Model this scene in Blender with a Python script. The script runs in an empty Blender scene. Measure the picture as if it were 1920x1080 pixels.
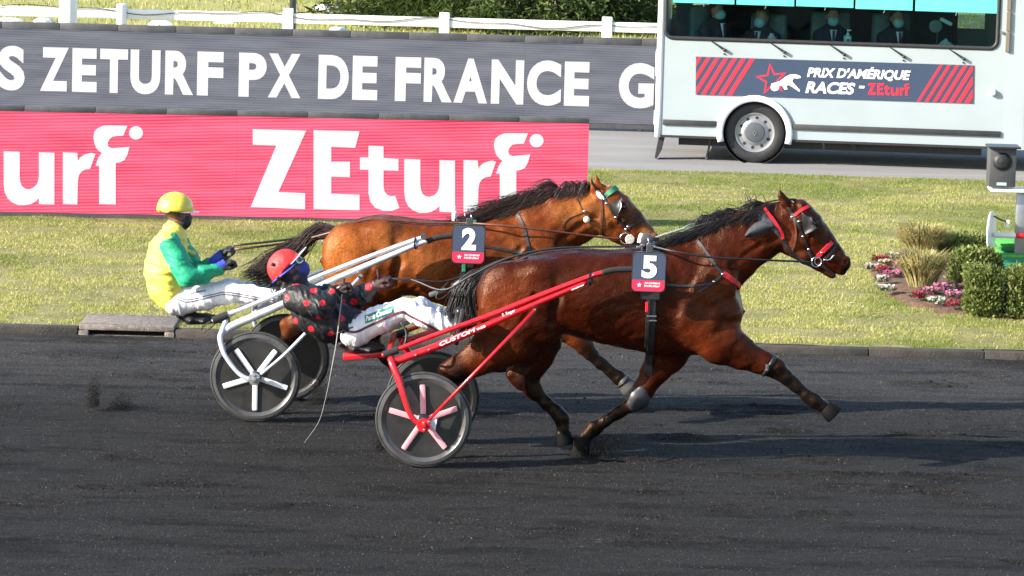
import bpy, bmesh, math, random
import numpy as np
from mathutils import Vector, Matrix
from mathutils.bvhtree import BVHTree

# ---------------------------------------------------------------- camera
SC = bpy.context.scene
COL = SC.collection
FPX = 7920.0                      # focal length in photo pixels (1920 wide)
PITCH = math.radians(7.36)
ROLL = 0.027
CAM = np.array([0.0, -30.0, 5.2])
FWD = np.array([0, math.cos(PITCH), -math.sin(PITCH)])
UPV = np.array([0, math.sin(PITCH), math.cos(PITCH)])
RGT = np.array([1.0, 0, 0])
cd = bpy.data.cameras.new('camera')
cd.sensor_width = 36.0
cd.lens = 36.0 * FPX / 1920.0
cd.clip_end = 3000
cam = bpy.data.objects.new('camera', cd)
COL.objects.link(cam)
ix = math.cos(ROLL) * RGT + math.sin(ROLL) * UPV
iy = -math.sin(ROLL) * RGT + math.cos(ROLL) * UPV
cam.matrix_world = Matrix(((ix[0], iy[0], -FWD[0], CAM[0]), (ix[1], iy[1], -FWD[1], CAM[1]),
                           (ix[2], iy[2], -FWD[2], CAM[2]), (0, 0, 0, 1)))
SC.camera = cam

# ---------------------------------------------------------------- light
SUN_EL, SUN_AZ = 25.0, 22.0       # azimuth: degrees the sun stands on the camera's side of the track's line
world = bpy.data.worlds.new('World')
SC.world = world
world.use_nodes = True
wn = world.node_tree
sky = wn.nodes.new('ShaderNodeTexSky')
sky.sky_type = 'NISHITA'
sky.sun_disc = False
sky.sun_elevation = math.radians(SUN_EL)
sky.sun_rotation = math.radians(270 - SUN_AZ)
wn.links.new(sky.outputs[0], wn.nodes['Background'].inputs[0])
wn.nodes['Background'].inputs[1].default_value = 0.11
sl = bpy.data.lights.new('sun', 'SUN')
sl.energy = 4.6
sl.angle = math.radians(0.5)
sl.color = (1.0, 0.92, 0.80)
sun = bpy.data.objects.new('sun', sl)
COL.objects.link(sun)
ce, ca = math.radians(SUN_EL), math.radians(SUN_AZ)
sun.rotation_euler = Vector((math.cos(ca) * math.cos(ce), math.sin(ca) * math.cos(ce), -math.sin(ce))).to_track_quat('-Z', 'Y').to_euler()
sun.location = (-20, -10, 15)
SC.view_settings.view_transform = 'Standard'
SC.view_settings.look = 'None'
SC.view_settings.gamma = 1.0
SC.view_settings.exposure = 1.55
SC.cycles.use_denoising = True
SC.cycles.max_bounces = 6
SC.cycles.transparent_max_bounces = 12

# ---------------------------------------------------------------- helpers: photo calibration
def ray(u, v):
    du, dv = u - 960.0, v - 540.0
    xc = du * math.cos(ROLL) + dv * math.sin(ROLL)
    yc = -du * math.sin(ROLL) + dv * math.cos(ROLL)
    return FPX * FWD + xc * RGT - yc * UPV
def W(u, v, Y):
    d = ray(u, v)
    return CAM + d * ((Y - CAM[1]) / d[1])
def G(u, v, z=0.0):
    d = ray(u, v)
    return CAM + d * ((z - CAM[2]) / d[2])
def mpp(Y):                        # metres per photo pixel at depth Y
    return (Y - CAM[1]) / FPX * 1.01
rng = np.random.default_rng(7)
random.seed(7)

# ---------------------------------------------------------------- helpers: objects
ORG = {}
def thing(name, label, cat, loc, group=None):
    o = bpy.data.objects.new(name, None)
    o.empty_display_size = 0.2
    COL.objects.link(o)
    o.location = tuple(float(c) for c in loc)
    ORG[o.name] = np.array(loc, float)
    tag(o, label, cat, group)
    return o
def tag(o, label=None, cat=None, group=None, kind=None):
    if label: o['label'] = label
    if cat: o['category'] = cat
    if group: o['group'] = group
    if kind: o['kind'] = kind
    return o
def mobj(name, V, Fc, m, parent=None, smooth=False, loc=None, col=None, local=False):
    """one mesh object from world-space vertices"""
    V = np.asarray(V, dtype=np.float64).reshape(-1, 3)
    if parent is not None:
        o0 = ORG[parent.name]
    elif loc is not None:
        o0 = np.array(loc, float)
    else:
        o0 = np.array([0.0, 0, 0])
    if not local:
        V = V - o0
    me = bpy.data.meshes.new(name)
    if isinstance(Fc, np.ndarray):
        nf, k = Fc.shape
        me.vertices.add(len(V)); me.vertices.foreach_set('co', V.ravel())
        me.loops.add(nf * k); me.loops.foreach_set('vertex_index', Fc.astype(np.int32).ravel())
        me.polygons.add(nf)
        me.polygons.foreach_set('loop_start', np.arange(0, nf * k, k, dtype=np.int32))
        try: me.polygons.foreach_set('loop_total', np.full(nf, k, dtype=np.int32))
        except Exception: pass
        me.update(calc_edges=True)
    else:
        me.from_pydata([tuple(p) for p in V], [], [tuple(f) for f in Fc])
        me.update()
    if smooth:
        me.polygons.foreach_set('use_smooth', np.ones(len(me.polygons), dtype=bool))
        if smooth != True:
            try: me.set_sharp_from_angle(angle=math.radians(float(smooth)))
            except Exception: pass
    if col is not None:
        ca_ = me.color_attributes.new('Col', 'FLOAT_COLOR', 'POINT')
        c4 = np.ones((len(V), 4), dtype=np.float32)
        c4[:, :3] = col
        ca_.data.foreach_set('color', c4.ravel())
    me.materials.append(m)
    o = bpy.data.objects.new(name, me)
    COL.objects.link(o)
    if parent is not None:
        o.parent = parent
    else:
        o.location = tuple(o0)
    ORG[o.name] = o0
    return o
def nrm(a):
    a = np.asarray(a, float)
    return a / (np.linalg.norm(a) + 1e-12)
def smooth_path(pts, n=6, closed=False):
    """Catmull-Rom"""
    P = np.asarray(pts, float)
    if len(P) < 3: 
        t = np.linspace(0, 1, n + 1)[:, None]
        return P[0] * (1 - t) + P[-1] * t
    if closed: Q = np.vstack([P[-1], P, P[0], P[1]])
    else: Q = np.vstack([2 * P[0] - P[1], P, 2 * P[-1] - P[-2]])
    out = []
    for i in range(len(Q) - 3):
        p0, p1, p2, p3 = Q[i:i + 4]
        for t in np.linspace(0, 1, n, endpoint=False):
            out.append(0.5 * (2 * p1 + (p2 - p0) * t + (2 * p0 - 5 * p1 + 4 * p2 - p3) * t * t + (3 * p1 - p0 - 3 * p2 + p3) * t ** 3))
    if not closed: out.append(Q[-2])
    return np.array(out)
class MB:
    def __init__(s): s.v = []; s.f = []
    def add(s, V, Fc):
        b = len(s.v)
        s.v.extend([tuple(p) for p in V]); s.f.extend([tuple(i + b for i in f) for f in Fc])
        return s
    def box(s, c, size, rot=None, bev=0.0):
        c = np.asarray(c, float); hx, hy, hz = [d / 2 for d in size]
        if bev <= 0:
            V = np.array([(x, y, z) for x in (-hx, hx) for y in (-hy, hy) for z in (-hz, hz)])
            Fc = [(0, 1, 3, 2), (4, 6, 7, 5), (0, 4, 5, 1), (2, 3, 7, 6), (0, 2, 6, 4), (1, 5, 7, 3)]
        else:
            bm = bmesh.new()
            bmesh.ops.create_cube(bm, size=1.0)
            for q in bm.verts: q.co = Vector((q.co.x * 2 * hx, q.co.y * 2 * hy, q.co.z * 2 * hz))
            bmesh.ops.bevel(bm, geom=bm.edges[:], offset=bev, segments=2, affect='EDGES', profile=0.5)
            bm.verts.ensure_lookup_table(); bm.verts.index_update()
            V = np.array([q.co[:] for q in bm.verts]); Fc = [tuple(q.index for q in f.verts) for f in bm.faces]
            bm.free()
        if rot is not None: V = V @ np.asarray(rot).T
        return s.add(V + c, Fc)
    def tube(s, P, r, n=8, closed=False, flat=1.0, ref=(0, 0, 1), cap=True):
        """sweep; flat scales the section along the direction closest to ref"""
        P = np.asarray(P, float); m = len(P)
        r = np.full(m, r, float) if np.isscalar(r) else np.interp(np.linspace(0, 1, m), np.linspace(0, 1, len(r)), r)
        V = []
        for i in range(m):
            if closed: t = nrm(P[(i + 1) % m] - P[i - 1])
            else: t = nrm(P[min(i + 1, m - 1)] - P[max(i - 1, 0)])
            a = np.asarray(ref, float); a = a - t * a.dot(t)
            if np.linalg.norm(a) < 1e-3: a = np.array([0.0, 1, 0]) - t * t[1]
            a = nrm(a); b = np.cross(t, a)
            for k in range(n):
                w = 2 * math.pi * k / n
                V.append(P[i] + r[i] * (math.cos(w) * a * flat + math.sin(w) * b))
        Fc = []
        for i in range(m if closed else m - 1):
            j = (i + 1) % m
            for k in range(n):
                l = (k + 1) % n
                Fc.append((i * n + k, i * n + l, j * n + l, j * n + k))
        if cap and not closed:
            Fc.append(tuple(range(n - 1, -1, -1))); Fc.append(tuple((m - 1) * n + k for k in range(n)))
        return s.add(V, Fc)
    def strap(s, P, N, w, th, closed=False):
        """flat strap along P lying on a surface with outward normals N"""
        P = np.asarray(P, float); N = np.asarray(N, float); m = len(P)
        w = np.full(m, w, float) if np.isscalar(w) else np.interp(np.linspace(0, 1, m), np.linspace(0, 1, len(w)), w)
        V = []
        for i in range(m):
            t = nrm(P[(i + 1) % m] - P[i - 1]) if closed else nrm(P[min(i + 1, m - 1)] - P[max(i - 1, 0)])
            n_ = nrm(N[i] - t * N[i].dot(t)); b = np.cross(t, n_)
            V += [P[i] - b * w[i] / 2, P[i] + b * w[i] / 2, P[i] + b * w[i] * .42 + n_ * th, P[i] - b * w[i] * .42 + n_ * th]
        Fc = []
        for i in range(m if closed else m - 1):
            j = (i + 1) % m
            for k in range(4):
                l = (k + 1) % 4
                Fc.append((i * 4 + k, i * 4 + l, j * 4 + l, j * 4 + k))
        if not closed: Fc += [(3, 2, 1, 0), tuple((m - 1) * 4 + k for k in range(4))]
        return s.add(V, Fc)
    def lathe(s, c, axis, prof, n=32, ref=(0, 0, 1), cap=True):
        """prof: (radius, offset along axis) pairs"""
        a = nrm(axis); e1 = np.asarray(ref, float)
        if abs(nrm(e1).dot(a)) > .95: e1 = np.array([1.0, 0, 0])
        e1 = nrm(e1 - a * e1.dot(a)); e2 = np.cross(a, e1)
        c = np.asarray(c, float); m = len(prof); V = []
        for rr, z in prof:
            for k in range(n):
                w = 2 * math.pi * k / n
                V.append(c + a * z + rr * (math.cos(w) * e1 + math.sin(w) * e2))
        Fc = []
        for i in range(m - 1):
            for k in range(n):
                l = (k + 1) % n
                Fc.append((i * n + k, i * n + l, (i + 1) * n + l, (i + 1) * n + k))
        if cap and prof[0][0] > 1e-6: Fc.append(tuple(range(n - 1, -1, -1)))
        if cap and prof[-1][0] > 1e-6: Fc.append(tuple((m - 1) * n + k for k in range(n)))
        return s.add(V, Fc)
    def sphere(s, c, r, n=12, m=8, rot=None):
        r = np.array([r, r, r]) if np.isscalar(r) else np.array(r)
        V = []
        for i in range(m + 1):
            th = math.pi * i / m
            for k in range(n):
                ph = 2 * math.pi * k / n
                V.append(r * np.array([math.sin(th) * math.cos(ph), math.sin(th) * math.sin(ph), math.cos(th)]))
        V = np.array(V)
        if rot is not None: V = V @ np.asarray(rot).T
        Fc = []
        for i in range(m):
            for k in range(n):
                l = (k + 1) % n
                Fc.append((i * n + k, (i + 1) * n + k, (i + 1) * n + l, i * n + l))
        return s.add(V + np.asarray(c, float), Fc)
    def prism(s, poly, n_, d):
        """extrude a planar polygon (3-D points) by d along n_"""
        P = np.asarray(poly, float); m = len(P); Q = P + nrm(n_) * d
        V = np.vstack([P, Q])
        Fc = [tuple(range(m - 1, -1, -1)), tuple(range(m, 2 * m))]
        for i in range(m):
            j = (i + 1) % m
            Fc.append((i, j, m + j, m + i))
        return s.add(V, Fc)
    def build(s, name, m, parent=None, smooth=False, loc=None, col=None):
        return mobj(name, s.v, s.f, m, parent, smooth, loc, col)

# ---------------------------------------------------------------- helpers: implicit bodies
def smin(a, b, k):
    h = np.maximum(k - np.abs(a - b), 0.0) / k
    return np.minimum(a, b) - h * h * k * 0.25
_t3 = np.random.default_rng(5).random((32, 32, 32)).astype(np.float32)
def vn3(x, y, z):
    xi = np.floor(x).astype(int); yi = np.floor(y).astype(int); zi = np.floor(z).astype(int)
    fx, fy, fz = x - xi, y - yi, z - zi
    fx, fy, fz = [f * f * (3 - 2 * f) for f in (fx, fy, fz)]
    g = lambda i, j, k: _t3[i & 31, j & 31, k & 31]
    r = 0
    for i in (0, 1):
        for j in (0, 1):
            for k in (0, 1):
                r = r + g(xi + i, yi + j, zi + k) * (fx if i else 1 - fx) * (fy if j else 1 - fy) * (fz if k else 1 - fz)
    return r - .5
class Body:
    """a figure grown from blended tapered limbs, meshed as one continuous surface"""
    def __init__(s, Y, h=0.008): s.Y = Y; s.h = h; s.pr = []; s.warp = None
    def pt(s, u, v, lat=0.0): return W(u, v, s.Y + lat)
    def cone(s, a, b, ra, rb, wa=None, wb=None, k=0.03, sub=False):
        s.pr.append(('c', np.array(a, float), np.array(b, float), ra, rb, wa or ra, wb or rb, k, sub))
    def chain(s, st, k=0.03, sub=False, yscale=1.0):
        """st: (u, v, lat, r_px[, w_px])"""
        q = mpp(s.Y)
        for a, b in zip(st[:-1], st[1:]):
            s.cone(s.pt(*a[:3]), s.pt(*b[:3]), a[3] * q, b[3] * q, (a[4] if len(a) > 4 else a[3]) * q * yscale, (b[4] if len(b) > 4 else b[3]) * q * yscale, k, sub)
    def ball(s, u, v, lat, ru, rv, ry, ang=0.0, k=0.04, sub=False):
        q = mpp(s.Y)
        s.pr.append(('e', s.pt(u, v, lat), ru * q, ry, rv * q, math.radians(ang), k, sub))
    def ball3(s, c, rx, ry, rz, ang=0.0, k=0.02, sub=False):
        s.pr.append(('e', np.array(c, float), rx, ry, rz, math.radians(ang), k, sub))
    def prof(s, st, k=0.04, e=2.2):
        X, C, A, Wd = [], [], [], []
        for u, t, b, w in st:
            p, q = s.pt(u, t), s.pt(u, b)
            X.append((p[0] + q[0]) / 2); C.append((p[2] + q[2]) / 2); A.append((p[2] - q[2]) / 2); Wd.append(w)
        P = smooth_path(np.array([X, C, A, Wd]).T, 8)
        o = np.argsort(P[:, 0]); P = P[o]
        s.pr.append(('p', P, k, e))
    def bounds(s, pr):
        t = pr[0]
        if t == 'c':
            m = max(pr[3], pr[4], pr[5], pr[6]) + pr[7] + .02
            return np.minimum(pr[1], pr[2]) - m, np.maximum(pr[1], pr[2]) + m
        if t == 'e':
            m = max(pr[2], pr[3], pr[4]) + pr[6] + .02
            return pr[1] - m, pr[1] + m
        P = pr[1]; m = pr[2] + .02
        return (np.array([P[0, 0] - m, s.Y - P[:, 3].max() - m, (P[:, 1] - P[:, 2]).min() - m]),
                np.array([P[-1, 0] + m, s.Y + P[:, 3].max() + m, (P[:, 1] + P[:, 2]).max() + m]))
    def mesh(s, noise=None):
        h = s.h
        B = [s.bounds(p) for p in s.pr if not (p[-1] is True)]
        lo = np.min([b[0] for b in B], axis=0) - 2 * h
        hi = np.max([b[1] for b in B], axis=0) + 2 * h
        n = np.ceil((hi - lo) / h).astype(int) + 1
        F = np.full(n, 0.25, dtype=np.float32)
        ax = [(lo[i] + np.arange(n[i]) * h).astype(np.float32) for i in range(3)]
        for pr in s.pr:
            a, b = s.bounds(pr)
            i0 = np.clip(((a - lo) / h).astype(int), 0, n - 1); i1 = np.clip(((b - lo) / h).astype(int) + 2, 1, n)
            if (i1 <= i0).any(): continue
            x = ax[0][i0[0]:i1[0]][:, None, None]; y = ax[1][i0[1]:i1[1]][None, :, None]; z = ax[2][i0[2]:i1[2]][None, None, :]
            if pr[0] == 'c':
                _, A, Bq, ra, rb, wa, wb, k, sub = pr
                ab = Bq - A; L = max(ab.dot(ab), 1e-9)
                t = np.clip(((x - A[0]) * ab[0] + (y - A[1]) * ab[1] + (z - A[2]) * ab[2]) / L, 0, 1)
                qx = x - A[0] - t * ab[0]; qy = y - A[1] - t * ab[1]; qz = z - A[2] - t * ab[2]
                r = ra + (rb - ra) * t; w = wa + (wb - wa) * t
                d = np.sqrt(qx * qx + qz * qz + (qy * r / w) ** 2) - r
                d = d * np.minimum(1.0, w / r)
            elif pr[0] == 'e':
                _, c, rx, ry, rz, an, k, sub = pr
                dx = x - c[0]; dz = z - c[2]; dy = y - c[1]
                ux = dx * math.cos(an) + dz * math.sin(an); uz = -dx * math.sin(an) + dz * math.cos(an)
                q = np.sqrt((ux / rx) ** 2 + (dy / ry) ** 2 + (uz / rz) ** 2)
                q2 = np.sqrt((ux / rx ** 2) ** 2 + (dy / ry ** 2) ** 2 + (uz / rz ** 2) ** 2) + 1e-6
                d = q * (q - 1.0) / q2
            else:
                _, P, k, e = pr; sub = False
                xx = ax[0][i0[0]:i1[0]]
                C = np.interp(xx, P[:, 0], P[:, 1])[:, None, None]; A = np.maximum(np.interp(xx, P[:, 0], P[:, 2]), .004)[:, None, None]
                Wd = np.maximum(np.interp(xx, P[:, 0], P[:, 3]), .004)[:, None, None]
                q = (np.abs((z - C) / A) ** e + np.abs((y - s.Y) / Wd) ** e) ** (1 / e)
                d = (q - 1) * np.minimum(A, Wd)
                ox = np.maximum(np.maximum(P[0, 0] - xx, xx - P[-1, 0]), 0)[:, None, None]
                d = d + ox
            sl_ = (slice(i0[0], i1[0]), slice(i0[1], i1[1]), slice(i0[2], i1[2]))
            f = F[sl_]
            d = np.broadcast_to(d, f.shape).astype(np.float32)
            F[sl_] = -smin(-f, d, k) if sub else smin(f, d, k)
        if noise is not None:            # relief only where the surface lies
            I = np.nonzero(np.abs(F) < .03)
            F[I] += noise(ax[0][I[0]], ax[1][I[1]], ax[2][I[2]]).astype(np.float32)
        return nets(F, lo, h)
def nets(F, lo, h):
    S = F < 0
    n = np.array(F.shape)
    cnt = np.zeros(n - 1, dtype=np.int8)
    for dx in (0, 1):
        for dy in (0, 1):
            for dz in (0, 1):
                cnt += S[dx:n[0] - 1 + dx, dy:n[1] - 1 + dy, dz:n[2] - 1 + dz]
    act = (cnt > 0) & (cnt < 8)
    I = np.argwhere(act)
    idx = np.full(n - 1, -1, dtype=np.int32)
    idx[act] = np.arange(len(I))
    acc = np.zeros((len(I), 3)); num = np.zeros(len(I))
    cor = [(0, 0, 0), (1, 0, 0), (0, 1, 0), (1, 1, 0), (0, 0, 1), (1, 0, 1), (0, 1, 1), (1, 1, 1)]
    vals = [F[I[:, 0] + c[0], I[:, 1] + c[1], I[:, 2] + c[2]].astype(np.float64) for c in cor]
    for a in range(8):
        for b in range(a + 1, 8):
            d = [cor[b][i] - cor[a][i] for i in range(3)]
            if sum(abs(q) for q in d) != 1: continue
            m = (vals[a] < 0) != (vals[b] < 0)
            t = np.where(m, vals[a] / np.where(m, vals[a] - vals[b], 1), 0)
            for i in range(3): acc[:, i] += m * (cor[a][i] + t * d[i])
            num += m
    V = lo + (I + acc / num[:, None]) * h
    Q = []
    for axis in range(3):
        o1, o2 = [(1, 2), (2, 0), (0, 1)][axis]
        A = [slice(None)] * 3; Bq = [slice(None)] * 3
        A[axis] = slice(0, n[axis] - 1); Bq[axis] = slice(1, n[axis])
        for o in (o1, o2): A[o] = slice(1, n[o] - 1); Bq[o] = slice(1, n[o] - 1)
        a, b = S[tuple(A)], S[tuple(Bq)]
        for flip, m in ((False, a & ~b), (True, ~a & b)):
            E = np.argwhere(m)
            if not len(E): continue
            E[:, o1] += 1; E[:, o2] += 1
            c = []
            for d1, d2 in ((0, 0), (-1, 0), (-1, -1), (0, -1)):
                q = E.copy(); q[:, o1] += d1; q[:, o2] += d2
                c.append(idx[q[:, 0], q[:, 1], q[:, 2]])
            q = np.stack(c, 1)
            Q.append(q[:, ::-1] if flip else q)
    Fq = np.vstack(Q)
    # light relaxation
    for _ in range(2):
        sm = np.zeros_like(V); c = np.zeros(len(V))
        for a, b in ((0, 1), (1, 2), (2, 3), (3, 0)):
            for p, q in ((a, b), (b, a)):
                for i in range(3): sm[:, i] += np.bincount(Fq[:, p], V[Fq[:, q], i], len(V))
                c += np.bincount(Fq[:, p], minlength=len(V))
        V = 0.5 * V + 0.5 * sm / np.maximum(c, 1)[:, None]
    return V, Fq
class Surf:
    """a meshed body one can lay straps and patches on"""
    def __init__(s, V, Fq): s.t = BVHTree.FromPolygons([tuple(p) for p in V], [tuple(int(i) for i in f) for f in Fq])
    def hit(s, u, v, off=0.004):
        d = Vector(ray(u, v)).normalized()
        r = s.t.ray_cast(Vector(CAM), d)
        if r[0] is None: return None
        n_ = r[1] if r[1].dot(d) < 0 else -r[1]
        return np.array(r[0] + n_ * off), np.array(n_)
    def near(s, P, off=0.004):
        r = s.t.find_nearest(Vector(P))
        return np.array(r[0] + r[1] * off), np.array(r[1])
    def wrap(s, c, e1, e2, a0=0, a1=360, n=40, R=0.8, off=0.004):
        P, N = [], []
        for k in range(n):
            w = math.radians(a0 + (a1 - a0) * k / (n if abs(a1 - a0) >= 360 else n - 1))
            d = nrm(math.cos(w) * np.asarray(e1) + math.sin(w) * np.asarray(e2))
            r = s.t.ray_cast(Vector(np.asarray(c) + d * R), Vector(-d), R)
            if r[0] is None: continue
            P.append(np.array(r[0]) + d * off); N.append(d)
        return np.array(P), np.array(N)
    def line(s, pts, off=0.004, n=6, Y=None):
        """a path given by photo points, laid on the near side"""
        Q = smooth_path(np.array(pts, float), n); P, N = [], []
        for u, v in Q:
            h_ = s.hit(u, v, off)
            if h_ is not None: P.append(h_[0]); N.append(h_[1])
        P = np.array(P); N = np.array(N)
        return P, N
def mirror(P, Y):
    Q = np.array(P, float).copy(); Q[:, 1] = 2 * Y - Q[:, 1]; return Q
def mirN(N):
    Q = np.array(N, float).copy(); Q[:, 1] *= -1; return Q

# ---------------------------------------------------------------- helpers: materials
def srgb(r, g, b):
    f = lambda c: (c / 255 / 12.92) if c / 255 <= 0.04045 else ((c / 255 + .055) / 1.055) ** 2.4
    return (f(r), f(g), f(b))
def mk(name, base=(.5, .5, .5), rough=.6, metal=0.0, var=0.12, vs=6.0, bump=0.0, bs=60.0, attr=False, coat=0.0, spec=0.5,
       base2=None, stretch=None, sheen=0.0, emis=None, es=1.0, detail=4.0, rvar=0.0, coords='Object'):
    m = bpy.data.materials.new(name); m.use_nodes = True
    nt = m.node_tree; N = nt.nodes; L = nt.links
    p = N['Principled BSDF']
    p.inputs['Roughness'].default_value = rough; p.inputs['Metallic'].default_value = metal
    p.inputs['Specular IOR Level'].default_value = spec
    p.inputs['Coat Weight'].default_value = coat; p.inputs['Coat Roughness'].default_value = 0.12
    if sheen: p.inputs['Sheen Weight'].default_value = sheen
    tc = N.new('ShaderNodeTexCoord'); src = tc.outputs[coords]
    if stretch:
        mp = N.new('ShaderNodeMapping'); mp.inputs['Scale'].default_value = stretch
        L.new(src, mp.inputs[0]); src = mp.outputs[0]
    nz = N.new('ShaderNodeTexNoise'); nz.inputs['Scale'].default_value = vs; nz.inputs['Detail'].default_value = detail
    L.new(src, nz.inputs['Vector'])
    if attr:
        at = N.new('ShaderNodeAttribute'); at.attribute_name = 'Col'
        c1 = at.outputs['Color']
        hs = N.new('ShaderNodeHueSaturation')
        mr = N.new('ShaderNodeMapRange'); mr.inputs[1].default_value = .25; mr.inputs[2].default_value = .75
        mr.inputs[3].default_value = 1 - var; mr.inputs[4].default_value = 1 + var
        L.new(nz.outputs[0], mr.inputs[0]); L.new(mr.outputs[0], hs.inputs['Value']); L.new(c1, hs.inputs['Color'])
        L.new(hs.outputs[0], p.inputs['Base Color'])
    else:
        cr = N.new('ShaderNodeValToRGB')
        b2 = base2 or tuple(min(1, c * (1 + var)) for c in base)
        b1 = base if base2 else tuple(c * (1 - var) for c in base)
        cr.color_ramp.elements[0].color = (*b1, 1); cr.color_ramp.elements[1].color = (*b2, 1)
        cr.color_ramp.elements[0].position = .3; cr.color_ramp.elements[1].position = .7
        L.new(nz.outputs[0], cr.inputs[0]); L.new(cr.outputs[0], p.inputs['Base Color'])
    if rvar:
        m2 = N.new('ShaderNodeMapRange'); m2.inputs[1].default_value = .3; m2.inputs[2].default_value = .7
        m2.inputs[3].default_value = max(0, rough - rvar); m2.inputs[4].default_value = min(1, rough + rvar)
        n3 = N.new('ShaderNodeTexNoise'); n3.inputs['Scale'].default_value = vs * 2.3; L.new(src, n3.inputs['Vector'])
        L.new(n3.outputs[0], m2.inputs[0]); L.new(m2.outputs[0], p.inputs['Roughness'])
    if bump:
        n2 = N.new('ShaderNodeTexNoise'); n2.inputs['Scale'].default_value = bs; n2.inputs['Detail'].default_value = 5
        L.new(src, n2.inputs['Vector'])
        bp = N.new('ShaderNodeBump'); bp.inputs['Strength'].default_value = bump; bp.inputs['Distance'].default_value = .02
        L.new(n2.outputs[0], bp.inputs['Height']); L.new(bp.outputs[0], p.inputs['Normal'])
    if emis:
        p.inputs['Emission Color'].default_value = (*emis, 1); p.inputs['Emission Strength'].default_value = es
    return m
M = {}
M['white_paint'] = mk('white paint', (.78, .79, .80), .35, var=.05, vs=3, coat=.2)
M['black_rubber'] = mk('black rubber', (.018, .018, .02), .55, var=.3, vs=30, bump=.1, bs=200)
M['black_plastic'] = mk('black plastic', (.02, .02, .022), .35, var=.2, vs=12)
M['steel'] = mk('steel', (.62, .63, .65), .25, metal=1, var=.1, vs=30)
M['dark_metal'] = mk('dark metal', (.09, .09, .1), .4, metal=.6, var=.2, vs=20)
M['strap'] = mk('black strap', (.012, .012, .014), .45, var=.3, vs=40, bump=.15, bs=300)
M['brown_strap'] = mk('brown leather', (.10, .035, .022), .45, var=.3, vs=30)
M['red_strap'] = mk('red strap', (.55, .012, .025), .4, var=.15, vs=30)
# ================================================================ the setting
_tab = np.random.default_rng(3).random((256, 256))
def vnoise(x, y):
    x = np.asarray(x, float); y = np.asarray(y, float)
    xi = np.floor(x).astype(int); yi = np.floor(y).astype(int); fx = x - xi; fy = y - yi
    fx = fx * fx * (3 - 2 * fx); fy = fy * fy * (3 - 2 * fy)
    g = lambda i, j: _tab[i & 255, j & 255]
    return (g(xi, yi) * (1 - fx) + g(xi + 1, yi) * fx) * (1 - fy) + (g(xi, yi + 1) * (1 - fx) + g(xi + 1, yi + 1) * fx) * fy
def fbm(x, y, o=4):
    r = 0; a = 1; t = 0
    for k in range(o):
        r = r + a * vnoise(x * 2 ** k + 17 * k, y * 2 ** k + 5 * k); t += a; a *= .5
    return r / t
def grid(xs, ys, zf):
    X, Y = np.meshgrid(xs, ys, indexing='ij')
    Z = zf(X, Y)
    V = np.stack([X, Y, Z], -1).reshape(-1, 3)
    nx, ny = len(xs), len(ys)
    i = (np.arange(nx - 1)[:, None] * ny + np.arange(ny - 1)[None, :]).ravel()
    return V, np.stack([i, i + ny, i + ny + 1, i + 1], 1)
ZG = 0.085           # height of the lawn behind the kerb
YK = 6.15           # front face of the kerb
YR0, YR1 = 21.1, 27.6
ZR = 0.06

def track_material():
    m = bpy.data.materials.new('cinder track'); m.use_nodes = True
    nt = m.node_tree; N = nt.nodes; L = nt.links; p = N['Principled BSDF']
    p.inputs['Roughness'].default_value = .85; p.inputs['Specular IOR Level'].default_value = .12
    tc = N.new('ShaderNodeTexCoord')
    def noise(sc, scale, det=5, rough=.6):
        mp = N.new('ShaderNodeMapping'); mp.inputs['Scale'].default_value = sc; L.new(tc.outputs['Object'], mp.inputs[0])
        n = N.new('ShaderNodeTexNoise'); n.inputs['Scale'].default_value = scale; n.inputs['Detail'].default_value = det; n.inputs['Roughness'].default_value = rough
        L.new(mp.outputs[0], n.inputs['Vector']); return n.outputs[0]
    def mrange(x, a, b, c, d):
        r = N.new('ShaderNodeMapRange'); L.new(x, r.inputs[0])
        for i, q in enumerate((a, b, c, d)): r.inputs[i + 1].default_value = q
        return r.outputs[0]
    def mul(a, b):
        r = N.new('ShaderNodeMath'); r.operation = 'MULTIPLY'; L.new(a, r.inputs[0]); L.new(b, r.inputs[1]); return r.outputs[0]
    streak = noise((.35, 5, 1), 1.5, 6)
    grain = noise((1.0, .30, 1), 58, 4, .9)
    speck = noise((1, .32, 1), 120, 1, .5)
    damp = noise((.7, 2.2, 1), 1.1, 5)
    v = mul(mul(mrange(streak, .3, .7, .78, 1.22), mrange(grain, .34, .66, .42, 1.72)), mrange(damp, .38, .5, .5, 1.0))
    # dry grey crust close to the kerb
    sx = N.new('ShaderNodeSeparateXYZ'); L.new(tc.outputs['Object'], sx.inputs[0])
    edge = mrange(sx.outputs[1], 2.4, 4.6, 1.0, 2.2)
    v = mul(v, edge)
    cm = N.new('ShaderNodeMix'); cm.data_type = 'RGBA'; cm.blend_type = 'MULTIPLY'; cm.inputs[0].default_value = 1
    cm.inputs[6].default_value = (.0172, .0166, .0166, 1); L.new(v, cm.inputs[7])
    c2 = N.new('ShaderNodeMix'); c2.data_type = 'RGBA'; c2.inputs[7].default_value = (.26, .25, .25, 1)
    L.new(mrange(speck, .71, .76, 0, 1), c2.inputs[0]); L.new(cm.outputs[2], c2.inputs[6])
    L.new(c2.outputs[2], p.inputs['Base Color'])
    bp = N.new('ShaderNodeBump'); bp.inputs['Strength'].default_value = 1.0; bp.inputs['Distance'].default_value = .018
    L.new(grain, bp.inputs['Height']); L.new(bp.outputs[0], p.inputs['Normal'])
    return m
M['track'] = track_material()
M['lawn'] = mk('lawn soil and thatch', (.13, .13, .035), .95, var=.3, vs=3.0, base2=(.24, .215, .085), bump=.6, bs=40, detail=8)
M['far_lawn'] = mk('far lawn', (.18, .20, .05), .95, vs=.5, base2=(.32, .29, .12), bump=.5, bs=12, detail=10)
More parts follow.
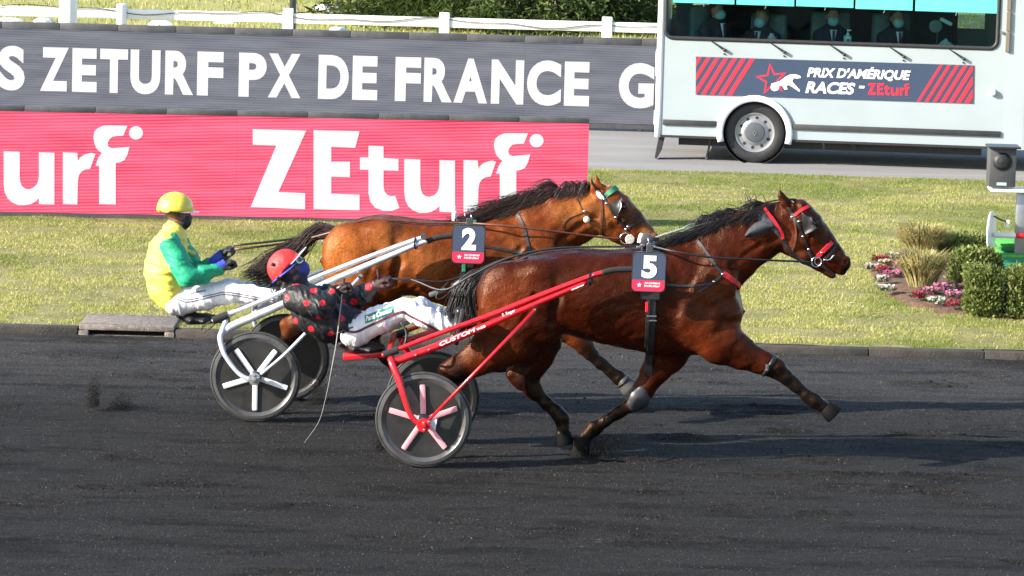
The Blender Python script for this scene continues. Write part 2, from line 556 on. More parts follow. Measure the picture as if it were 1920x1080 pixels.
M['asphalt'] = mk('worn pale asphalt', (.17, .17, .17), .85, vs=1.2, base2=(.24, .235, .23), bump=.2, bs=120, stretch=(.3, 2, 1), detail=8)

# ---- ground sheet, track, lawn, service road
V, Fq = grid(np.linspace(-400, 400, 9), np.array([-120, -30, 5, 60, 150, 600.0]), lambda x, y: -0.06 + 0 * x)
tag(mobj('ground', V, Fq, M['far_lawn']), kind='structure')
hoofs = []
_h = np.random.default_rng(11)
for k in range(110):
    hoofs.append((_h.uniform(-5.5, 5.5), _h.uniform(-5, 5.6), _h.uniform(.10, .30), _h.uniform(.03, .08), _h.uniform(.010, .028)))
def track_z(x, y):
    z = .010 * (fbm(x * .9, y * 7, 4) - .5) + .012 * (fbm(x * 6 + 9, y * 16, 3) - .5) + .006 * (vnoise(x * 25, y * 30) - .5)
    for hx, hy, rx, ry, d in hoofs:
        q = ((x - hx) / rx) ** 2 + ((y - hy) / ry) ** 2
        m = q < 9
        z[m] += d * (-np.exp(-q[m]) + .75 * np.exp(-((np.sqrt(q[m]) - 1.5) ** 2) * 4)) * (.4 + 1.2 * vnoise(x[m] * 22, y[m] * 34))
    # a groomed ridge left along the line of hoof marks
    z += .012 * np.exp(-((y - 3.35 - .05 * np.sin(x * 1.3)) / .05) ** 2) * (fbm(x * 7, y * 7, 3)) 
    z += .03 * np.clip((y - 5.75) / .4, 0, 1) * (.3 + .7 * fbm(x * 4, y * 9, 3))
    return z
V, Fq = grid(np.arange(-7.2, 7.21, .035), np.concatenate([np.arange(-7, -3.0, .05), np.arange(-3.0, YK + .03, .024)]), track_z)
tag(mobj('track', V, Fq, M['track'], smooth=True), kind='structure')
V, Fq = grid(np.array([-90, -7.2]), np.array([-60, YK + .02]), lambda x, y: 0 * x - .004)
V2, F2 = grid(np.array([7.2, 90.0]), np.array([-60, YK + .02]), lambda x, y: 0 * x - .004)
V3, F3 = grid(np.array([-7.2, 7.2]), np.array([-60.0, -7.0]), lambda x, y: 0 * x - .004)
tag(mobj('track_outskirts', np.vstack([V, V2, V3]), np.vstack([Fq, F2 + 4, F3 + 8]), M['track']), kind='structure')
def lawn_z(x, y): return ZG - .02 + .035 * fbm(x * 1.2, y * 1.2, 4) + .01 * fbm(x * 9, y * 9, 2)
V, Fq = grid(np.arange(-14, 14.1, .1), np.arange(YK + .13, YR0 + .01, .1), lawn_z)
tag(mobj('lawn', V, Fq, M['lawn'], smooth=True), kind='structure')
V, Fq = grid(np.arange(-40, 41, 2.0), np.arange(YR0, YR1 + .01, 1.03), lambda x, y: ZR + 0 * x)
tag(mobj('service_road', V, Fq, M['asphalt']), kind='structure')
def far_z(x, y): return .05 + .25 * fbm(x * .15, y * .15, 3) * np.clip((y - 29) / 10, 0, 1) + .05 * fbm(x * 1.5, y * 1.5, 3)
V, Fq = grid(np.arange(-40, 41, .5), np.arange(YR1, 130, .7), far_z)
tag(mobj('infield', V, Fq, M['far_lawn'], smooth=True), kind='structure')

# ---- kerb of separate stones and the drain inlet set into it
M['kerb'] = mk('kerb stone', (.040, .034, .030), .85, var=.35, vs=9, bump=.5, bs=70, detail=8)
M['concrete'] = mk('brown pebbled concrete', (.19, .165, .145), .9, var=.4, vs=25, bump=.9, bs=90, detail=6)
M['void'] = mk('pit earth', (.02, .018, .016), .95)
kerb = mobj('kerb', *grid(np.array([-40, 40.0]), np.array([YK + .015, YK + .125]), lambda x, y: 0 * x + .02), M['concrete'])
tag(kerb, kind='structure')
xi0, xi1 = G(147, 630)[0], G(330, 634)[0]
def kerb_stone(x0, x1):
    bm = MB(); rr = random.uniform
    t = rr(-.004, .004)
    bm.box(((x0 + x1) / 2, YK + .075 + rr(-.004, .004), .034 + t), (x1 - x0 - .005, .14, .104), bev=.012)
    bm.build('kerb_stone', M['kerb'], kerb, smooth=35)
x = xi0
while x > -12: kerb_stone(x - 1.0, x); x -= 1.0
x = xi1
while x < 12: kerb_stone(x, x + 1.0); x += 1.0
inl = thing('drain_inlet', 'brown concrete drain inlet with dark slot set in the kerb', 'drain', ((xi0 + xi1) / 2, YK, 0))
xm, wl = (xi0 + xi1) / 2, xi1 - xi0
b = MB(); b.box((xm, YK + .34, .088), (wl - .02, .66, .05), bev=.012); slab = b.build('cover_slab', M['concrete'], inl, smooth=35)
for q_ in (.05, .64):
    b = MB(); b.box((xm, YK + q_, .1155), (wl - .03, .05, .006)); b.build('rim', M['concrete'], slab)
for s in (-1, 1):
    b = MB(); b.box((xm + s * (wl / 2 - .05), YK + .1, .030), (.085, .2, .064), bev=.01); b.build('side_block', M['concrete'], inl, smooth=35)
b = MB(); b.box((xm, YK + .22, .022), (wl - .19, .03, .07)); b.box((xm, YK + .1, -.012), (wl - .19, .22, .02)); b.build('pit', M['void'], inl)

# ---- text
def text_mesh(body, offset=.02, shear=0.0, font=None):
    cu = bpy.data.curves.new('t', 'FONT'); cu.body = body; cu.size = 1; cu.offset = offset; cu.shear = shear; cu.resolution_u = 6
    cu.fill_mode = 'FRONT'
    o = bpy.data.objects.new('t', cu); COL.objects.link(o)
    dg = bpy.context.evaluated_depsgraph_get()
    me = bpy.data.meshes.new_from_object(o.evaluated_get(dg))
    V = np.array([q.co[:] for q in me.vertices]); Fc = [tuple(p.vertices) for p in me.polygons]
    bpy.data.objects.remove(o); bpy.data.curves.remove(cu); bpy.data.meshes.remove(me)
    return V[:, :2], Fc
CAPH = {}
def caph(offset):
    if offset not in CAPH:
        V, _ = text_mesh('E', offset); CAPH[offset] = (V[:, 1].min(), V[:, 1].max())
    return CAPH[offset]
class Plane:
    """an upright panel of the place, with its own coordinates: s along it, h up"""
    def __init__(s, O, ex): s.O = np.array(O, float); s.ex = nrm(ex); s.ez = np.array([0, 0, 1.0]); s.n = nrm(np.cross(s.ex, s.ez))
    def sh(s, u, v):
        d = ray(u, v); t = (s.O - CAM).dot(s.n) / d.dot(s.n); P = CAM + d * t - s.O
        return P.dot(s.ex), P[2]
    def P(s, a, h, off=0.0): return s.O + a * s.ex + h * s.ez + off * s.n
    def px(s, pts, off=0.0): return np.array([s.P(*s.sh(u, v), off) for u, v in pts])
    def text(s, body, a, b, hpx, offset=.02, shear=0.0, off=.004):
        V, Fc = text_mesh(body, offset, shear); y0, y1 = caph(offset)
        s0, h0 = s.sh(*a); s1, h1 = s.sh(*b); H = s.sh(a[0], a[1] - hpx)[1] - h0
        x = (V[:, 0] - V[:, 0].min()) / (V[:, 0].max() - V[:, 0].min()); y = (V[:, 1] - y0) / (y1 - y0)
        # shear the glyphs along the panel only, so that they stay upright on it
        return np.array([s.P(s0 + (s1 - s0) * q, h0 + (h1 - h0) * q + H * w, off) for q, w in zip(x, y)]), Fc
    def rect(s, a0, a1, h0, h1, off=0.0): return np.array([s.P(a0, h0, off), s.P(a1, h0, off), s.P(a1, h1, off), s.P(a0, h1, off)])
    def rot(s): return np.stack([s.ex, -s.n, s.ez], 1)

# ---- LED boards
def led(name, c1, c2, es, ang=3.0, wscale=30.0, diag=False):
    m = bpy.data.materials.new(name); m.use_nodes = True
    nt = m.node_tree; N = nt.nodes; L = nt.links; p = N['Principled BSDF']
    p.inputs['Base Color'].default_value = (.02, .02, .022, 1); p.inputs['Roughness'].default_value = .8; p.inputs['Specular IOR Level'].default_value = .1
    tc = N.new('ShaderNodeTexCoord'); mp = N.new('ShaderNodeMapping'); mp.inputs['Rotation'].default_value = (0, math.radians(ang), 0)
    L.new(tc.outputs['Object'], mp.inputs[0])
    w = N.new('ShaderNodeTexWave'); w.bands_direction = 'Z'; w.inputs['Scale'].default_value = wscale; w.inputs['Distortion'].default_value = .6
    w.inputs['Detail'].default_value = 1.0; w.inputs['Detail Scale'].default_value = 2
    L.new(mp.outputs[0], w.inputs['Vector'])
    nz = N.new('ShaderNodeTexNoise'); nz.inputs['Scale'].default_value = 3.0; nz.inputs['Detail'].default_value = 6
    m2 = N.new('ShaderNodeMapping'); m2.inputs['Rotation'].default_value = (0, math.radians(-32 if diag else 5), 0); m2.inputs['Scale'].default_value = (.4, 1, 3)
    L.new(tc.outputs['Object'], m2.inputs[0]); L.new(m2.outputs[0], nz.inputs['Vector'])
    ad = N.new('ShaderNodeMath'); ad.operation = 'MULTIPLY_ADD'; ad.inputs[1].default_value = .45; L.new(w.outputs['Fac'], ad.inputs[0]); 
    sb = N.new('ShaderNodeMath'); sb.operation = 'MULTIPLY'; sb.inputs[1].default_value = .75; L.new(nz.outputs[0], sb.inputs[0]); L.new(sb.outputs[0], ad.inputs[2])
    cr = N.new('ShaderNodeValToRGB'); cr.color_ramp.elements[0].position = .25; cr.color_ramp.elements[1].position = .85
    cr.color_ramp.elements[0].color = (*c1, 1); cr.color_ramp.elements[1].color = (*c2, 1)
    L.new(ad.outputs[0], cr.inputs[0]); L.new(cr.outputs[0], p.inputs['Emission Color']); p.inputs['Emission Strength'].default_value = es
    return m
M['led_pink'] = led('pink LED face', srgb(220, 34, 76), srgb(255, 112, 144), .40, 2.2, 9.5)
M['led_grey'] = led('grey LED face', srgb(70, 80, 96), srgb(146, 148, 158), .31, 3, 14, True)
M['led_white'] = led('white LED face', srgb(226, 226, 228), srgb(250, 248, 248), .40, 3.5, 9.5)
M['board_frame'] = mk('board frame rubber', (.055, .055, .06), .6, var=.3, vs=6)
def board(name, label, pl, s0, s1, h0, h1, mled, ncab, capw, parent_depth=.16):
    r = thing(name, label, 'LED screen', pl.P((s0 + s1) / 2, 0))
    R = pl.rot(); c = lambda s, h, off: pl.P(s, h, off)
    w = (s1 - s0) / ncab
    for k in range(ncab):
        b = MB(); b.box(c(s0 + (k + .5) * w, (h0 + h1) / 2, -.05), (w - .0015, .10, h1 - h0), R); b.build('display_panel', mled, r)
    for k in range(ncab):
        b = MB(); b.box(c(s0 + (k + .5) * w, h1 + capw / 2 + .002, -.06), (w - .003, parent_depth, capw), R, bev=.006); b.build('top_cushion', M['board_frame'], r, smooth=35)
    b = MB(); b.box(c((s0 + s1) / 2, h0 - .035, -.06), (s1 - s0, .13, .06), R); b.box(c((s0 + s1) / 2, (h0 + h1) / 2, -.125), (s1 - s0, .04, h1 - h0 - .02), R)
    b.build('frame', M['board_frame'], r)
    for k in range(ncab + 1):
        q = s0 + k * w
        b = MB(); b.box(c(min(max(q, s0 + .05), s1 - .05), h0 * .5 - .05, -.2), (.06, .4, max(.03, h0 - .02)), R); b.build('support_foot', M['dark_metal'], r)
    return r
def fill_poly(P):
    """triangulate a planar outline"""
    bm = bmesh.new()
    vs = [bm.verts.new(tuple(p)) for p in P]
    for i in range(len(vs)): bm.edges.new((vs[i], vs[(i + 1) % len(vs)]))
    bmesh.ops.triangle_fill(bm, edges=bm.edges[:], use_beauty=True)
    bm.verts.index_update()
    V = [v.co[:] for v in bm.verts]; Fc = [tuple(v.index for v in f.verts) for f in bm.faces]
    bm.free(); return V, Fc
A, B = G(0, 405, ZG), G(1102, 427, ZG)
PINK = Plane(B, B - A)
sA = PINK.sh(-760, 395)[0]
hp0, hp1 = .045, PINK.sh(1100, 232)[1]
pink = board('pink_led_board', 'bright pink LED advertising board with large white lettering on the lawn', PINK, sA, PINK.sh(1102, 330)[0], hp0, hp1, M['led_pink'], 14, .055)
ZT = {'Z': [(474,242),(574,245),(522,360),(572,362),(572,392),(470,388),(518,273),(474,271)],
 'E': [(588,244),(674,246),(666,277),(621,275),(621,303),(656,303),(656,332),(621,331),(621,363),(674,365),(674,394),(588,392)],
 't': [(691,273),(719,274),(719,296),(747,298),(747,320),(719,319),(719,350),(721,359),(726,365),(733,368),(741,367),(749,390),(735,395),(718,395),(703,389),(694,378),(691,362),(691,318),(675,318),(675,295),(691,295)],
 'u': [(758,298),(788,299),(788,345),(789,355),(792,363),(798,368),(806,369),(814,366),(820,360),(823,352),(824,345),(824,300),(853,301),(853,398),(824,397),(824,386),(818,392),(809,397),(798,399),(786,399),(774,394),(765,386),(760,375),(758,360)],
 'r': [(869,300),(896,301),(897,316),(902,309),(910,304),(922,301),(930,303),(920,331),(911,332),(904,336),(899,343),(897,354),(896,398),(869,397)],
 'f': [(926,272),(928,261),(934,255),(945,250),(958,249.5),(990,250),(982,269),(970,269.5),(961,271),(956,276),(953,282),(954,289),(961,292.5),(994,289.5),(990,304),(984,315),(976,318.5),(968,320),(968,398),(937,397),(937,325.5),(930,325),(936,309),(942,301.5),(936,297),(931,291),(928,283)]}
def zeturf(pl, dx, dy, keys, parent, m, off=.006):
    for k in keys:
        V, Fc = fill_poly(pl.px([(u + dx, v + dy) for u, v in ZT[k]], off)); mobj('letter', V, Fc, m, parent)
    c = [(1006 + dx + 13 * math.cos(t), 263.5 + dy + 12.5 * math.sin(t)) for t in np.linspace(0, 2 * math.pi, 24, endpoint=False)]
    V, Fc = fill_poly(pl.px(c, off)); mobj('letter_dot', V, Fc, m, parent)
zeturf(PINK, 0, 0, 'ZEturf', pink, M['led_white'])
zeturf(PINK, -751, -14.5, 'ZEturf', pink, M['led_white'])

g0 = G(1160, 246, ZR)
GREY = Plane(g0, (1, 0, 0))
hg0, hg1 = GREY.sh(1165, 238)[1], GREY.sh(0, 53)[1]
grey = board('grey_led_board', 'long dark grey LED board with white race title beyond the service road', GREY, GREY.sh(-760, 120)[0], GREY.sh(1420, 120)[0], max(.1, hg0), hg1, M['led_grey'], 20, .085)
LET = (('S', -3, 46), ('Z', 75, 128), ('E', 135, 181), ('T', 187, 239), ('U', 244, 300), ('R', 309, 362), ('F', 369, 418), ('P', 447, 499), ('X', 502, 563), ('D', 596, 653), ('E', 660, 707),
       ('F', 740, 788), ('R', 794, 847), ('A', 850, 913), ('N', 920, 981), ('C', 987, 1051), ('E', 1057, 1104), ('G', 1159, 1226))
for ch, u0, u1 in LET:
    ov = 2.5 if ch in 'SCGU' else 0
    V, Fc = GREY.text(ch, (u0, 168 + .0285 * u0), (u1, 168 + .0285 * u1), 82 + .001 * u0, .048); mobj('letter', V, Fc, M['led_white'], grey)

# ---- white rail fence on the infield
FY = 31.5
def fz(x, y): return float(far_z(np.array([x]), np.array([y]))[0])
M['rail'] = mk('white plastic rail', (.80, .80, .80), .4, var=.04, vs=2)
hr = W(640, 35, FY)[2]
fence = thing('rail_fence', 'white plastic post and rail fence behind the grey LED board', 'fence', (W(640, 35, FY)[0], FY, fz(0, FY)))
pu = [W(u, 60, FY)[0] for u in (-80, 228, 540, 833, 1138)]; sp = (pu[-1] - pu[1]) / 3
xs_ = sorted(pu + [pu[-1] + sp, pu[-1] + 2 * sp, pu[0] - sp])
for x in xs_:
    b = MB(); zb = fz(x, FY); zt = hr + .15; b.box((x, FY, (zb + zt) / 2 - .02), (.15, .12, zt - zb), bev=.012); b.build('post', M['rail'], fence, smooth=35)
for x0, x1 in zip(xs_[:-1], xs_[1:]):
    b = MB(); b.box(((x0 + x1) / 2, FY - .005, hr - .015), (x1 - x0 - .152, .06, .145), bev=.012); b.build('rail', M['rail'], fence, smooth=35)
cable = []
for i, u in enumerate(np.linspace(-60, 1235, 60)):
    cable.append(W(u, 12 + .034 * u, FY - .05) + np.array([0, 0, .035 * math.sin(u * .017) + .02 * math.sin(u * .041)]))
b = MB(); b.tube(cable, .006, 5); tag(b.build('cable', M['black_rubber'], loc=(0, FY, hr)), 'thin black cable draped along the white rail fence', 'cable')
def pole(name, label, u, wpx, Y, m, H):
    x = W(u, 20, Y)[0]; r = wpx * mpp(Y) / 2; z = fz(x, Y)
    t = thing(name, label, 'pole', (x, Y, z))
    b = MB(); b.lathe((x, Y, z - .05), (0, 0, 1), [(r * 1.03, 0), (r, H * .3), (r * .8, H)], 20); b.build('shaft', m, t, smooth=35)
    b = MB(); b.box((x, Y, z + .012), (r * 5, r * 5, .03), bev=.006); b.build('base_plate', M['dark_metal'], t)
pole('lamp_post', 'thick white lamp post rising behind the fence at the left edge', 128, 34, 31.0, M['rail'], 7.0)
pole('signal_post', 'slim dark grey post beside a white fence post', 549, 13, 32.3, M['dark_metal'], 5.0)
# ================================================================ the white bus on the service road
wc = G(1413, 306.5, ZR)
yaw = math.radians(-5.5)
BUS = Plane(wc, (math.cos(yaw), math.sin(yaw), 0))
M['bus_paint'] = mk('pale bus paint', (.325, .375, .40), .3, var=.04, vs=2.0, coat=.3)
M['bus_trim'] = mk('charcoal trim strip', (.03, .032, .034), .5, var=.2, vs=8)
def glass_mat():
    m = bpy.data.materials.new('tinted glass'); m.use_nodes = True
    nt = m.node_tree; N = nt.nodes; L = nt.links
    N.remove(N['Principled BSDF']); out = N['Material Output']
    tr = N.new('ShaderNodeBsdfTransparent'); tr.inputs[0].default_value = (.80, .93, .92, 1)
    gl = N.new('ShaderNodeBsdfGlossy'); gl.inputs['Roughness'].default_value = .02; gl.inputs[0].default_value = (.8, .9, .9, 1)
    fr = N.new('ShaderNodeFresnel'); fr.inputs[0].default_value = 1.45
    nz = N.new('ShaderNodeTexNoise'); nz.inputs['Scale'].default_value = 1.2
    mx = N.new('ShaderNodeMixShader'); L.new(fr.outputs[0], mx.inputs[0]); L.new(tr.outputs[0], mx.inputs[1]); L.new(gl.outputs[0], mx.inputs[2])
    L.new(mx.outputs[0], out.inputs[0]); return m
M['glass'] = glass_mat()
M['blind'] = mk('turquoise blind', (.10, .62, .55), .6, var=.06, vs=2)
M['bus_inside'] = mk('dark bus lining', (.045, .05, .055), .8, var=.2, vs=3)
bus = thing('judges_bus', 'pale grey-white bus with race banner and masked passengers parked on the service road', 'bus', BUS.P(0, 0))
R = BUS.rot()
sl0, sr0 = BUS.sh(1236, 160)[0], BUS.sh(1884, 160)[0]
hb0 = BUS.sh(1241, 249)[1]; hb = BUS.sh(1600, 267)[1]
hw0 = BUS.sh(1560, 81)[1]; HT = 2.75; DEP = 2.2
hw1 = hw0 + .95
swl, swr = BUS.sh(1248, 60)[0], BUS.sh(1871, 60)[0]
hwc = BUS.sh(1413, 249.5)[1]; Rw = hwc; Ra = .405
# near side wall with window and wheel openings, as one outlined sheet
b = MB()
def arc(cx, ch, r, a0, a1, n=14): return [(cx + r * math.cos(math.radians(a)), ch + r * math.sin(math.radians(a))) for a in np.linspace(a0, a1, n)]
low = [(sl0, hb)] + arc(0, hwc, Ra, 180 + math.degrees(math.asin((hwc - hb) / Ra)), -math.degrees(math.asin((hwc - hb) / Ra)), 18) + [(sr0, hb), (sr0, hw0), (sl0, hw0)]
V, Fc = fill_poly([BUS.P(s, h, 0) for s, h in low]); b.add(V, Fc)
b.add(BUS.rect(sl0, swl, hw0, hw1), [(0, 1, 2, 3)]); b.add(BUS.rect(swr, sr0, hw0, hw1), [(0, 1, 2, 3)])
b.add(BUS.rect(sl0, sr0, hw1, HT), [(0, 1, 2, 3)])
# rear, roof, far side with its own window band, floor
b.add([BUS.P(sl0, hb), BUS.P(sl0, HT), BUS.P(sl0, HT, -DEP), BUS.P(sl0, hb, -DEP)], [(0, 1, 2, 3)])
b.add([BUS.P(sl0, HT), BUS.P(sr0, HT), BUS.P(sr0, HT, -DEP), BUS.P(sl0, HT, -DEP)], [(0, 1, 2, 3)])
b.add(BUS.rect(sl0, sr0, hb, hw0 + .1, -DEP), [(0, 1, 2, 3)]); b.add(BUS.rect(sl0, sr0, hw1, HT, -DEP), [(0, 1, 2, 3)])
for k in range(5):
    q = sl0 + .05 + k * (sr0 - sl0 - .3) / 4; b.add(BUS.rect(q, q + .22, hw0 + .1, hw1, -DEP), [(0, 1, 2, 3)])
b.build('body_shell', M['bus_paint'], bus)
b = MB(); b.box(BUS.P((sl0 + sr0) / 2, hb + .09, -DEP / 2 - .25), (sr0 - sl0 - .05, DEP - .56, .12), R)
b.box(BUS.P((sl0 + sr0) / 2, hw0 - .32, -.62), (sr0 - sl0 - .1, 1.1, .03), R)
b.box(BUS.P(sr0 - .03, (hb + HT) / 2, -DEP / 2), (.03, DEP - .06, HT - hb - .1), R)
b.box(BUS.P((sl0 + sr0) / 2, hw0 + .55, -1.55), (sr0 - sl0 - 1.2, .03, 2.0), R)
b.build('interior_lining', M['bus_inside'], bus)
b = MB(); b.box(BUS.P((sl0 + sr0) / 2, hb - .06, -DEP / 2), (sr0 - sl0 - .5, DEP - .5, .14), R)
b.build('chassis', M['black_rubber'], bus)
# corner post at the rear and the bulging cab joint at the front
b = MB()
b.tube([BUS.P(sl0, h, -.02) for h in np.linspace(hb - .02, HT, 10)], .045, 10); b.build('corner_post', M['white_paint'], bus, smooth=True)
cab = MB()
cpts = [(sr0, .0), (sr0 + .10, .003), (sr0 + .24, .006), (sr0 + .30, .002), (sr0 + .34, -.04), (sr0 + 1.9, -.05), (sr0 + 2.1, -.3), (sr0 + 2.1, -DEP), (sr0, -DEP)]
V = [BUS.P(s, hb - .02, o) for s, o in cpts] + [BUS.P(s, HT - .1, o) for s, o in cpts]; n_ = len(cpts)
cab.add(V, [(i, (i + 1) % n_, n_ + (i + 1) % n_, n_ + i) for i in range(n_)] + [tuple(range(n_)), tuple(range(n_, 2 * n_))])
cab.build('cab', M['bus_paint'], bus)
M['hinge'] = mk('brown hinge strip', (.16, .13, .10), .6)
for k in range(4):
    b = MB(); h0 = BUS.sh(1885, 97)[1] + k * .255; b.box(BUS.P(sr0 + .012, h0 + .12, .02), (.05, .03, .24), R, bev=.004); b.build('hinge', M['hinge'], bus)
for q_, sz in ((140, (.07, .09, .15)), (210, (.1, .1, .30))):
    b = MB(); b.box(BUS.P(sr0 + .41, BUS.sh(1915, q_)[1], .02), sz, R, bev=.02); b.build('mirror', M['black_plastic'], bus, smooth=35)
# window frame, panes, blinds
fr = []
for hh, ww, d in ((0, 0, 0),):
    rad = .10
    cs = [(swl + rad, hw0 + rad, 180, 270), (swr - rad, hw0 + rad, 270, 360), (swr - rad, hw1 - rad, 0, 90), (swl + rad, hw1 - rad, 90, 180)]
    for cx, ch, a0, a1 in cs: fr += arc(cx, ch, rad, a0, a1, 7)
b = MB(); b.tube([BUS.P(s, h, .004) for s, h in fr], .026, 8, closed=True, flat=.6, ref=BUS.n); wf = b.build('window_frame', M['black_rubber'], bus, smooth=True)
# corner pieces that round the opening
for cx, ch, a0, a1 in cs:
    b = MB(); o = arc(cx, ch, rad, a0, a1, 7); kx = swl if cx < 0.5 * (swl + swr) else swr; kh = hw0 if ch < (hw0 + hw1) / 2 else hw1
    V, Fc = fill_poly([BUS.P(s, h, -.001) for s, h in o + [(kx, kh)]]); b.add(V, Fc)
    b.build('window_corner', M['bus_paint'], bus)
bl = [(1258, 1377, 3), (1381, 1489, 7), (1493, 1600, 10), (1604, 1711, 15), (1716, 1869, 19)]
edges_ = [swl] + [BUS.sh((bl[i][1] + bl[i + 1][0]) / 2, 20)[0] for i in range(4)] + [swr]
for i in range(5):
    b = MB(); b.box(BUS.P((edges_[i] + edges_[i + 1]) / 2, (hw0 + hw1) / 2, -.012), (edges_[i + 1] - edges_[i] - .004, .006, hw1 - hw0), R); b.build('window_pane', M['glass'], bus)
    if i:
        b = MB(); b.box(BUS.P(edges_[i], (hw0 + hw1) / 2 + .4, -.02), (.02, .02, hw1 - hw0 - .8), R); b.build('window_divider', M['black_rubber'], bus)
    u0, u1, vb = bl[i]; s0, h0 = BUS.sh(u0, vb); s1, _ = BUS.sh(u1, vb)
    if i == 0: s0 = swl + .08
    b = MB()
    nn = 12; ss = np.linspace(s0, s1, nn)
    P0 = [BUS.P(s, h0 - (BUS.sh(u0, vb)[1] - BUS.sh(u1, vb + (u1 - u0) * .0355)[1]) * 0, .012 + .006 * math.sin(k * 2.1)) for k, s in enumerate(ss)]
    P1 = [BUS.P(s, hw1 - .03, .012) for s in ss]
    b.add(P0 + P1, [(k, k + 1, nn + k + 1, nn + k) for k in range(nn - 1)])
    b.tube([P0[0], P0[-1]], .012, 6); b.build('blind', M['blind'], bus, smooth=35)
    b = MB(); q = BUS.P((s0 + s1) / 2, h0 - .05, .012); b.tube([q, q + np.array([.015, 0, .05])], .006, 5); b.build('blind_hook', M['steel'], bus)
# trim strips, banner
for u0, v0, u1, v1 in ((1243, 229, 1343, 232), (1484, 238, 1876, 251)):
    s0, h0 = BUS.sh(u0, v0); s1, h1 = BUS.sh(u1, v1)
    b = MB(); b.box(BUS.P((s0 + s1) / 2, (h0 + h1) / 2, .012), (s1 - s0, .024, .07), R, bev=.006); b.build('trim_strip', M['bus_trim'], bus, smooth=35)
for s0_, s1_ in ((sl0, -Ra - .04), (Ra + .04, sr0)):
    b = MB(); b.box(BUS.P((s0_ + s1_) / 2, hb - .005, .004), (s1_ - s0_, .012, .03), R); b.build('sill_edge', M['black_rubber'], bus)
# wheel arch moulding
b = MB(); P_ = []
for a in np.linspace(196, -16, 28):
    P_.append(BUS.P(.0 + (Ra + .03) * math.cos(math.radians(a)), hwc + (Ra + .03) * math.sin(math.radians(a)), .02))
b.tube(P_, .042, 10, flat=.6, ref=BUS.n); b.build('wheel_arch', M['white_paint'], bus, smooth=True)
b = MB(); b.lathe(BUS.P(0, hwc, -.45), BUS.n, [(0, 0), (Ra - .005, 0), (Ra - .005, .44), (Ra - .01, .44), (Ra - .01, .01), (0, .01)], 32); b.build('wheel_well', M['black_rubber'], bus)
def bus_wheel(sx):
    c = BUS.P(sx, hwc + .003, -.06); n_ = BUS.n
    b = MB(); r = Rw
    b.lathe(c, n_, [(r * .62, -.19), (r * .93, -.19), (r, -.15), (r, -.03), (r * .97, .0), (r * .90, .018), (r * .75, .02), (r * .66, .008), (r * .64, -.02)], 48)
    tw = b.build('tyre', M['black_rubber'], bus, smooth=35)
    b = MB(); b.lathe(c, n_, [(r * .66, -.01), (r * .65, .012), (r * .60, .006), (r * .57, -.03), (r * .42, -.005), (r * .36, .012), (r * .30, .012)], 40); b.build('rim', M['steel_rim'], bus, smooth=35)
    b = MB(); b.lathe(c, n_, [(r * .33, .01), (r * .31, .03), (r * .2, .04), (0, .042)], 28); b.build('hub_cap', M['hub_grey'], bus, smooth=35)
    ez = BUS.ez; ex = BUS.ex
    b = MB()
    d = [BUS.P(sx + .028 * a, hwc + .045 * e, -.013) for a, e in ((0, 1), (1, 0), (0, -1), (-1, 0))]
    di = [BUS.P(sx + .012 * a, hwc + .022 * e, -.013) for a, e in ((0, 1), (1, 0), (0, -1), (-1, 0))]
    b.add(d + di, [(i, (i + 1) % 4, 4 + (i + 1) % 4, 4 + i) for i in range(4)]); b.build('emblem', M['steel'], bus)
    for k in range(10):
        w = 2 * math.pi * k / 10 + .2; q = BUS.P(sx + r * .49 * math.cos(w), hwc + r * .49 * math.sin(w), -.06 - .012)
        b = MB(); b.lathe(q, n_, [(.021, 0), (.021, .004)], 10); b.build('vent_hole', M['void'], bus)
M['steel_rim'] = mk('painted steel rim', (.30, .31, .33), .35, metal=.5, var=.1, vs=10)
M['hub_grey'] = mk('grey hub plastic', (.07, .08, .095), .45)
bus_wheel(0.0)
b = MB(); b.lathe(BUS.P(0, hwc, -DEP + .28), BUS.n, [(Rw * .6, -.2), (Rw, -.16), (Rw, 0), (Rw * .6, .02)], 32); b.build('far_tyre', M['black_rubber'], bus)
# mud flap, jack leg, under-body bits, wipers, lamp
b = MB(); b.prism(BUS.px([(1236, 250), (1246, 252), (1238, 285), (1230, 299), (1227, 296)], -.05), -BUS.n, .25); b.build('mud_flap', M['black_rubber'], bus)
b = MB(); b.tube(BUS.px([(1331, 258), (1327, 282), (1322, 305)], -.25), [.02, .014, .02], 6); b.tube(BUS.px([(1337, 258), (1333, 280)], -.3), .012, 6); b.build('jack_leg', M['dark_metal'], bus)
for u, v in ((1300, 261), (1527, 269), (1600, 273), (1602, 278)):
    b = MB(); b.box(BUS.px([(u, v)], -.15)[0], (.05, .06, .06), R, bev=.01); b.build('bracket', M['black_rubber'], bus)
for k in range(5):
    u0, v0 = 1331 + 112 * k, 75 + 4.1 * k
    b = MB(); Q = BUS.px([(u0, v0), (u0 + 15, v0 + 10), (u0 + 27, v0 + 18)], .03); b.tube(Q, [.006, .010, .016], 6)
    q = BUS.px([(u0 + 28, v0 + 19)], .0)[0]; b.lathe(q, BUS.n, [(.022, 0), (.02, .045), (.008, .05)], 10); b.build('window_wiper', M['black_plastic'], bus)
    b = MB(); q = BUS.px([(u0 + 27, v0 + 26)], .0)[0]; b.lathe(q, BUS.n, [(.012, 0), (.01, .015)], 8); b.build('washer_jet', M['black_plastic'], bus)
b = MB(); q = BUS.px([(1861, 173)])[0]; b.lathe(q, BUS.n, [(.045, 0), (.045, .04), (.03, .055), (0, .06)], 16); b.build('side_lamp', M['white_paint'], bus, smooth=35)
b = MB(); q = BUS.px([(1879, 61)])[0]; b.lathe(q, BUS.n, [(.02, 0), (.018, .03)], 12); b.build('latch', M['steel'], bus)
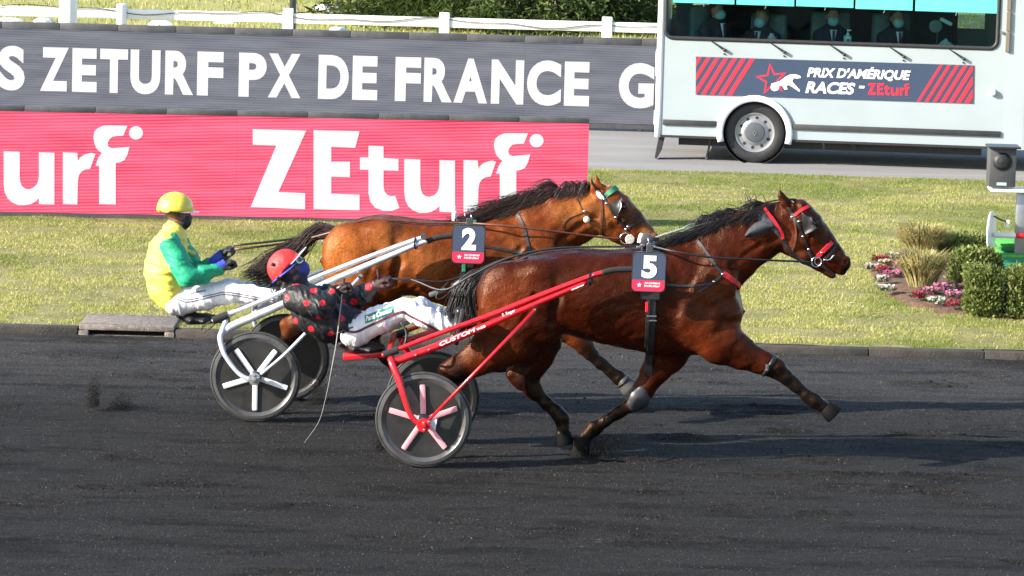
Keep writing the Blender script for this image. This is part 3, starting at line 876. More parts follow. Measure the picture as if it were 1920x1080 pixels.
b = MB(); q = BUS.P(sl0 - .045, BUS.sh(1230, 175)[1], -.15); b.box(q, (.05, .16, .44), R, bev=.012); b.build('rear_lamp', M['black_plastic'], bus, smooth=35)
b = MB(); q = BUS.P(sl0 - .03, BUS.sh(1230, 165)[1], -.25); b.box(q, (.06, .35, .95), R, bev=.02); b.build('rear_trim', M['white_paint'], bus, smooth=35)
# banner
M['navy'] = mk('navy banner print', srgb(48, 62, 86), .5, var=.05, vs=4)
M['banner_red'] = mk('red banner print', srgb(214, 40, 62), .5, var=.14, vs=30, stretch=(1, 1, 4))
M['banner_white'] = mk('white banner print', (.82, .82, .84), .5, var=.03)
bn = thing('race_banner', 'navy banner with red stripes, star and white race title fixed to the bus side', 'banner', BUS.px([(1565, 188)], .005)[0])
bq = [(1304.5, 177), (1824.5, 194), (1826, 122.5), (1305, 106)]
b = MB(); b.prism(BUS.px(bq, .006), BUS.n, .004); b.build('sheet', M['navy'], bn)
def clip_poly(P, inside, inter):
    out = []
    for i in range(len(P)):
        a, c = P[i], P[(i + 1) % len(P)]
        if inside(a): out.append(a)
        if inside(a) != inside(c): out.append(inter(a, c))
    return out
def stripe(ut, wpx, side):
    vt = lambda u: 106.8 + (u - 1305) * .0317 + .3; vb = lambda u: 177 + (u - 1304.5) * .0327 - .6
    P = [(ut - 43, vb(ut - 43)), (ut - 43 + wpx, vb(ut - 43 + wpx)), (ut + wpx, vt(ut + wpx)), (ut, vt(ut))]
    for lim, s in ((1305.5, 1), (1824, -1)):
        f = lambda p: s * (p[0] - lim) >= 0
        def it(a, c):
            t = (lim - a[0]) / (c[0] - a[0]); return (lim, a[1] + t * (c[1] - a[1]))
        P = clip_poly(P, f, it) if P else P
    if len(P) > 2:
        V, Fc = fill_poly(BUS.px(P, .0125)); mobj('stripe', V, Fc, M['banner_red'], bn)
for k in range(7): stripe(1309 + 16.2 * k, 7.5 + .5 * k * .5, 0)
for k in range(8): stripe(1762 + 14.8 * k, 6 + .6 * k, 1)
# star outline and the white sulky mark
ctr = (1447, 149)
def star(r0, r1, rot=-.12):
    return [(ctr[0] + (r0 if i % 2 == 0 else r1) * math.sin(rot + i * math.pi / 5) * .98, ctr[1] - (r0 if i % 2 == 0 else r1) * math.cos(rot + i * math.pi / 5)) for i in range(10)]
o, i_ = star(31, 13), star(23.5, 9.2)
b = MB(); P = list(BUS.px(o, .0125)) + list(BUS.px(i_, .0125))
b.add(P, [(k, (k + 1) % 10, 10 + (k + 1) % 10, 10 + k) for k in range(10)]); b.build('star', M['banner_red'], bn)
hm = [(1462, 152), (1474, 143), (1482, 139.5), (1491, 139), (1500, 142), (1502, 145.5), (1495, 147), (1489, 146), (1485, 152), (1490, 158), (1500, 169), (1499, 172), (1486, 163), (1479, 159), (1474, 161), (1477, 167), (1471, 168), (1467, 161), (1458, 160), (1450, 163), (1446, 157)]
V, Fc = fill_poly(BUS.px(hm, .0145)); mobj('running_horse_mark', V, Fc, M['banner_white'], bn)
V, Fc = fill_poly(BUS.px([(1453 + 8 * math.cos(t), 163 + 7.6 * math.sin(t)) for t in np.linspace(0, 6.28, 20, endpoint=False)], .016)); mobj('wheel_mark', V, Fc, M['banner_white'], bn)
for body, a, b_, h, m in (("PRIX D'AMÉRIQUE", (1513, 144), (1707, 150), 17.5, 'banner_white'), ('RACES', (1510, 174), (1603, 177), 21.5, 'banner_white'), ('-', (1610, 170), (1621, 170.5), 21, 'banner_white'),):
    V, Fc = BUS.text(body, a, b_, h, .035, .22, .0135); mobj('lettering', V, Fc, M[m], bn)
k_ = (81 / 536)
for key in 'ZEturf':
    P = [(1627 + (u - 470) * k_, 178 + (v - 392) * k_ * .98 - (u - 470) * k_ * -.0) for u, v in ZT[key]]
    V, Fc = fill_poly(BUS.px(P, .0135)); mobj('letter', V, Fc, M['banner_red'], bn)
# passengers behind the glass
M['skin'] = mk('skin', (.42, .24, .17), .55, var=.12, vs=12)
M['suit'] = mk('dark suit', (.022, .024, .034), .85, var=.2, vs=20, bump=.2, bs=60)
M['hair_grey'] = mk('grey hair', (.11, .10, .095), .7, var=.3, vs=40, bump=.4, bs=120)
M['suit_grey'] = mk('charcoal suit', (.04, .042, .046), .85, var=.2, vs=20); M['suit_navy'] = mk('navy suit', (.016, .022, .05), .85, var=.2, vs=20)
M['hair_dark'] = mk('dark hair', (.02, .016, .014), .6, var=.3, vs=40, bump=.4, bs=120); M['hair_brown2'] = mk('brown hair', (.07, .045, .03), .6, var=.3, vs=40, bump=.4, bs=120)
M['mask_blue'] = mk('pale blue mask', (.30, .62, .72), .7, var=.08, vs=20)
M['shirt'] = mk('white shirt', (.75, .77, .80), .7, var=.05)
M['tie'] = mk('dark tie', (.05, .05, .09), .6)
M['seat_teal'] = mk('teal grey seat', (.11, .19, .19), .6, var=.15, vs=6)
def passenger(u, v, off, turn, label, seat, msuit='suit', mhair='hair_grey', sc=(.09, .10)):
    """seated figure: body, hair, suit jacket, shirt front, tie and mask; v is the chin's height in the photo"""
    q = BUS.px([(u, v)], -off)[0]
    B_ = Body(q[1], .012)
    base = np.array([q[0], q[1], q[2]])
    f = np.array([math.sin(turn), -math.cos(turn), 0]); r = np.array([math.cos(turn), math.sin(turn), 0]); z = np.array([0, 0, 1.0])
    p = lambda a, b_, c: base + r * a + f * b_ + z * c
    bd = Body(q[1], .012)
    bd.ball3(p(0, -.01, .12), .082, .095, .115, k=.02); bd.ball3(p(0, .045, .045), .055, .05, .06, k=.03)
    bd.cone(p(0, .095, .08), p(0, .10, .055), .012, .016, k=.02)
    for s in (-1, 1): bd.ball3(p(.083 * s, -.01, .09), .014, .02, .032, k=.01)
    bd.cone(p(0, -.02, .02), p(0, -.03, -.10), .052, .06, k=.03)
    bd.cone(p(0, -.04, -.2), p(0, -.02, -.62), .13, .13, k=.05)
    for s in (-1, 1):
        bd.cone(p(.16 * s, -.03, -.15), p(.2 * s, .02, -.42), .045, .04, k=.04); bd.cone(p(.2 * s, .02, -.42), p(.1 * s, .24, -.50), .038, .03, k=.03); bd.cone(p(.1 * s, .24, -.50), p(.07 * s, .31, -.49), .032, .03, k=.02)
        bd.cone(p(.09 * s, 0, -.62), p(.1 * s, .42, -.60), .07, .055, k=.04); bd.cone(p(.1 * s, .42, -.60), p(.1 * s, .40, -1.0), .05, .04, k=.03)
    V, Fq = bd.mesh()
    root = thing('person', label, 'person', base - z * .68)
    mobj('body', V, Fq, M['skin'], root, smooth=True)
    sj = Body(q[1], .014)
    sj.cone(p(0, -.05, -.14), p(0, -.03, -.60), .15, .165, k=.06)
    for s in (-1, 1):
        sj.cone(p(.06 * s, -.04, -.06), p(.17 * s, -.04, -.14), .05, .068, k=.06); sj.cone(p(.17 * s, -.04, -.15), p(.215 * s, .02, -.42), .066, .055, k=.05); sj.cone(p(.215 * s, .02, -.42), p(.11 * s, .22, -.50), .053, .042, k=.03)
        sj.cone(p(.09 * s, 0, -.62), p(.1 * s, .43, -.60), .085, .068, k=.04); sj.cone(p(.1 * s, .43, -.60), p(.1 * s, .41, -.98), .06, .055, k=.03)
    V, Fq = sj.mesh(); mobj('suit', V, Fq, M[msuit], root, smooth=True)
    hb_ = Body(q[1], .012); hb_.ball3(p(0, -.022, .15), sc[0], sc[0] + .005, sc[1], k=.02); hb_.ball3(p(0, -.06, .08), .083, .06, .10, k=.02); hb_.ball3(p(0, .075, .09), .085, .07, .075, k=.015, sub=True)
    V, Fq = hb_.mesh(); mobj('hair', V, Fq, M[mhair], root, smooth=True)
    mb_ = Body(q[1], .01); mb_.ball3(p(0, .05, .045), .07, .062, .068, k=.02); mb_.ball3(p(0, -.06, .06), .12, .08, .12, k=.015, sub=True)
    V, Fq = mb_.mesh(); mobj('face_mask', V, Fq, M['mask_blue'], root, smooth=True)
    b = MB(); b.add([p(-.045, .10, -.06), p(.045, .10, -.06), p(.0, .135, -.30), p(-.02, .118, -.06), p(.02, .118, -.06)], [(0, 2, 1), (0, 3, 4, 1), (0, 2, 3), (1, 4, 2)]); b.build('shirt_front', M['shirt'], root)
    b = MB(); b.prism([p(-.014, .125, -.07), p(.014, .125, -.07), p(.02, .15, -.28), p(0, .152, -.31), p(-.02, .15, -.28)], f, .01); b.build('tie', M['tie'], root)
    st = thing('bus_seat', 'high backed teal-grey seat of the ' + seat, 'seat', base + np.array([0, .15, -1.15]))
    b = MB(); b.box(p(0, -.23, -.28), (.50, .12, .86), np.stack([r, f, z], 1), bev=.05); b.build('backrest', M['seat_teal'], st, smooth=40)
    b = MB(); b.box(p(0, .08, -.76), (.50, .50, .12), np.stack([r, f, z], 1), bev=.04); b.build('cushion', M['seat_teal'], st, smooth=40)
    b = MB(); b.lathe(p(0, .05, -1.15), z, [(.16, 0), (.16, .02), (.05, .04), (.05, .33)], 16); b.build('pedestal', M['dark_metal'], st)
passenger(1341, 38, .50, .75, 'masked passenger in dark suit, first from the bus rear, beside teal seat', 'passenger nearest the bus rear', 'suit_grey', 'hair_dark', (.093, .105))
passenger(1424, 54, .55, -.5, 'masked passenger in dark suit, second from the bus rear, looking down', 'second passenger from the bus rear', 'suit', 'hair_grey', (.088, .095))
passenger(1559, 52, .65, 0.05, 'masked passenger in dark suit facing out beside the pump bottle', 'passenger beside the pump bottle', 'suit_navy', 'hair_brown2', (.092, .11))
passenger(1681, 55, .60, .25, 'masked passenger in white shirt and tie, rightmost in the bus', 'rightmost passenger in the bus', 'suit', 'hair_dark', (.09, .10))
def sit(u, off=.12): return BUS.P(BUS.sh(u, 80)[0], hw0 + .0, -off)
# writing ledge with the bottle, papers and camera gear
led_ = thing('window_ledge', 'dark writing ledge running behind the bus window', 'ledge', BUS.P((swl + swr) / 2, hw0 - .03, -.3))
b = MB(); b.box(BUS.P((swl + swr) / 2, hw0 - .018, -.23), (swr - swl - .05, .38, .03), R); b.build('board', M['bus_inside'], led_)
b = MB(); b.box(BUS.P((swl + swr) / 2, hw0 - .06, -.40), (swr - swl - .05, .02, .05), R); b.build('front_edge', M['bus_inside'], led_)
q = BUS.P(BUS.sh(1589, 78)[0], hw0 - .002, -.08)
bt = thing('pump_bottle', 'small pale sanitiser pump bottle standing behind the bus window', 'bottle', q)
M['pale_plastic'] = mk('pale blue plastic', (.45, .72, .75), .35, var=.05)
b = MB(); b.lathe(q, (0, 0, 1), [(.046, 0), (.05, .006), (.05, .085), (.042, .098), (.018, .104)], 20); b.build('bottle_body', M['pale_plastic'], bt, smooth=35)
b = MB(); b.lathe(q, (0, 0, 1), [(.02, .104), (.02, .125), (.007, .127), (.007, .16)], 14); b.build('collar', M['white_paint'], bt, smooth=35)
b = MB(); b.box(q + np.array([.012, 0, .166]), (.06, .022, .016), bev=.004); b.build('pump_head', M['white_paint'], bt, smooth=35)
b = MB(); b.box(q + np.array([0, -.051, .045]), (.03, .002, .03)); b.build('print', M['tie'], bt)
q = BUS.P(BUS.sh(1757, 70)[0], hw0 - .002, -.3)
cm = thing('camera_gear', 'small piece of camera gear on a stand by the right end of the bus window', 'device', q)  # unlit camera gear, simplified to a head and arm on a stand
b = MB(); b.lathe(q, (0, 0, 1), [(.07, 0), (.07, .015), (.012, .025), (.012, .22)], 16); b.build('stand', M['dark_metal'], cm)
b = MB(); b.lathe(q + np.array([-.03, -.05, .24]), (0, -1, 0), [(.02, -.06), (.075, -.03), (.08, .02), (.05, .03), (0, .03)], 20); b.build('gear_head', M['seat_teal'], cm, smooth=35)
b = MB(); b.box(q + np.array([.1, -.05, .30]), (.17, .05, .05), [[.9, 0, .43], [0, 1, 0], [-.43, 0, .9]], bev=.02); b.build('arm', M['pale_plastic'], cm, smooth=35)
for i, (u, w_, lab) in enumerate(((1447, .14, 'small pile of paper before the passenger looking down'), (1775, .22, 'pale crumpled cloth on the ledge near the camera gear'), (1533, .10, 'flat white slip on the ledge left of the pump bottle'))):
    q = BUS.P(BUS.sh(u, 80)[0], hw0 - .002, -.12)
    b = MB(); hh = (.10, .11, .015)[i]
    n_ = 9; V = []; Fc = []
    for a in range(n_):
        for c in range(5): V.append(q + BUS.ex * (a / (n_ - 1) - .5) * w_ + np.array([0, .12 * (c / 4 - .5), hh * (math.sin(a / (n_ - 1) * math.pi) * (.5 + .5 * random.random())) * (c / 4) + .004]))
    for a in range(n_ - 1):
        for c in range(4): Fc.append((a * 5 + c, a * 5 + 5 + c, a * 5 + 6 + c, a * 5 + 1 + c))
    b.add(V, Fc); tag(b.build('paper', M['shirt'] if i != 1 else M['pale_plastic'], loc=q, smooth=True), lab, 'paper')
# ================================================================ horses
def horse_material(name, rough):
    """short bay coat: colour from the painted attribute, mottled by hair and sweat, with fine hair relief and ridged veins"""
    m = bpy.data.materials.new(name); m.use_nodes = True
    nt = m.node_tree; N = nt.nodes; L = nt.links; p = N['Principled BSDF']
    p.inputs['Specular IOR Level'].default_value = .24; p.inputs['Specular Tint'].default_value = (1.0, .62, .42, 1)
    tc = N.new('ShaderNodeTexCoord')
    def noise(sc, scale, det, rg=.6):
        mp = N.new('ShaderNodeMapping'); mp.inputs['Scale'].default_value = sc; mp.inputs['Rotation'].default_value = (0, .5, 0); L.new(tc.outputs['Object'], mp.inputs[0])
        n = N.new('ShaderNodeTexNoise'); n.inputs['Scale'].default_value = scale; n.inputs['Detail'].default_value = det; n.inputs['Roughness'].default_value = rg; L.new(mp.outputs[0], n.inputs['Vector']); return n.outputs[0]
    def rngm(x, a, b, c, d):
        r = N.new('ShaderNodeMapRange'); L.new(x, r.inputs[0])
        for i, q in enumerate((a, b, c, d)): r.inputs[i + 1].default_value = q
        return r.outputs[0]
    def op(o, a, b):
        r = N.new('ShaderNodeMath'); r.operation = o
        for i, q in enumerate((a, b)):
            if isinstance(q, (int, float)): r.inputs[i].default_value = q
            else: L.new(q, r.inputs[i])
        return r.outputs[0]
    big = noise((1, 1, 1), 5.0, 5); hair = noise((.8, 1.4, 2.2), 46, 6, .75)
    v = op('MULTIPLY', rngm(big, .35, .65, .80, 1.20), rngm(hair, .36, .64, .70, 1.34))
    at = N.new('ShaderNodeAttribute'); at.attribute_name = 'Col'
    hs = N.new('ShaderNodeHueSaturation'); L.new(v, hs.inputs['Value']); L.new(at.outputs['Color'], hs.inputs['Color']); L.new(hs.outputs[0], p.inputs['Base Color'])
    L.new(rngm(noise((1, 1, 1), 9, 4), .35, .65, rough - .10, rough + .14), p.inputs['Roughness'])
    vein = noise((1, 1, .7), 11, 2); ridge = op('SUBTRACT', 1.0, op('MULTIPLY', op('ABSOLUTE', op('SUBTRACT', vein, .5), 0), 26.0)); ridge = op('MAXIMUM', ridge, 0.0)
    h = op('ADD', op('MULTIPLY', hair, .55), op('MULTIPLY', ridge, .16))
    bp = N.new('ShaderNodeBump'); bp.inputs['Strength'].default_value = .55; bp.inputs['Distance'].default_value = .012; L.new(h, bp.inputs['Height']); L.new(bp.outputs[0], p.inputs['Normal'])
    return m
M['coat_dark'] = horse_material('dark bay coat', .31)
M['coat_light'] = horse_material('light bay coat', .34)
M['hair'] = mk('black horse hair', (.012, .010, .010), .38, var=.5, vs=60, spec=.6)
M['hair_brown'] = mk('dark brown horse hair', (.030, .014, .010), .40, var=.5, vs=60, spec=.6)
M['hoof'] = mk('hoof horn', (.005, .0047, .0046), .7, spec=.1, var=.3, vs=20, stretch=(1, 1, 6))
M['eye'] = mk('dark eye', (.008, .006, .005), .06, spec=.8)
def leg(B, st, lat, k=.022, kk=None):
    """st: (u, v, r_px, w_px, lateral shift)"""
    B.chain([(u, v, lat + (x[0] if x else 0.0), r * (.90 if r < 17 else .95), w * .92) for u, v, r, w, *x in st], k)
def hoof_mesh(top, bot, r0, r1, fwd, name, parent, Y):
    """a hoof: flared truncated cone with a flat sole, slanting towards the toe"""
    a = nrm(np.array(bot) - np.array(top)); f = np.asarray(fwd, float); f = nrm(f - a * f.dot(a)); side = np.cross(a, f)
    L = np.linalg.norm(np.array(bot) - np.array(top)); V = []; n = 18
    prof = [(0, r0 * .85), (.08, r0), (.5, (r0 + r1) / 2), (.93, r1), (1.0, r1 * .95)]
    for t, r in prof:
        for k in range(n):
            w = 2 * math.pi * k / n
            V.append(np.array(top) + a * L * t + f * r * (1.12 * math.cos(w) + .12 * t) * (1.0 if math.cos(w) > 0 else .85) + side * r * math.sin(w))
    Fc = []
    for i in range(len(prof) - 1):
        for k in range(n):
            l = (k + 1) % n; Fc.append((i * n + k, i * n + l, (i + 1) * n + l, (i + 1) * n + k))
    Fc += [tuple(range(n - 1, -1, -1)), tuple((len(prof) - 1) * n + k for k in range(n))]
    return mobj(name, V, Fc, M['hoof'], parent, smooth=40)
def paint(V, base, spots, Y):
    """coat colour: base with soft patches (point a, point b, radius inside, radius outside, colour)"""
    C = np.tile(np.array(base, float), (len(V), 1))
    for a, b, r0, r1, c, amt in spots:
        a = np.array(a); b = np.array(b); ab = b - a; L = max(ab.dot(ab), 1e-9)
        t = np.clip(((V - a) @ ab) / L, 0, 1)[:, None]
        d = np.linalg.norm(V - a - t * ab, axis=1)
        w = np.clip((r1 - d) / (r1 - r0), 0, 1); w = (w * w * (3 - 2 * w) * amt)[:, None]
        C = C * (1 - w) + np.array(c) * w
    return C
def strands(paths, r0, r1, n=3, seg=9):
    """hair: thin tapered strands along 3-D control paths -> verts, tri-quads"""
    V = []; Fc = []
    for P in paths:
        Q = smooth_path(P, max(2, seg // max(1, len(P) - 1))); m = len(Q); b = len(V)
        T = np.gradient(Q, axis=0); T /= np.linalg.norm(T, axis=1)[:, None] + 1e-9
        for i in range(m):
            a = np.array([0, -1.0, 0.2]); a = nrm(a - T[i] * a.dot(T[i])); c = np.cross(T[i], a)
            f = i / (m - 1); r = r0 * (1 - f) ** .5 * (1 - .0 * f) + r1 * f
            if i == 0: r *= .7
            for k in range(n):
                w = 2 * math.pi * k / n
                V.append(Q[i] + r * (math.cos(w) * a * .6 + math.sin(w) * c))
        for i in range(m - 1):
            for k in range(n):
                l = (k + 1) % n; Fc.append((b + i * n + k, b + i * n + l, b + (i + 1) * n + l, b + (i + 1) * n + k))
    return np.array(V), np.array(Fc, dtype=np.int32)
def lock(root, ctrl, n, spread, lspread, r0, r1, Y, jit=6.0, tip=0.25):
    """a lock of hair: n strands that start near 'root' points and follow the photo control line 'ctrl' (u, v, lat)"""
    out = []
    c = np.array(ctrl, float)
    for k in range(n):
        f = _h.random(); o = _h.normal(size=2) * spread; ol = _h.normal() * lspread
        L = 1 - tip * _h.random()
        st = np.array(root[0]) * (1 - f) + np.array(root[1]) * f
        pts = [W(st[0], st[1], Y + st[2] + _h.normal() * lspread * .3)]
        d = st - c[0]
        for j in range(1, len(c)):
            t = j / (len(c) - 1)
            q = c[0] + (c[j] - c[0]) * L
            w = (1 - t) * .75
            pts.append(W(q[0] + d[0] * w + o[0] * t + _h.normal() * jit * t, q[1] + d[1] * w + o[1] * t + _h.normal() * jit * t, Y + q[2] + d[2] * w + ol * t))
        out.append(np.array(pts))
    return out

def flesh(x, y, z):
    a = vn3(x * 9, y * 9, z * 9); b = vn3(x * 21 + 7, y * 21, z * 21 + 3); c = vn3(x * 14 + z * 10, y * 20 + 5, (z - x * .6) * 34)
    return .010 * a + .0055 * b + .0040 * c

# ---------------------------------------------------------------- horse number 5 (near)
Y1 = 0.53
def build_horse5():
    B = Body(Y1, .0075)
    B.prof([(892, 596, 612, .03), (897, 566, 640, .13), (908, 541, 662, .185), (930, 515, 672, .235), (965, 489, 664, .272), (1000, 477, 644, .288), (1050, 470, 625, .282), (1100, 468, 636, .284),
            (1150, 469, 648, .285), (1200, 465, 657, .270), (1240, 458, 664, .245), (1280, 459, 666, .220), (1320, 474, 662, .205), (1352, 498, 648, .175), (1376, 528, 630, .135), (1388, 556, 606, .08), (1393, 578, 590, .02)], k=.03)
    # neck and crest
    B.chain([(1300, 528, 0, 70, 42), (1340, 492, 0, 62, 36), (1385, 460, 0, 52, 28), (1425, 440, 0, 42, 24), (1456, 428, 0, 38, 23)], .05)
    B.chain([(1258, 466, 0, 16, 20), (1320, 444, 0, 16, 14), (1380, 420, 0, 15, 11), (1430, 401, 0, 13, 9), (1468, 388, 0, 12, 10)], .05)
    # head: skull, face, muzzle, jaw
    B.chain([(1478, 406, 0, 25, 22), (1500, 413, 0, 28, 27), (1520, 435, 0, 28, 24), (1541, 462, 0, 25, 18), (1560, 484, 0, 21.5, 15.5), (1574, 496, 0, 18, 15)], .03)
    B.chain([(1502, 387, 0, 14, 20), (1528, 412, 0, 12, 19), (1552, 446, 0, 10, 12), (1574, 476, 0, 9, 10)], .02)
    B.ball(1489, 450, 0, 30, 28, .085, 0, .03)
    B.chain([(1484, 462, .0, 19, 20), (1510, 480, 0, 14, 17), (1535, 497, 0, 11, 13), (1556, 511, 0, 10, 12)], .02)
    B.ball(1581, 494, 0, 13, 13, .056, -50, .02)
    B.ball(1575, 508, 0, 11, 8, .046, -20, .012)
    B.ball(1559, 516, 0, 10, 6.5, .040, -12, .010)
    for s in (-1, 1):
        B.ball(1586, 488, .040 * s, 8.5, 8, .018, -40, .012)
        B.ball(1587.5, 491, .060 * s, 5.2, 3.4, .014, 60, .008, sub=True)
        B.chain([(1549, 517, .062 * s, 1.4), (1572, 514.5, .058 * s, 1.4), (1584, 509, .045 * s, 1.2)], .006, sub=True)
        B.ball(1523, 417, .082 * s, 10, 8, .022, -40, .014)
        B.ball(1524, 419, .108 * s, 6, 4.5, .014, -40, .006, sub=True)
        B.chain([(1520, 436, .088 * s, 4), (1545, 466, .066 * s, 3), (1562, 484, .055 * s, 2.5)], .02)
        B.chain([(1497, 478, .088 * s, 2.5), (1515, 466, .092 * s, 2.5), (1520, 445, .098 * s, 2.5)], .018, sub=True)
        # ears
        B.chain([(1483, 392, .055 * s, 11, 9), (1473, 380, .062 * s, 9.5, 6.5), (1465, 367, .064 * s, 6.5, 4.5), (1461.5, 356, .062 * s, 1.8, 1.8)], .012)
        B.chain([(1482, 384, .078 * s, 4.5, 6), (1472, 369, .080 * s, 3.5, 4), (1466, 361, .074 * s, 1.5, 2)], .008, sub=True)
        # shoulder, chest and quarter muscles
        B.ball(1325, 556, .145 * s, 48, 78, .085, -28, .05)
        B.ball(1290, 598, .165 * s, 42, 38, .085, -15, .045)
        B.ball(1366, 584, .10 * s, 26, 36, .09, 15, .04)
        B.chain([(1268, 484, .11 * s, 11, 10), (1318, 545, .19 * s, 9, 8), (1362, 592, .17 * s, 14, 12)], .045)
        B.ball(955, 548, .14 * s, 62, 58, .13, 20, .06)
        B.ball(1010, 512, .16 * s, 38, 26, .11, 0, .06)
        B.ball(1012, 606, .15 * s, 38, 44, .105, 35, .05)
        B.chain([(1003, 556, .280 * s, 5), (982, 604, .288 * s, 6), (948, 650, .262 * s, 5)], .03, sub=True)
        B.chain([(1040, 500, .292 * s, 4), (1046, 560, .292 * s, 6), (1036, 606, .27 * s, 6)], .04, sub=True)
        B.chain([(1250, 640, .262 * s, 4), (1180, 630, .292 * s, 4), (1090, 606, .296 * s, 4)], .03, sub=True)
        B.chain([(1300, 520, .218 * s, 4), (1276, 566, .262 * s, 5), (1262, 604, .275 * s, 5)], .03, sub=True)
        B.ball(1338, 600, .205 * s, 16, 34, .05, -35, .03)
        B.ball(922, 580, .20 * s, 20, 46, .06, 10, .04)
        B.chain([(1268, 560, .275 * s, 6), (1262, 610, .272 * s, 7), (1272, 650, .25 * s, 6)], .05, sub=True)
        B.chain([(1372, 500, .155 * s, 5), (1425, 462, .125 * s, 4), (1462, 448, .115 * s, 4)], .035, sub=True)
    # near hind leg, driving back past the wheel
    leg(B, [(972, 590, 72, 38), (958, 628, 56, 32), (925, 652, 42, 26), (893, 674, 30, 19), (862, 690, 25, 15), (846, 702, 23, 14)], -.145, .035)
    leg(B, [(884, 662, 8, 7), (852, 680, 7, 6), (832, 692, 10, 9), (842, 706, 14, 11)], -.145)
    leg(B, [(848, 700, 21, 14), (836, 728, 17, 12), (822, 762, 12.5, 9), (808, 795, 12.5, 9.5), (800, 812, 16, 12.5), (787, 830, 11.5, 10.5), (780, 840, 14, 13)], -.145)
    # far hind leg, swinging forward
    leg(B, [(995, 588, 68, 38), (1008, 634, 46, 30), (1004, 668, 33, 22), (992, 694, 26, 16), (984, 708, 24, 15)], .145, .035)
    leg(B, [(985, 650, 8, 7), (968, 686, 8, 7), (960, 701, 11, 9), (975, 716, 14, 11)], .145)
    leg(B, [(984, 708, 22, 14), (1001, 732, 17, 12), (1024, 755, 13.5, 9.5), (1043, 772, 14, 10), (1052, 784, 16, 12.5), (1055, 800, 12.5, 10.5), (1054, 812, 14, 12)], .145)
    # near foreleg, reaching out
    leg(B, [(1318, 612, 50, 32), (1352, 640, 42, 28), (1392, 663, 30, 20), (1428, 680, 21, 15), (1452, 690, 18.5, 14)], -.13, .035)
    leg(B, [(1438, 684, 17, 14), (1456, 691, 18.5, 15), (1472, 705, 15, 12), (1492, 724, 12, 9.5), (1512, 741, 12, 9.5), (1528, 752, 15, 12), (1540, 760, 12, 11), (1546, 765, 13, 12)], -.13)
    # far foreleg, leaving the ground
    leg(B, [(1276, 628, 46, 30), (1250, 664, 38, 26), (1228, 698, 27, 18), (1208, 730, 19.5, 15), (1199, 744, 18.5, 15)], .12, .03)
    leg(B, [(1204, 734, 18, 15), (1196, 748, 18.5, 15), (1182, 759, 15, 12), (1160, 773, 12, 9.5), (1134, 790, 12, 9.5), (1114, 803, 15.5, 12), (1102, 814, 12.5, 11), (1097, 820, 13, 12)], .12)
    V, Fq = B.mesh(flesh)
    p = lambda u, v, l=0: W(u, v, Y1 + l)
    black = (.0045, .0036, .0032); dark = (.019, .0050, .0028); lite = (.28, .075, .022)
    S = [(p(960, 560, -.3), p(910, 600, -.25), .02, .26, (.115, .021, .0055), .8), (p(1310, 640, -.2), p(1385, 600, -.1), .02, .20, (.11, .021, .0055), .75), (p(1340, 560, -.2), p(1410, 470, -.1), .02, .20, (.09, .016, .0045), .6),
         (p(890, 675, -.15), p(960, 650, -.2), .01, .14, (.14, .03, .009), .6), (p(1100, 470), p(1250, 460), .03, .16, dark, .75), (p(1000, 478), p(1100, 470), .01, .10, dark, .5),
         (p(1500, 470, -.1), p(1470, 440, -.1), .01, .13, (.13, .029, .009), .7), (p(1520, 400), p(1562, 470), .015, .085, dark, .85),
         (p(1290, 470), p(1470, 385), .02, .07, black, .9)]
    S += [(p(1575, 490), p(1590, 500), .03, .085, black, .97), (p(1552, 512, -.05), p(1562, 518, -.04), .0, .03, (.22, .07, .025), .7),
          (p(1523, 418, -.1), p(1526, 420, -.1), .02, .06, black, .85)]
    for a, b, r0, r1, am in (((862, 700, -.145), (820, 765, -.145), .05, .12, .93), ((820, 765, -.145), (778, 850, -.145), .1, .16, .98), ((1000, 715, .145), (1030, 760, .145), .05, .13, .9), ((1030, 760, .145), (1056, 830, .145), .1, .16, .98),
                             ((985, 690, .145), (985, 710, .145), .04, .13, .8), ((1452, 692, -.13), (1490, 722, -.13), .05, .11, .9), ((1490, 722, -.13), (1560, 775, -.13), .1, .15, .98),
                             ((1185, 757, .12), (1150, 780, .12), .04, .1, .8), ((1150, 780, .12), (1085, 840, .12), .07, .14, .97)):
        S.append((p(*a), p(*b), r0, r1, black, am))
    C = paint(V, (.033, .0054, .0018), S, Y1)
    z = -V[:, 2]
    root = thing('horse', 'dark bay racehorse wearing number five, nearest the camera, at full trot', 'horse', (p(1150, 560)[0], Y1, 0))
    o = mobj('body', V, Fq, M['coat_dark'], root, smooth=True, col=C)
    for t, b, r0, r1, f, l in (((1093, 818), (1090, 858), 15, 18, (-.6, 0, -.3), .12), ((1545, 764), (1563, 781), 14, 18, (1, 0, .35), -.13), ((1054, 810), (1059, 834), 14, 16, (.4, 0, -.3), .145), ((782, 837), (774, 856), 14, 17, (-.2, 0, -.2), -.145)):
        q = mpp(Y1)
        hoof_mesh(p(*t, l), p(*b, l), r0 * q, r1 * q, f, 'hoof', root, Y1)
    for s in (-1, 1):
        b = MB(); b.sphere(p(1524, 419, .094 * s), .020); b.build('eye', M['eye'], root, smooth=True)
    Sf = Surf(V, Fq)
    # mane: blown back along the crest, and the tail
    P = []
    for k in range(34):
        t = k / 33; u = 1272 + t * 196; v = 455 - t * 70
        L = (34 + 30 * _h.random()) * (1.0 + .7 * math.sin(math.pi * min(1, t * 1.25)))
        P += lock(((u - 3, v, -.015), (u + 4, v, .02)), [(u, v, 0), (u - L * .45, v - 2 + 8 * _h.random(), -.05), (u - L * 1.0, v + 16 + 14 * _h.random(), -.10)], 26, 4, .015, .0030, .0010, Y1, 2)
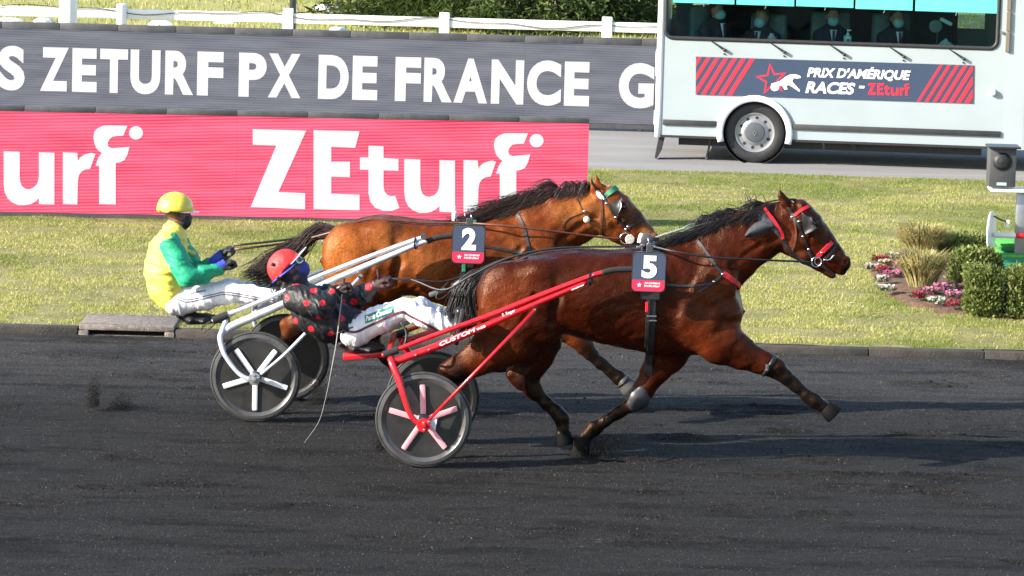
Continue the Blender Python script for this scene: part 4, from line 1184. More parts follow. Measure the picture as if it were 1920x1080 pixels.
    for k in range(16):      # locks lifted by the wind
        u = _h.uniform(1330, 1455); v = 417 - (u - 1340) * .30
        P += lock(((u, v, -.01), (u + 3, v, .01)), [(u, v + 3, 0), (u - 14, v - 5 - 6 * _h.random(), -.02), (u - 30, v - 4 - 7 * _h.random(), -.03), (u - 44 - 16 * _h.random(), v + 4 + 14 * _h.random(), -.03)], 9, 3, .015, .003, .001, Y1, 3)
    for k in range(9):      # stray wisps in the air
        u = _h.uniform(1325, 1440); v = 418 - (u - 1340) * .37
        P += lock(((u, v, 0), (u + 3, v, 0)), [(u, v, 0), (u - 10 * _h.random(), v - 4 - 14 * _h.random(), 0), (u - 4 - 22 * _h.random(), v - 24 * _h.random() - 2, 0), (u - 10 - 30 * _h.random(), v - 22 + 34 * _h.random(), 0)], 1 + int(2 * _h.random()), 3, .02, .0018, .0008, Y1, 3)
    for k in range(8):
        u = 1478 + 3 * k; v = 374 + .6 * k * k * .3
        P += lock(((u, v, -.03), (u + 3, v, .03)), [(u, v + 2, 0), (u + 10, v + 2, 0), (u + 22, v + 12, 0)], 8, 2, .02, .0030, .0010, Y1, 1)
    Vh, Fh = strands(P, .0035, .0008); mobj('mane', Vh, Fh, M['hair'], root, smooth=True)
    P = []
    for k in range(26):
        t = k / 25
        P += lock(((932 - 8 * t, 505 + 14 * t, -.05), (932 - 8 * t, 505 + 14 * t, .05)), [(928, 512, 0), (896 - 14 * (1 - t), 512 + 12 * t, 0), (858 + 26 * t - 10, 548 + 14 * t, -.01), (835 + 46 * t, 592 + 16 * t, 0), (826 + 58 * t, 610 + 22 * t, 0)], 34, 5, .035, .0035, .0008, Y1, 3, .3)
    Vh, Fh = strands(P, .0036, .0008); mobj('tail', Vh, Fh, M['hair'], root, smooth=True)
    return root, Sf
HORSE5, SURF5 = build_horse5()

# ---------------------------------------------------------------- horse number 2 (far)
Y2 = 2.37
def build_horse2():
    B = Body(Y2, .0078)
    B.prof([(606, 478, 500, .03), (611, 455, 530, .12), (622, 438, 560, .18), (645, 422, 586, .23), (680, 409, 584, .268), (722, 405, 562, .278), (770, 411, 554, .276), (820, 416, 568, .28),
            (865, 416, 582, .272), (905, 413, 590, .25), (945, 412, 594, .225), (985, 420, 592, .205), (1015, 436, 584, .18), (1045, 462, 566, .14), (1058, 490, 545, .08), (1063, 508, 526, .02)], k=.03)
    B.chain([(975, 478, 0, 66, 40), (1012, 446, 0, 60, 35), (1052, 420, 0, 51, 27), (1088, 404, 0, 41, 23), (1110, 398, 0, 37, 23)], .05)
    B.chain([(930, 420, 0, 15, 18), (985, 400, 0, 15, 13), (1040, 382, 0, 13, 11), (1085, 369, 0, 12, 9), (1115, 364, 0, 12, 10)], .05)
    B.chain([(1124, 378, 0, 23, 21), (1146, 385, 0, 27, 25), (1165, 402, 0, 27, 23), (1186, 424, 0, 25, 17), (1206, 441, 0, 21, 15), (1219, 450, 0, 17, 14)], .03)
    B.chain([(1146, 360, 0, 12, 19), (1170, 379, 0, 11, 18), (1194, 406, 0, 10, 12), (1216, 432, 0, 8, 10)], .02)
    B.ball(1132, 412, 0, 30, 26, .083, 0, .03)
    B.chain([(1130, 422, 0, 17, 19), (1156, 440, 0, 14, 16), (1180, 456, 0, 11, 12), (1200, 468, 0, 9, 11)], .02)
    B.ball(1224, 449, 0, 13, 12, .054, -45, .02); B.ball(1217, 463, 0, 10, 8, .045, -20, .012); B.ball(1203, 471, 0, 10, 6, .04, -12, .01)
    for s in (-1, 1):
        B.ball(1229, 444, .039 * s, 8, 8, .018, -40, .012); B.ball(1231, 447, .058 * s, 5, 3.2, .014, 60, .008, sub=True)
        B.ball(1168, 386, .080 * s, 10, 8, .022, -40, .014); B.ball(1168, 388, .105 * s, 6, 4.5, .014, -40, .006, sub=True)
        B.chain([(1164, 404, .085 * s, 4), (1188, 428, .064 * s, 3), (1206, 444, .054 * s, 2.5)], .02)
        B.chain([(1140, 440, .086 * s, 2.5), (1158, 430, .09 * s, 2.5), (1163, 410, .095 * s, 2.5)], .018, sub=True)
        du = -3 if s < 0 else 6; dv = 2 if s < 0 else -3
        B.chain([(1128 + du, 365 + dv, .052 * s, 10.5, 9), (1119 + du, 352 + dv, .058 * s, 8.5, 6), (1114 + du, 341 + dv, .058 * s, 6, 4), (1111 + du, 330 + dv, .056 * s, 1.8, 1.8)], .012)
        B.chain([(1128 + du, 357 + dv, .074 * s, 4.5, 6), (1119 + du, 343 + dv, .076 * s, 3.5, 4), (1114 + du, 336 + dv, .07 * s, 1.5, 2)], .008, sub=True)
        B.ball(1000, 500, .14 * s, 46, 72, .085, -28, .05); B.ball(965, 542, .16 * s, 40, 36, .085, -15, .045); B.ball(1036, 526, .095 * s, 24, 33, .09, 15, .04)
        B.chain([(945, 432, .11 * s, 11, 10), (992, 490, .19 * s, 9, 8), (1034, 532, .165 * s, 13, 12)], .045)
        B.ball(660, 470, .14 * s, 56, 54, .125, 20, .06); B.ball(715, 438, .155 * s, 36, 24, .105, 0, .06); B.ball(716, 528, .145 * s, 36, 42, .10, 35, .05)
        B.chain([(706, 478, .270 * s, 5), (686, 524, .277 * s, 6), (652, 566, .252 * s, 5)], .03, sub=True)
        B.chain([(742, 430, .282 * s, 4), (748, 490, .282 * s, 6), (738, 532, .26 * s, 6)], .04, sub=True)
        B.chain([(976, 466, .212 * s, 4), (950, 508, .255 * s, 5), (938, 546, .268 * s, 5)], .03, sub=True)
        B.ball(628, 500, .19 * s, 19, 42, .06, 10, .04)
        B.chain([(942, 500, .27 * s, 6), (936, 550, .265 * s, 7), (945, 585, .245 * s, 6)], .05, sub=True)
        B.chain([(1040, 462, .15 * s, 5), (1088, 424, .12 * s, 4), (1118, 408, .11 * s, 4)], .035, sub=True)
    # near hind, driving back; far hind, forward
    leg(B, [(676, 512, 68, 36), (660, 548, 52, 31), (628, 572, 39, 25), (592, 592, 28, 18), (562, 607, 23, 14), (548, 620, 21, 13)], -.145, .035)
    leg(B, [(584, 582, 8, 7), (554, 598, 7, 6), (535, 609, 10, 9), (545, 622, 13, 10)], -.145)
    leg(B, [(550, 618, 20, 13), (538, 646, 15, 11), (524, 678, 12, 8.5), (511, 710, 12, 9), (503, 727, 15, 12), (493, 744, 11, 10), (487, 753, 13, 12)], -.145)
    leg(B, [(695, 512, 64, 36), (710, 555, 43, 29), (706, 588, 31, 21), (696, 612, 25, 15), (688, 626, 22, 14)], .145, .035)
    leg(B, [(686, 570, 8, 7), (672, 604, 8, 7), (665, 618, 10, 9), (679, 632, 13, 10)], .145)
    leg(B, [(688, 626, 20, 13), (704, 650, 16, 11), (726, 672, 12.5, 9), (744, 689, 13, 9.5), (752, 700, 15, 12), (755, 716, 12, 10), (754, 727, 13, 12)], .145)
    # near fore, reaching; far fore, folded back
    leg(B, [(996, 560, 46, 30), (1022, 588, 38, 26), (1052, 612, 28, 18), (1078, 632, 19.5, 14), (1094, 646, 17.5, 13)], -.13, .035)
    leg(B, [(1084, 638, 16, 13), (1096, 648, 17, 14), (1108, 662, 14, 11), (1126, 680, 11.5, 9), (1146, 698, 11.5, 9), (1160, 708, 14, 11), (1170, 718, 11.5, 10), (1176, 724, 13, 12)], -.13)
    leg(B, [(972, 570, 42, 28), (970, 606, 33, 23), (972, 640, 22, 16), (972, 668, 17.5, 14)], .12, .03)
    leg(B, [(972, 664, 17, 14), (972, 676, 17, 14), (958, 684, 14, 11), (938, 687, 11, 8.5), (914, 690, 11, 8.5), (898, 692, 14, 11), (886, 700, 11, 10), (880, 704, 12.5, 11)], .12)
    V, Fq = B.mesh(flesh)
    p = lambda u, v, l=0: W(u, v, Y2 + l)
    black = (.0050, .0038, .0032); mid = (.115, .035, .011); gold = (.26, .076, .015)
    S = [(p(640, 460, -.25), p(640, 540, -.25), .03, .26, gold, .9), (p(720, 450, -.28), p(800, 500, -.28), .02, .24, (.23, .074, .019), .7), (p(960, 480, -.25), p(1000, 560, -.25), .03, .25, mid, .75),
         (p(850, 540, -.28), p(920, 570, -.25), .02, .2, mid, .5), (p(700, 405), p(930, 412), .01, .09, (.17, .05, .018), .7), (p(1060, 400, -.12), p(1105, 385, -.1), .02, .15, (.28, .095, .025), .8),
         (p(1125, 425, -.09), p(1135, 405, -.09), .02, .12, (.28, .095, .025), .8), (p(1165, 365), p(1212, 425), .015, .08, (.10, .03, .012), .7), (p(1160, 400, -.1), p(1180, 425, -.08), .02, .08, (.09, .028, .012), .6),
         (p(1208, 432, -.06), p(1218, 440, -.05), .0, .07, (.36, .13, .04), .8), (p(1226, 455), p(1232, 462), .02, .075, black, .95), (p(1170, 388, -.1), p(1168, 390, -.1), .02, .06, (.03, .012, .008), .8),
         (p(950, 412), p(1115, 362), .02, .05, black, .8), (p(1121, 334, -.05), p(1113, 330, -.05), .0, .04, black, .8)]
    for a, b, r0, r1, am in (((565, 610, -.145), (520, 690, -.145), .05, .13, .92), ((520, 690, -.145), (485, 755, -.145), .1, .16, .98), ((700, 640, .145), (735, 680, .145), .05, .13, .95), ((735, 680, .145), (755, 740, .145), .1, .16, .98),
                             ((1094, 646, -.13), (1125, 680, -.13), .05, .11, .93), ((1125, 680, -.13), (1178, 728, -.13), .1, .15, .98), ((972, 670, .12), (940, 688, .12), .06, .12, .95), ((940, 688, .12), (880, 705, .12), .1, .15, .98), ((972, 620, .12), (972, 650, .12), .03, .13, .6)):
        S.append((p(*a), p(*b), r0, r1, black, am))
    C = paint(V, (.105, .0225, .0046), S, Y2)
    root = thing('horse', 'lighter golden bay racehorse wearing number two, behind the dark bay', 'horse', (p(840, 500)[0], Y2, 0))
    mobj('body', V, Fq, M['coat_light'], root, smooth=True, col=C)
    q = mpp(Y2)
    for t, b, r0, r1, f, l in (((1174, 722), (1190, 740), 13, 17, (1, 0, .3), -.13), ((882, 702), (866, 716), 13, 16, (-.3, 0, -1), .12), ((754, 725), (758, 748), 13, 16, (.4, 0, -.3), .145), ((489, 750), (482, 768), 13, 16, (-.2, 0, -.2), -.145)):
        hoof_mesh(p(*t, l), p(*b, l), r0 * q, r1 * q, f, 'hoof', root, Y2)
    for s in (-1, 1):
        b = MB(); b.sphere(p(1168, 388, .092 * s), .020); b.build('eye', M['eye'], root, smooth=True)
    P = []
    for k in range(40):      # long mane streaming back
        t = k / 39; u = 935 + t * 170; v = 414 - t * 53
        L = 60 + 55 * _h.random() if t < .8 else 40 * (1.15 - t) * 3
        up = 5 + (24 * math.exp(-((t - .66) / .26) ** 2) + 12) * _h.random() ** .8
        P += lock(((u - 3, v, -.012), (u + 4, v, .02)), [(u, v + 2, 0), (u - L * .30, v - 2 - up * .85, -.05), (u - L * .75, v + 8 - up * .75 + 8 * _h.random(), -.06), (u - L * 1.25, v + 14 - up * .55 + 24 * _h.random(), -.06)], 34, 6, .022, .003, .001, Y2, 5)
    Vh, Fh = strands(P, .0024, .0006); mobj('mane', Vh, Fh, M['hair_brown'], root, smooth=True)
    P = []
    for k in range(30):
        t = k / 29
        e = [(588 - 20 * t, 424 + 20 * t, 0), (556 - 20 * t, 452 + 40 * t, 0), (520 - 45 * (1 - t) * (_h.random()) - 10 * t, 490 + 44 * t, 0), (470 - 20 * (1 - t) + 60 * t * _h.random(), 515 + 24 * t, 0)]
        P += lock(((634 - 16 * t, 425 + 22 * t, -.05), (634 - 16 * t, 425 + 22 * t, .05)), [(628, 432, 0)] + e, 36, 7, .05, .0035, .0008, Y2, 5, .4)
    Vh, Fh = strands(P, .0036, .0008); mobj('tail', Vh, Fh, M['hair_brown'], root, smooth=True)
    return root, Surf(V, Fq)
HORSE2, SURF2 = build_horse2()
# ================================================================ sulkies
M['red_paint'] = mk('red sulky paint', (.55, .010, .018), .30, var=.22, vs=14, coat=.35, rvar=.12)
M['silver_paint'] = mk('white silver sulky paint', (.58, .61, .66), .28, metal=.25, var=.16, vs=12, coat=.4)
M['pink_spoke'] = mk('pink spoke paint', (.72, .32, .36), .4, var=.08, vs=10)
M['white_spoke'] = mk('white spoke paint', (.80, .80, .82), .4, var=.05, vs=10)
M['wheel_disc'] = mk('dark wheel disc', (.015, .0145, .014), .5, var=.55, vs=5, rvar=.12)
M['wheel_rim'] = mk('grey composite rim', (.060, .060, .062), .34, var=.25, vs=9, rvar=.1)
M['tyre'] = mk('dusty tyre', (.028, .028, .028), .7, var=.5, vs=14, bump=.2, bs=90)
M['foam'] = mk('black foam grip', (.016, .016, .018), .9, bump=.4, bs=200)
M['print_white'] = mk('white print', (.8, .8, .8), .5, var=.03)
def wheel(root, c, R, ang0, mspoke, side):
    """racing disc wheel; side -1: outer face towards the camera"""
    n = np.array([0, float(side), 0]); c = np.array(c)
    b = MB(); b.lathe(c, n, [(R * .83, -.010), (R * .86, -.020), (R * .935, -.018), (R * .955, 0), (R * .935, .018), (R * .87, .022), (R * .83, .012), (R * .79, .007), (R * .785, -.006), (R * .83, -.010)], 64, cap=False)
    w = b.build('wheel', M['wheel_rim'], root, smooth=35)
    # the closed disc is its own dark sheet on both faces
    for o in (.0072, -.0072):
        b = MB(); b.lathe(c, n, [(R * .80, o), (R * .05, o * 1.35)], 64, cap=False); b.build('disc', M['wheel_disc'], w, smooth=35)
    b = MB(); P = [c + R * .968 * np.array([math.cos(t), 0, math.sin(t)]) for t in np.linspace(0, 2 * math.pi, 64, endpoint=False)]
    b.tube(P, R * .030, 10, closed=True, flat=1.0, ref=(0, 1, 0)); b.build('tyre', M['tyre'], w, smooth=True)
    for k in range(5):
        a = math.radians(ang0 + 72 * k); d = np.array([math.cos(a), 0, math.sin(a)]); s_ = np.array([-math.sin(a), 0, math.cos(a)])
        b = MB()
        for face in (1,):
            P = [c + d * R * t + n * face * (.017 + .006 * (1 - t)) for t in (.12, .2, .45, .70, .735)]
            b.tube(P, [R * .056, R * .060, R * .060, R * .060, R * .052], 10, flat=.30, ref=n)
        b.build('spoke', mspoke, w, smooth=40)
    b = MB(); b.lathe(c, n, [(R * .14, -.03), (R * .14, .03), (R * .10, .042), (R * .04, .05), (R * .04, .075), (0, .078)], 20); b.build('hub', M['dark_metal'], w, smooth=35)
    return w
def text_flat(body, a, b_, hpx, Y, m, parent, name='lettering', offset=.03, shear=.0, off=-.0):
    V, Fc = text_mesh(body, offset, shear); y0, y1 = caph(offset)
    A, B2 = W(*a, Y), W(*b_, Y); ex = B2 - A; L = np.linalg.norm(ex); ex = ex / L; ez = np.array([-ex[2], 0, ex[0]]); H = hpx * mpp(Y)
    x = (V[:, 0] - V[:, 0].min()) / (V[:, 0].max() - V[:, 0].min()) * L; y = (V[:, 1] - y0) / (y1 - y0) * H
    return mobj(name, [A + ex * p + ez * q for p, q in zip(x, y)], Fc, m, parent)

def sulky5():
    Ym = Y1; Yn = Ym - .525; Yf = Ym + .525
    root = thing('sulky', 'red racing sulky with pink spoked wheels drawn by horse number five', 'sulky', (W(794, 880, Ym)[0], Ym, 0))
    R = .349
    cn = W(794, 791, Yn); cn[2] = R + .004
    cf = cn + np.array([.045, 1.05, 0])
    w = wheel(root, cn, R, 93, M['pink_spoke'], -1); wheel(root, cf, R, 88, M['pink_spoke'], 1)
    b = MB(); b.prism([cn + np.array(q) for q in ((.03, -.0185, -.02), (.085, -.0185, -.1), (.10, -.0185, .03), (.05, -.0185, .02))], (0, -1, 0), .002); b.build('maker_label', M['print_white'], w)
    q = mpp(Yn)
    for s, nm in ((-1, 'near'), (1, 'far')):
        def p(u, v, lat, s=s):       # photo points of the near side; the far side is their mirror image
            P = W(u, v, Ym - lat)
            if s > 0: P = P.copy(); P[1] = 2 * Ym - P[1]; P[0] += .045 * lat / .525
            return P
        # fork and brace on the outer side of the wheel
        b = MB(); b.tube(smooth_path([p(731, 668, .50), (p(736, 684, .55)), p(748, 712, .585), p(757, 742, .60), p(768, 774, .605), p(780, 790, .605), p(794, 796, .605)], 6), [.021, .026, .026, .023, .020, .018, .022], 10, flat=.75, ref=(0, 1, 0)); b.build('fork', M['red_paint'], root, smooth=True)
        b = MB(); b.tube([p(803, 789, .605), p(906, 683, .545), p(1003, 582, .435)], [.011, .0135, .015], 10); b.build('brace', M['red_paint'], root, smooth=True)
        b = MB(); b.lathe(p(794, 797, .612), (0, float(s), 0), [(.05, -.01), (.05, .008), (.02, .01), (.018, .022), (0, .024)], 14); b.build('axle_plate', M['red_paint'], root, smooth=35)
        for du, dv in ((0, -4), (10, -6), (1, 9)):
            b = MB(); b.lathe(p(794 + du, 797 + dv, .622), (0, float(s), 0), [(.009, 0), (.009, .008), (0, .01)], 8); b.build('bolt', M['steel'], root)
        # two-tube shaft running up along the horse
        b = MB(); P = smooth_path([p(733, 674, .50), p(745, 676, .50), p(779, 664, .49), p(830, 645, .475), p(912, 610, .455), p(1003, 570, .43), p(1060, 546, .415), p(1100, 529, .405)], 5)
        b.tube(P, [.026, .026, .025, .024, .022, .019, .016], 10, flat=1.15, ref=(0, 0, 1)); lw = b.build('lower_shaft', M['red_paint'], root, smooth=True)
        b = MB(); P = smooth_path([p(716, 667, .50), p(746, 655, .495), p(790, 638, .485), p(860, 612, .47), p(920, 591, .455), p(1000, 559, .43), p(1070, 532, .41), p(1115, 515.5, .40), p(1138, 509, .395)], 5)
        b.tube(P, [.015, .0165, .0175, .018, .021, .021, .020, .019, .018], 10); b.build('upper_shaft', M['red_paint'], root, smooth=True)
        b = MB(); b.tube(smooth_path([p(719, 666, .50), p(733, 660.5, .498), p(746, 655.5, .495)], 4), .028, 12); b.build('grip', M['foam'], root, smooth=40)
        b = MB(); b.tube(smooth_path([p(1128, 512, .398), p(1148, 506.5, .39), p(1170, 505, .385), p(1196, 505, .38)], 5), .021, 10); b.build('shaft_tip', M['foam'], root, smooth=True)
        b = MB(); P, N = [], []
        for t in np.linspace(0, 2 * math.pi, 14, endpoint=False): P.append(p(1107, 523, .403) + np.array([.012 * math.sin(t), .026 * math.sin(t), .040 * math.cos(t)]))
        b.tube(P, .008, 6, closed=True); b.build('shaft_strap', M['strap'], root)
        for u, v in ((779, 666), (804, 656), (1003, 581), (1112, 516)):
            b = MB(); b.lathe(p(u, v, .515 if u < 900 else .46 if u < 1050 else .425), (0, float(s), 0), [(.008, -.01), (.008, .012), (0, .013)], 8); b.build('bolt', M['steel'], root)
        # foot rest: upright plate and stirrup hung inside the shaft
        b = MB(); b.box(p(862, 612, .36), (.035, .10, .27), [[.985, 0, .17], [0, 1, 0], [-.17, 0, .985]], bev=.012); b.build('foot_rest', M['black_plastic'], root, smooth=40)
        b = MB(); b.tube([p(862, 632, .36), p(846, 628, .47)], .012, 8); b.build('foot_bracket', M['dark_metal'], root)
    # arch across, seat stem and seat
    P = [W(731, 668, Ym - .50), W(734, 662, Ym - .42), W(728, 655, Ym - .2), W(727, 654, Ym), W(728, 655, Ym + .2), W(734, 662, Ym + .42), W(731, 668, Ym + .50)]
    P = np.array([W(731, 668, Ym - .50) + np.array([0, d, z]) for d, z in ((0, 0), (.06, .025), (.25, .03), (.5, .03), (.75, .03), (.94, .025), (1.0, 0))])
    b = MB(); b.tube(smooth_path(P, 5), .024, 10, flat=.8); b.build('arch', M['red_paint'], root, smooth=True)
    b = MB(); b.box((W(645, 669, Ym) + W(722, 662, Ym)) / 2, (np.linalg.norm(W(645, 669, Ym) - W(725, 662, Ym)), .10, .045), [[.996, 0, -.09], [0, 1, 0], [.09, 0, .996]], bev=.008); b.build('seat_beam', M['red_paint'], root, smooth=40)
    S = Body(Ym, .008)
    S.chain([(646, 644, 0, 9, 26), (665, 648, 0, 8.5, 46), (695, 651, 0, 8, 44), (716, 651, 0, 6, 22)], .02)
    S.ball(640, 640, 0, 9, 8, .16, 15, .02); S.ball(672, 655, 0, 26, 8, .09, 0, .02)
    V, Fq = S.mesh(); mobj('seat', V, Fq, M['black_rubber'], root, smooth=True)
    b = MB(); t = np.linspace(0, 2 * math.pi, 20, endpoint=False); cc = W(635, 656, Ym - .02)
    b.tube([cc + np.array([.022 * math.cos(a), 0, .014 * math.sin(a)]) for a in t], .004, 6, closed=True); b.build('seat_ring', M['steel'], root)
    b = MB(); b.tube(smooth_path([W(752, 604, Ym - .3), W(762, 625, Ym - .32), W(757, 648, Ym - .33), W(740, 655, Ym - .2)], 6), .009, 8); b.build('cable', M['black_rubber'], root, smooth=True)
    text_flat('CUSTOM', (825, 649.5), (893, 620.5), 7.2, Ym - .51, M['print_white'], root, offset=.03, shear=.25)
    text_flat('WEB', (895, 620), (911, 613), 4.5, Ym - .495, M['print_white'], root, offset=.03, shear=.2)
    text_flat('S. Roger', (942, 594), (967, 584), 6, Ym - .485, M['print_white'], root, offset=.02, shear=.2)
    b = MB(); A, B2 = W(1071, 545, Ym - .438), W(1094, 535.5, Ym - .432); z = np.array([.35, 0, .94]) * .012
    b.add([A, B2, B2 + z, A + z], [(0, 1, 2, 3)]); b.build('shaft_label', M['print_white'], root)
    return root
SULKY5 = sulky5()

Ys2 = 2.37
def sulky2():
    Ym = Ys2; Yn = Ym - .525
    root = thing('sulky', 'white and silver racing sulky with white spoked wheels drawn by horse number two', 'sulky', (W(479, 795, Ym)[0], Ym, 0))
    R = .349
    cn = W(479, 709, Yn); cn[2] = R + .004
    cf = cn + np.array([.17, 1.04, 0])
    wheel(root, cn, R, 270, M['white_spoke'], -1); wheel(root, cf, R, 262, M['white_spoke'], 1)
    for s in (-1, 1):
        def p(u, v, lat, s=s):
            P = W(u, v, Ym - lat)
            if s > 0: P = P.copy(); P[1] = 2 * Ym - P[1]; P[0] += .17 * lat / .525
            return P
        b = MB(); b.tube(smooth_path([p(424, 600, .50), p(416, 622, .545), p(413, 636, .565), p(421, 664, .59), p(443, 695, .60), p(462, 709, .605), p(478, 712, .605)], 6), [.018, .022, .022, .019, .017, .018, .022], 10, flat=.8, ref=(0, 1, 0)); b.build('fork', M['silver_paint'], root, smooth=True)
        b = MB(); b.tube(smooth_path([p(489, 702, .605), p(530, 668, .585), p(567, 631, .555), p(676, 519, .45)], 5), [.012, .014, .014], 10); b.build('brace', M['silver_paint'], root, smooth=True)
        b = MB(); b.lathe(p(477, 711, .612), (0, float(s), 0), [(.05, -.01), (.05, .008), (.02, .01), (.018, .022), (0, .024)], 7); b.build('axle_plate', M['dark_silver'], root)
        for du, dv in ((0, -7), (7, -2), (0, 4)):
            b = MB(); b.lathe(p(477 + du, 711 + dv, .622), (0, float(s), 0), [(.009, 0), (.009, .008), (0, .01)], 8); b.build('bolt', M['steel'], root)
        b = MB(); P = smooth_path([p(421, 626, .52), p(428, 616, .515), p(445, 607, .51), p(490, 588, .50), p(540, 566, .485), p(610, 532, .46), p(700, 493, .43), p(780, 459, .41), p(806, 451, .40)], 5)
        b.tube(P, [.022, .030, .030, .030, .028, .026, .024, .020, .016], 10, flat=1.05); b.build('lower_shaft', M['silver_paint'], root, smooth=True)
        b = MB(); P = smooth_path([p(398, 602, .50), p(425, 590, .495), p(470, 573, .485), p(586, 523, .455), p(680, 486, .43), p(781, 449, .405), p(798, 446, .40)], 5)
        b.tube(P, [.014, .016, .0175, .019, .019, .018, .015], 10); b.build('upper_shaft', M['silver_paint'], root, smooth=True)
        b = MB(); b.tube(smooth_path([p(399, 601, .50), p(412, 596, .498), p(427, 590, .495)], 4), .03, 12); b.build('grip', M['foam'], root, smooth=40)
        b = MB(); b.tube(smooth_path([p(800, 453, .402), p(818, 446, .395), p(836, 443, .388), p(858, 441, .385)], 5), .021, 10); b.build('shaft_tip', M['foam'], root, smooth=True)
        b = MB(); P = [p(780, 456, .407) + np.array([.012 * math.sin(t), .026 * math.sin(t), .040 * math.cos(t)]) for t in np.linspace(0, 2 * math.pi, 14, endpoint=False)]
        b.tube(P, .008, 6, closed=True); b.build('shaft_strap', M['strap'], root)
        b = MB(); b.lathe(p(794, 443, .41), (0, float(s), 0), [(.022, -.03), (.022, .03)], 10); b.build('shaft_clamp', M['dark_metal'], root)
        b = MB(); b.lathe(p(676, 518, .455), (0, float(s), 0), [(.02, -.012), (.02, .012), (0, .014)], 12); b.build('brace_knob', M['steel'], root)
        b = MB(); b.box(p(531, 548, .36), (.035, .10, .22), [[.985, 0, .17], [0, 1, 0], [-.17, 0, .985]], bev=.012); b.build('foot_rest', M['black_plastic'], root, smooth=40)
        b = MB(); b.tube([p(528, 566, .36), p(528, 568, .47)], .012, 8); b.build('foot_bracket', M['dark_metal'], root)
    P = np.array([W(422, 603, Ym - .50) + np.array([x, d, z]) for x, d, z in ((0, 0, 0), (0, .06, .03), (.04, .25, .035), (.08, .5, .035), (.12, .75, .035), (.16, .94, .03), (.16, 1.0, 0))])
    b = MB(); b.tube(smooth_path(P, 5), .024, 10, flat=.8); b.build('arch', M['silver_paint'], root, smooth=True)
    b = MB(); b.box((W(350, 604, Ym) + W(430, 598, Ym)) / 2, (.34, .10, .04), [[.996, 0, -.08], [0, 1, 0], [.08, 0, .996]], bev=.008); b.build('seat_beam', M['dark_metal'], root, smooth=40)
    S = Body(Ym, .008)
    S.chain([(344, 592, 0, 8, 26), (360, 595, 0, 8, 44), (385, 597, 0, 7.5, 42), (402, 596, 0, 6, 20)], .02); S.ball(338, 589, 0, 8, 6, .15, 10, .02); S.ball(366, 601, 0, 24, 7, .09, 0, .02)
    V, Fq = S.mesh(); mobj('seat', V, Fq, M['black_rubber'], root, smooth=True)
    b = MB(); b.tube(smooth_path([W(404, 606, Ym - .5), W(390, 618, Ym - .52), W(377, 622, Ym - .5), W(383, 610, Ym - .45), W(400, 600, Ym - .45)], 6), .005, 6); b.build('cable', M['black_rubber'], root, smooth=True)
    text_flat('polo', (628, 531), (646, 523), 6, Ym - .492, M['hub_grey'], root, offset=.02, shear=.1)
    return root
M['dark_silver'] = mk('brushed plate', (.35, .36, .38), .35, metal=.7)
SULKY2 = sulky2()
# ================================================================ drivers
M['driver_skin'] = mk('driver skin', (.13, .060, .038), .5, var=.15, vs=15)
M['jacket'] = mk('race jacket', rough=.6, var=.10, vs=9, attr=True, bump=.7, bs=16, detail=6)
M['jacket_black'] = mk('black spotted jacket', rough=.5, var=.15, vs=9, attr=True, spec=.35, bump=.9, bs=16, detail=6)
M['trousers'] = mk('white race trousers', (.76, .75, .77), .6, var=.05, vs=8, bump=.6, bs=13, stretch=(2.2, 1, .8))
M['glove'] = mk('black glove', (.016, .016, .02), .6, var=.3, vs=40, bump=.3, bs=120)
M['glove_red'] = mk('dark red glove', (.05, .008, .010), .7, var=.5, vs=30, base2=(.010, .008, .009), bump=.3, bs=120)
M['helmet_yellow'] = mk('yellow helmet cover', (.70, .58, .06), .35, var=.14, vs=9, coat=.3, bump=.25, bs=18)
M['helmet_red'] = mk('red helmet cover', (.62, .03, .03), .55, var=.12, vs=9, bump=.6, bs=22)
M['mask_black'] = mk('black mask', (.014, .014, .022), .7, bump=.2, bs=60)
M['mask_navy'] = mk('blue mask', (.02, .035, .22), .6, bump=.3, bs=40)
M['boot'] = mk('black boot', (.014, .014, .015), .3, var=.2, vs=15)
M['goggle_frame'] = mk('cream goggle frame', (.75, .72, .55), .4)
M['goggle_lens'] = mk('goggle lens', (.04, .05, .09), .08, spec=.7)
M['cuff_blue'] = mk('blue cuff', (.02, .05, .42), .6, bump=.3, bs=60)
M['stripe_dark'] = mk('dark stripe', (.06, .05, .10), .6)
M['stripe_red'] = mk('red brown stripe', (.16, .02, .02), .6)
M['patch_green'] = mk('green patch', (.01, .20, .13), .5)
M['print_blue'] = mk('violet print', (.16, .13, .5), .6)
def head(B, c, th):
    """face and skull into body B; th: pitch of the forward direction in the X-Z plane"""
    f = np.array([math.cos(th), 0, math.sin(th)]); u = np.array([-math.sin(th), 0, math.cos(th)]); l = np.array([0, 1.0, 0])
    p = lambda a, b, h: np.asarray(c) + f * a + l * b + u * h
    dg = math.degrees(th)
    B.ball3(p(-.012, 0, .035), .100, .077, .090, dg, .02); B.ball3(p(.030, 0, -.040), .062, .058, .082, dg, .03); B.ball3(p(.060, 0, -.098), .028, .032, .024, dg, .025)
    B.cone(p(.086, 0, .010), p(.108, 0, -.030), .010, .015, k=.014)
    for s in (-1, 1):
        B.ball3(p(.084, .031 * s, .004), .012, .017, .011, dg, .012, sub=True); B.ball3(p(.078, .031 * s, .004), .013, .014, .012, dg, .006)
        B.ball3(p(-.008, .078 * s, -.012), .022, .010, .032, dg, .01)
        B.cone(p(.03, .05 * s, -.03), p(.06, .03 * s, -.04), .025, .02, k=.02)
    B.cone(p(.088, -.022, -.068), p(.088, .022, -.068), .007, .007, k=.008)
    B.cone(p(.088, -.018, -.080), p(.088, .018, -.080), .007, .007, k=.008)
    return p
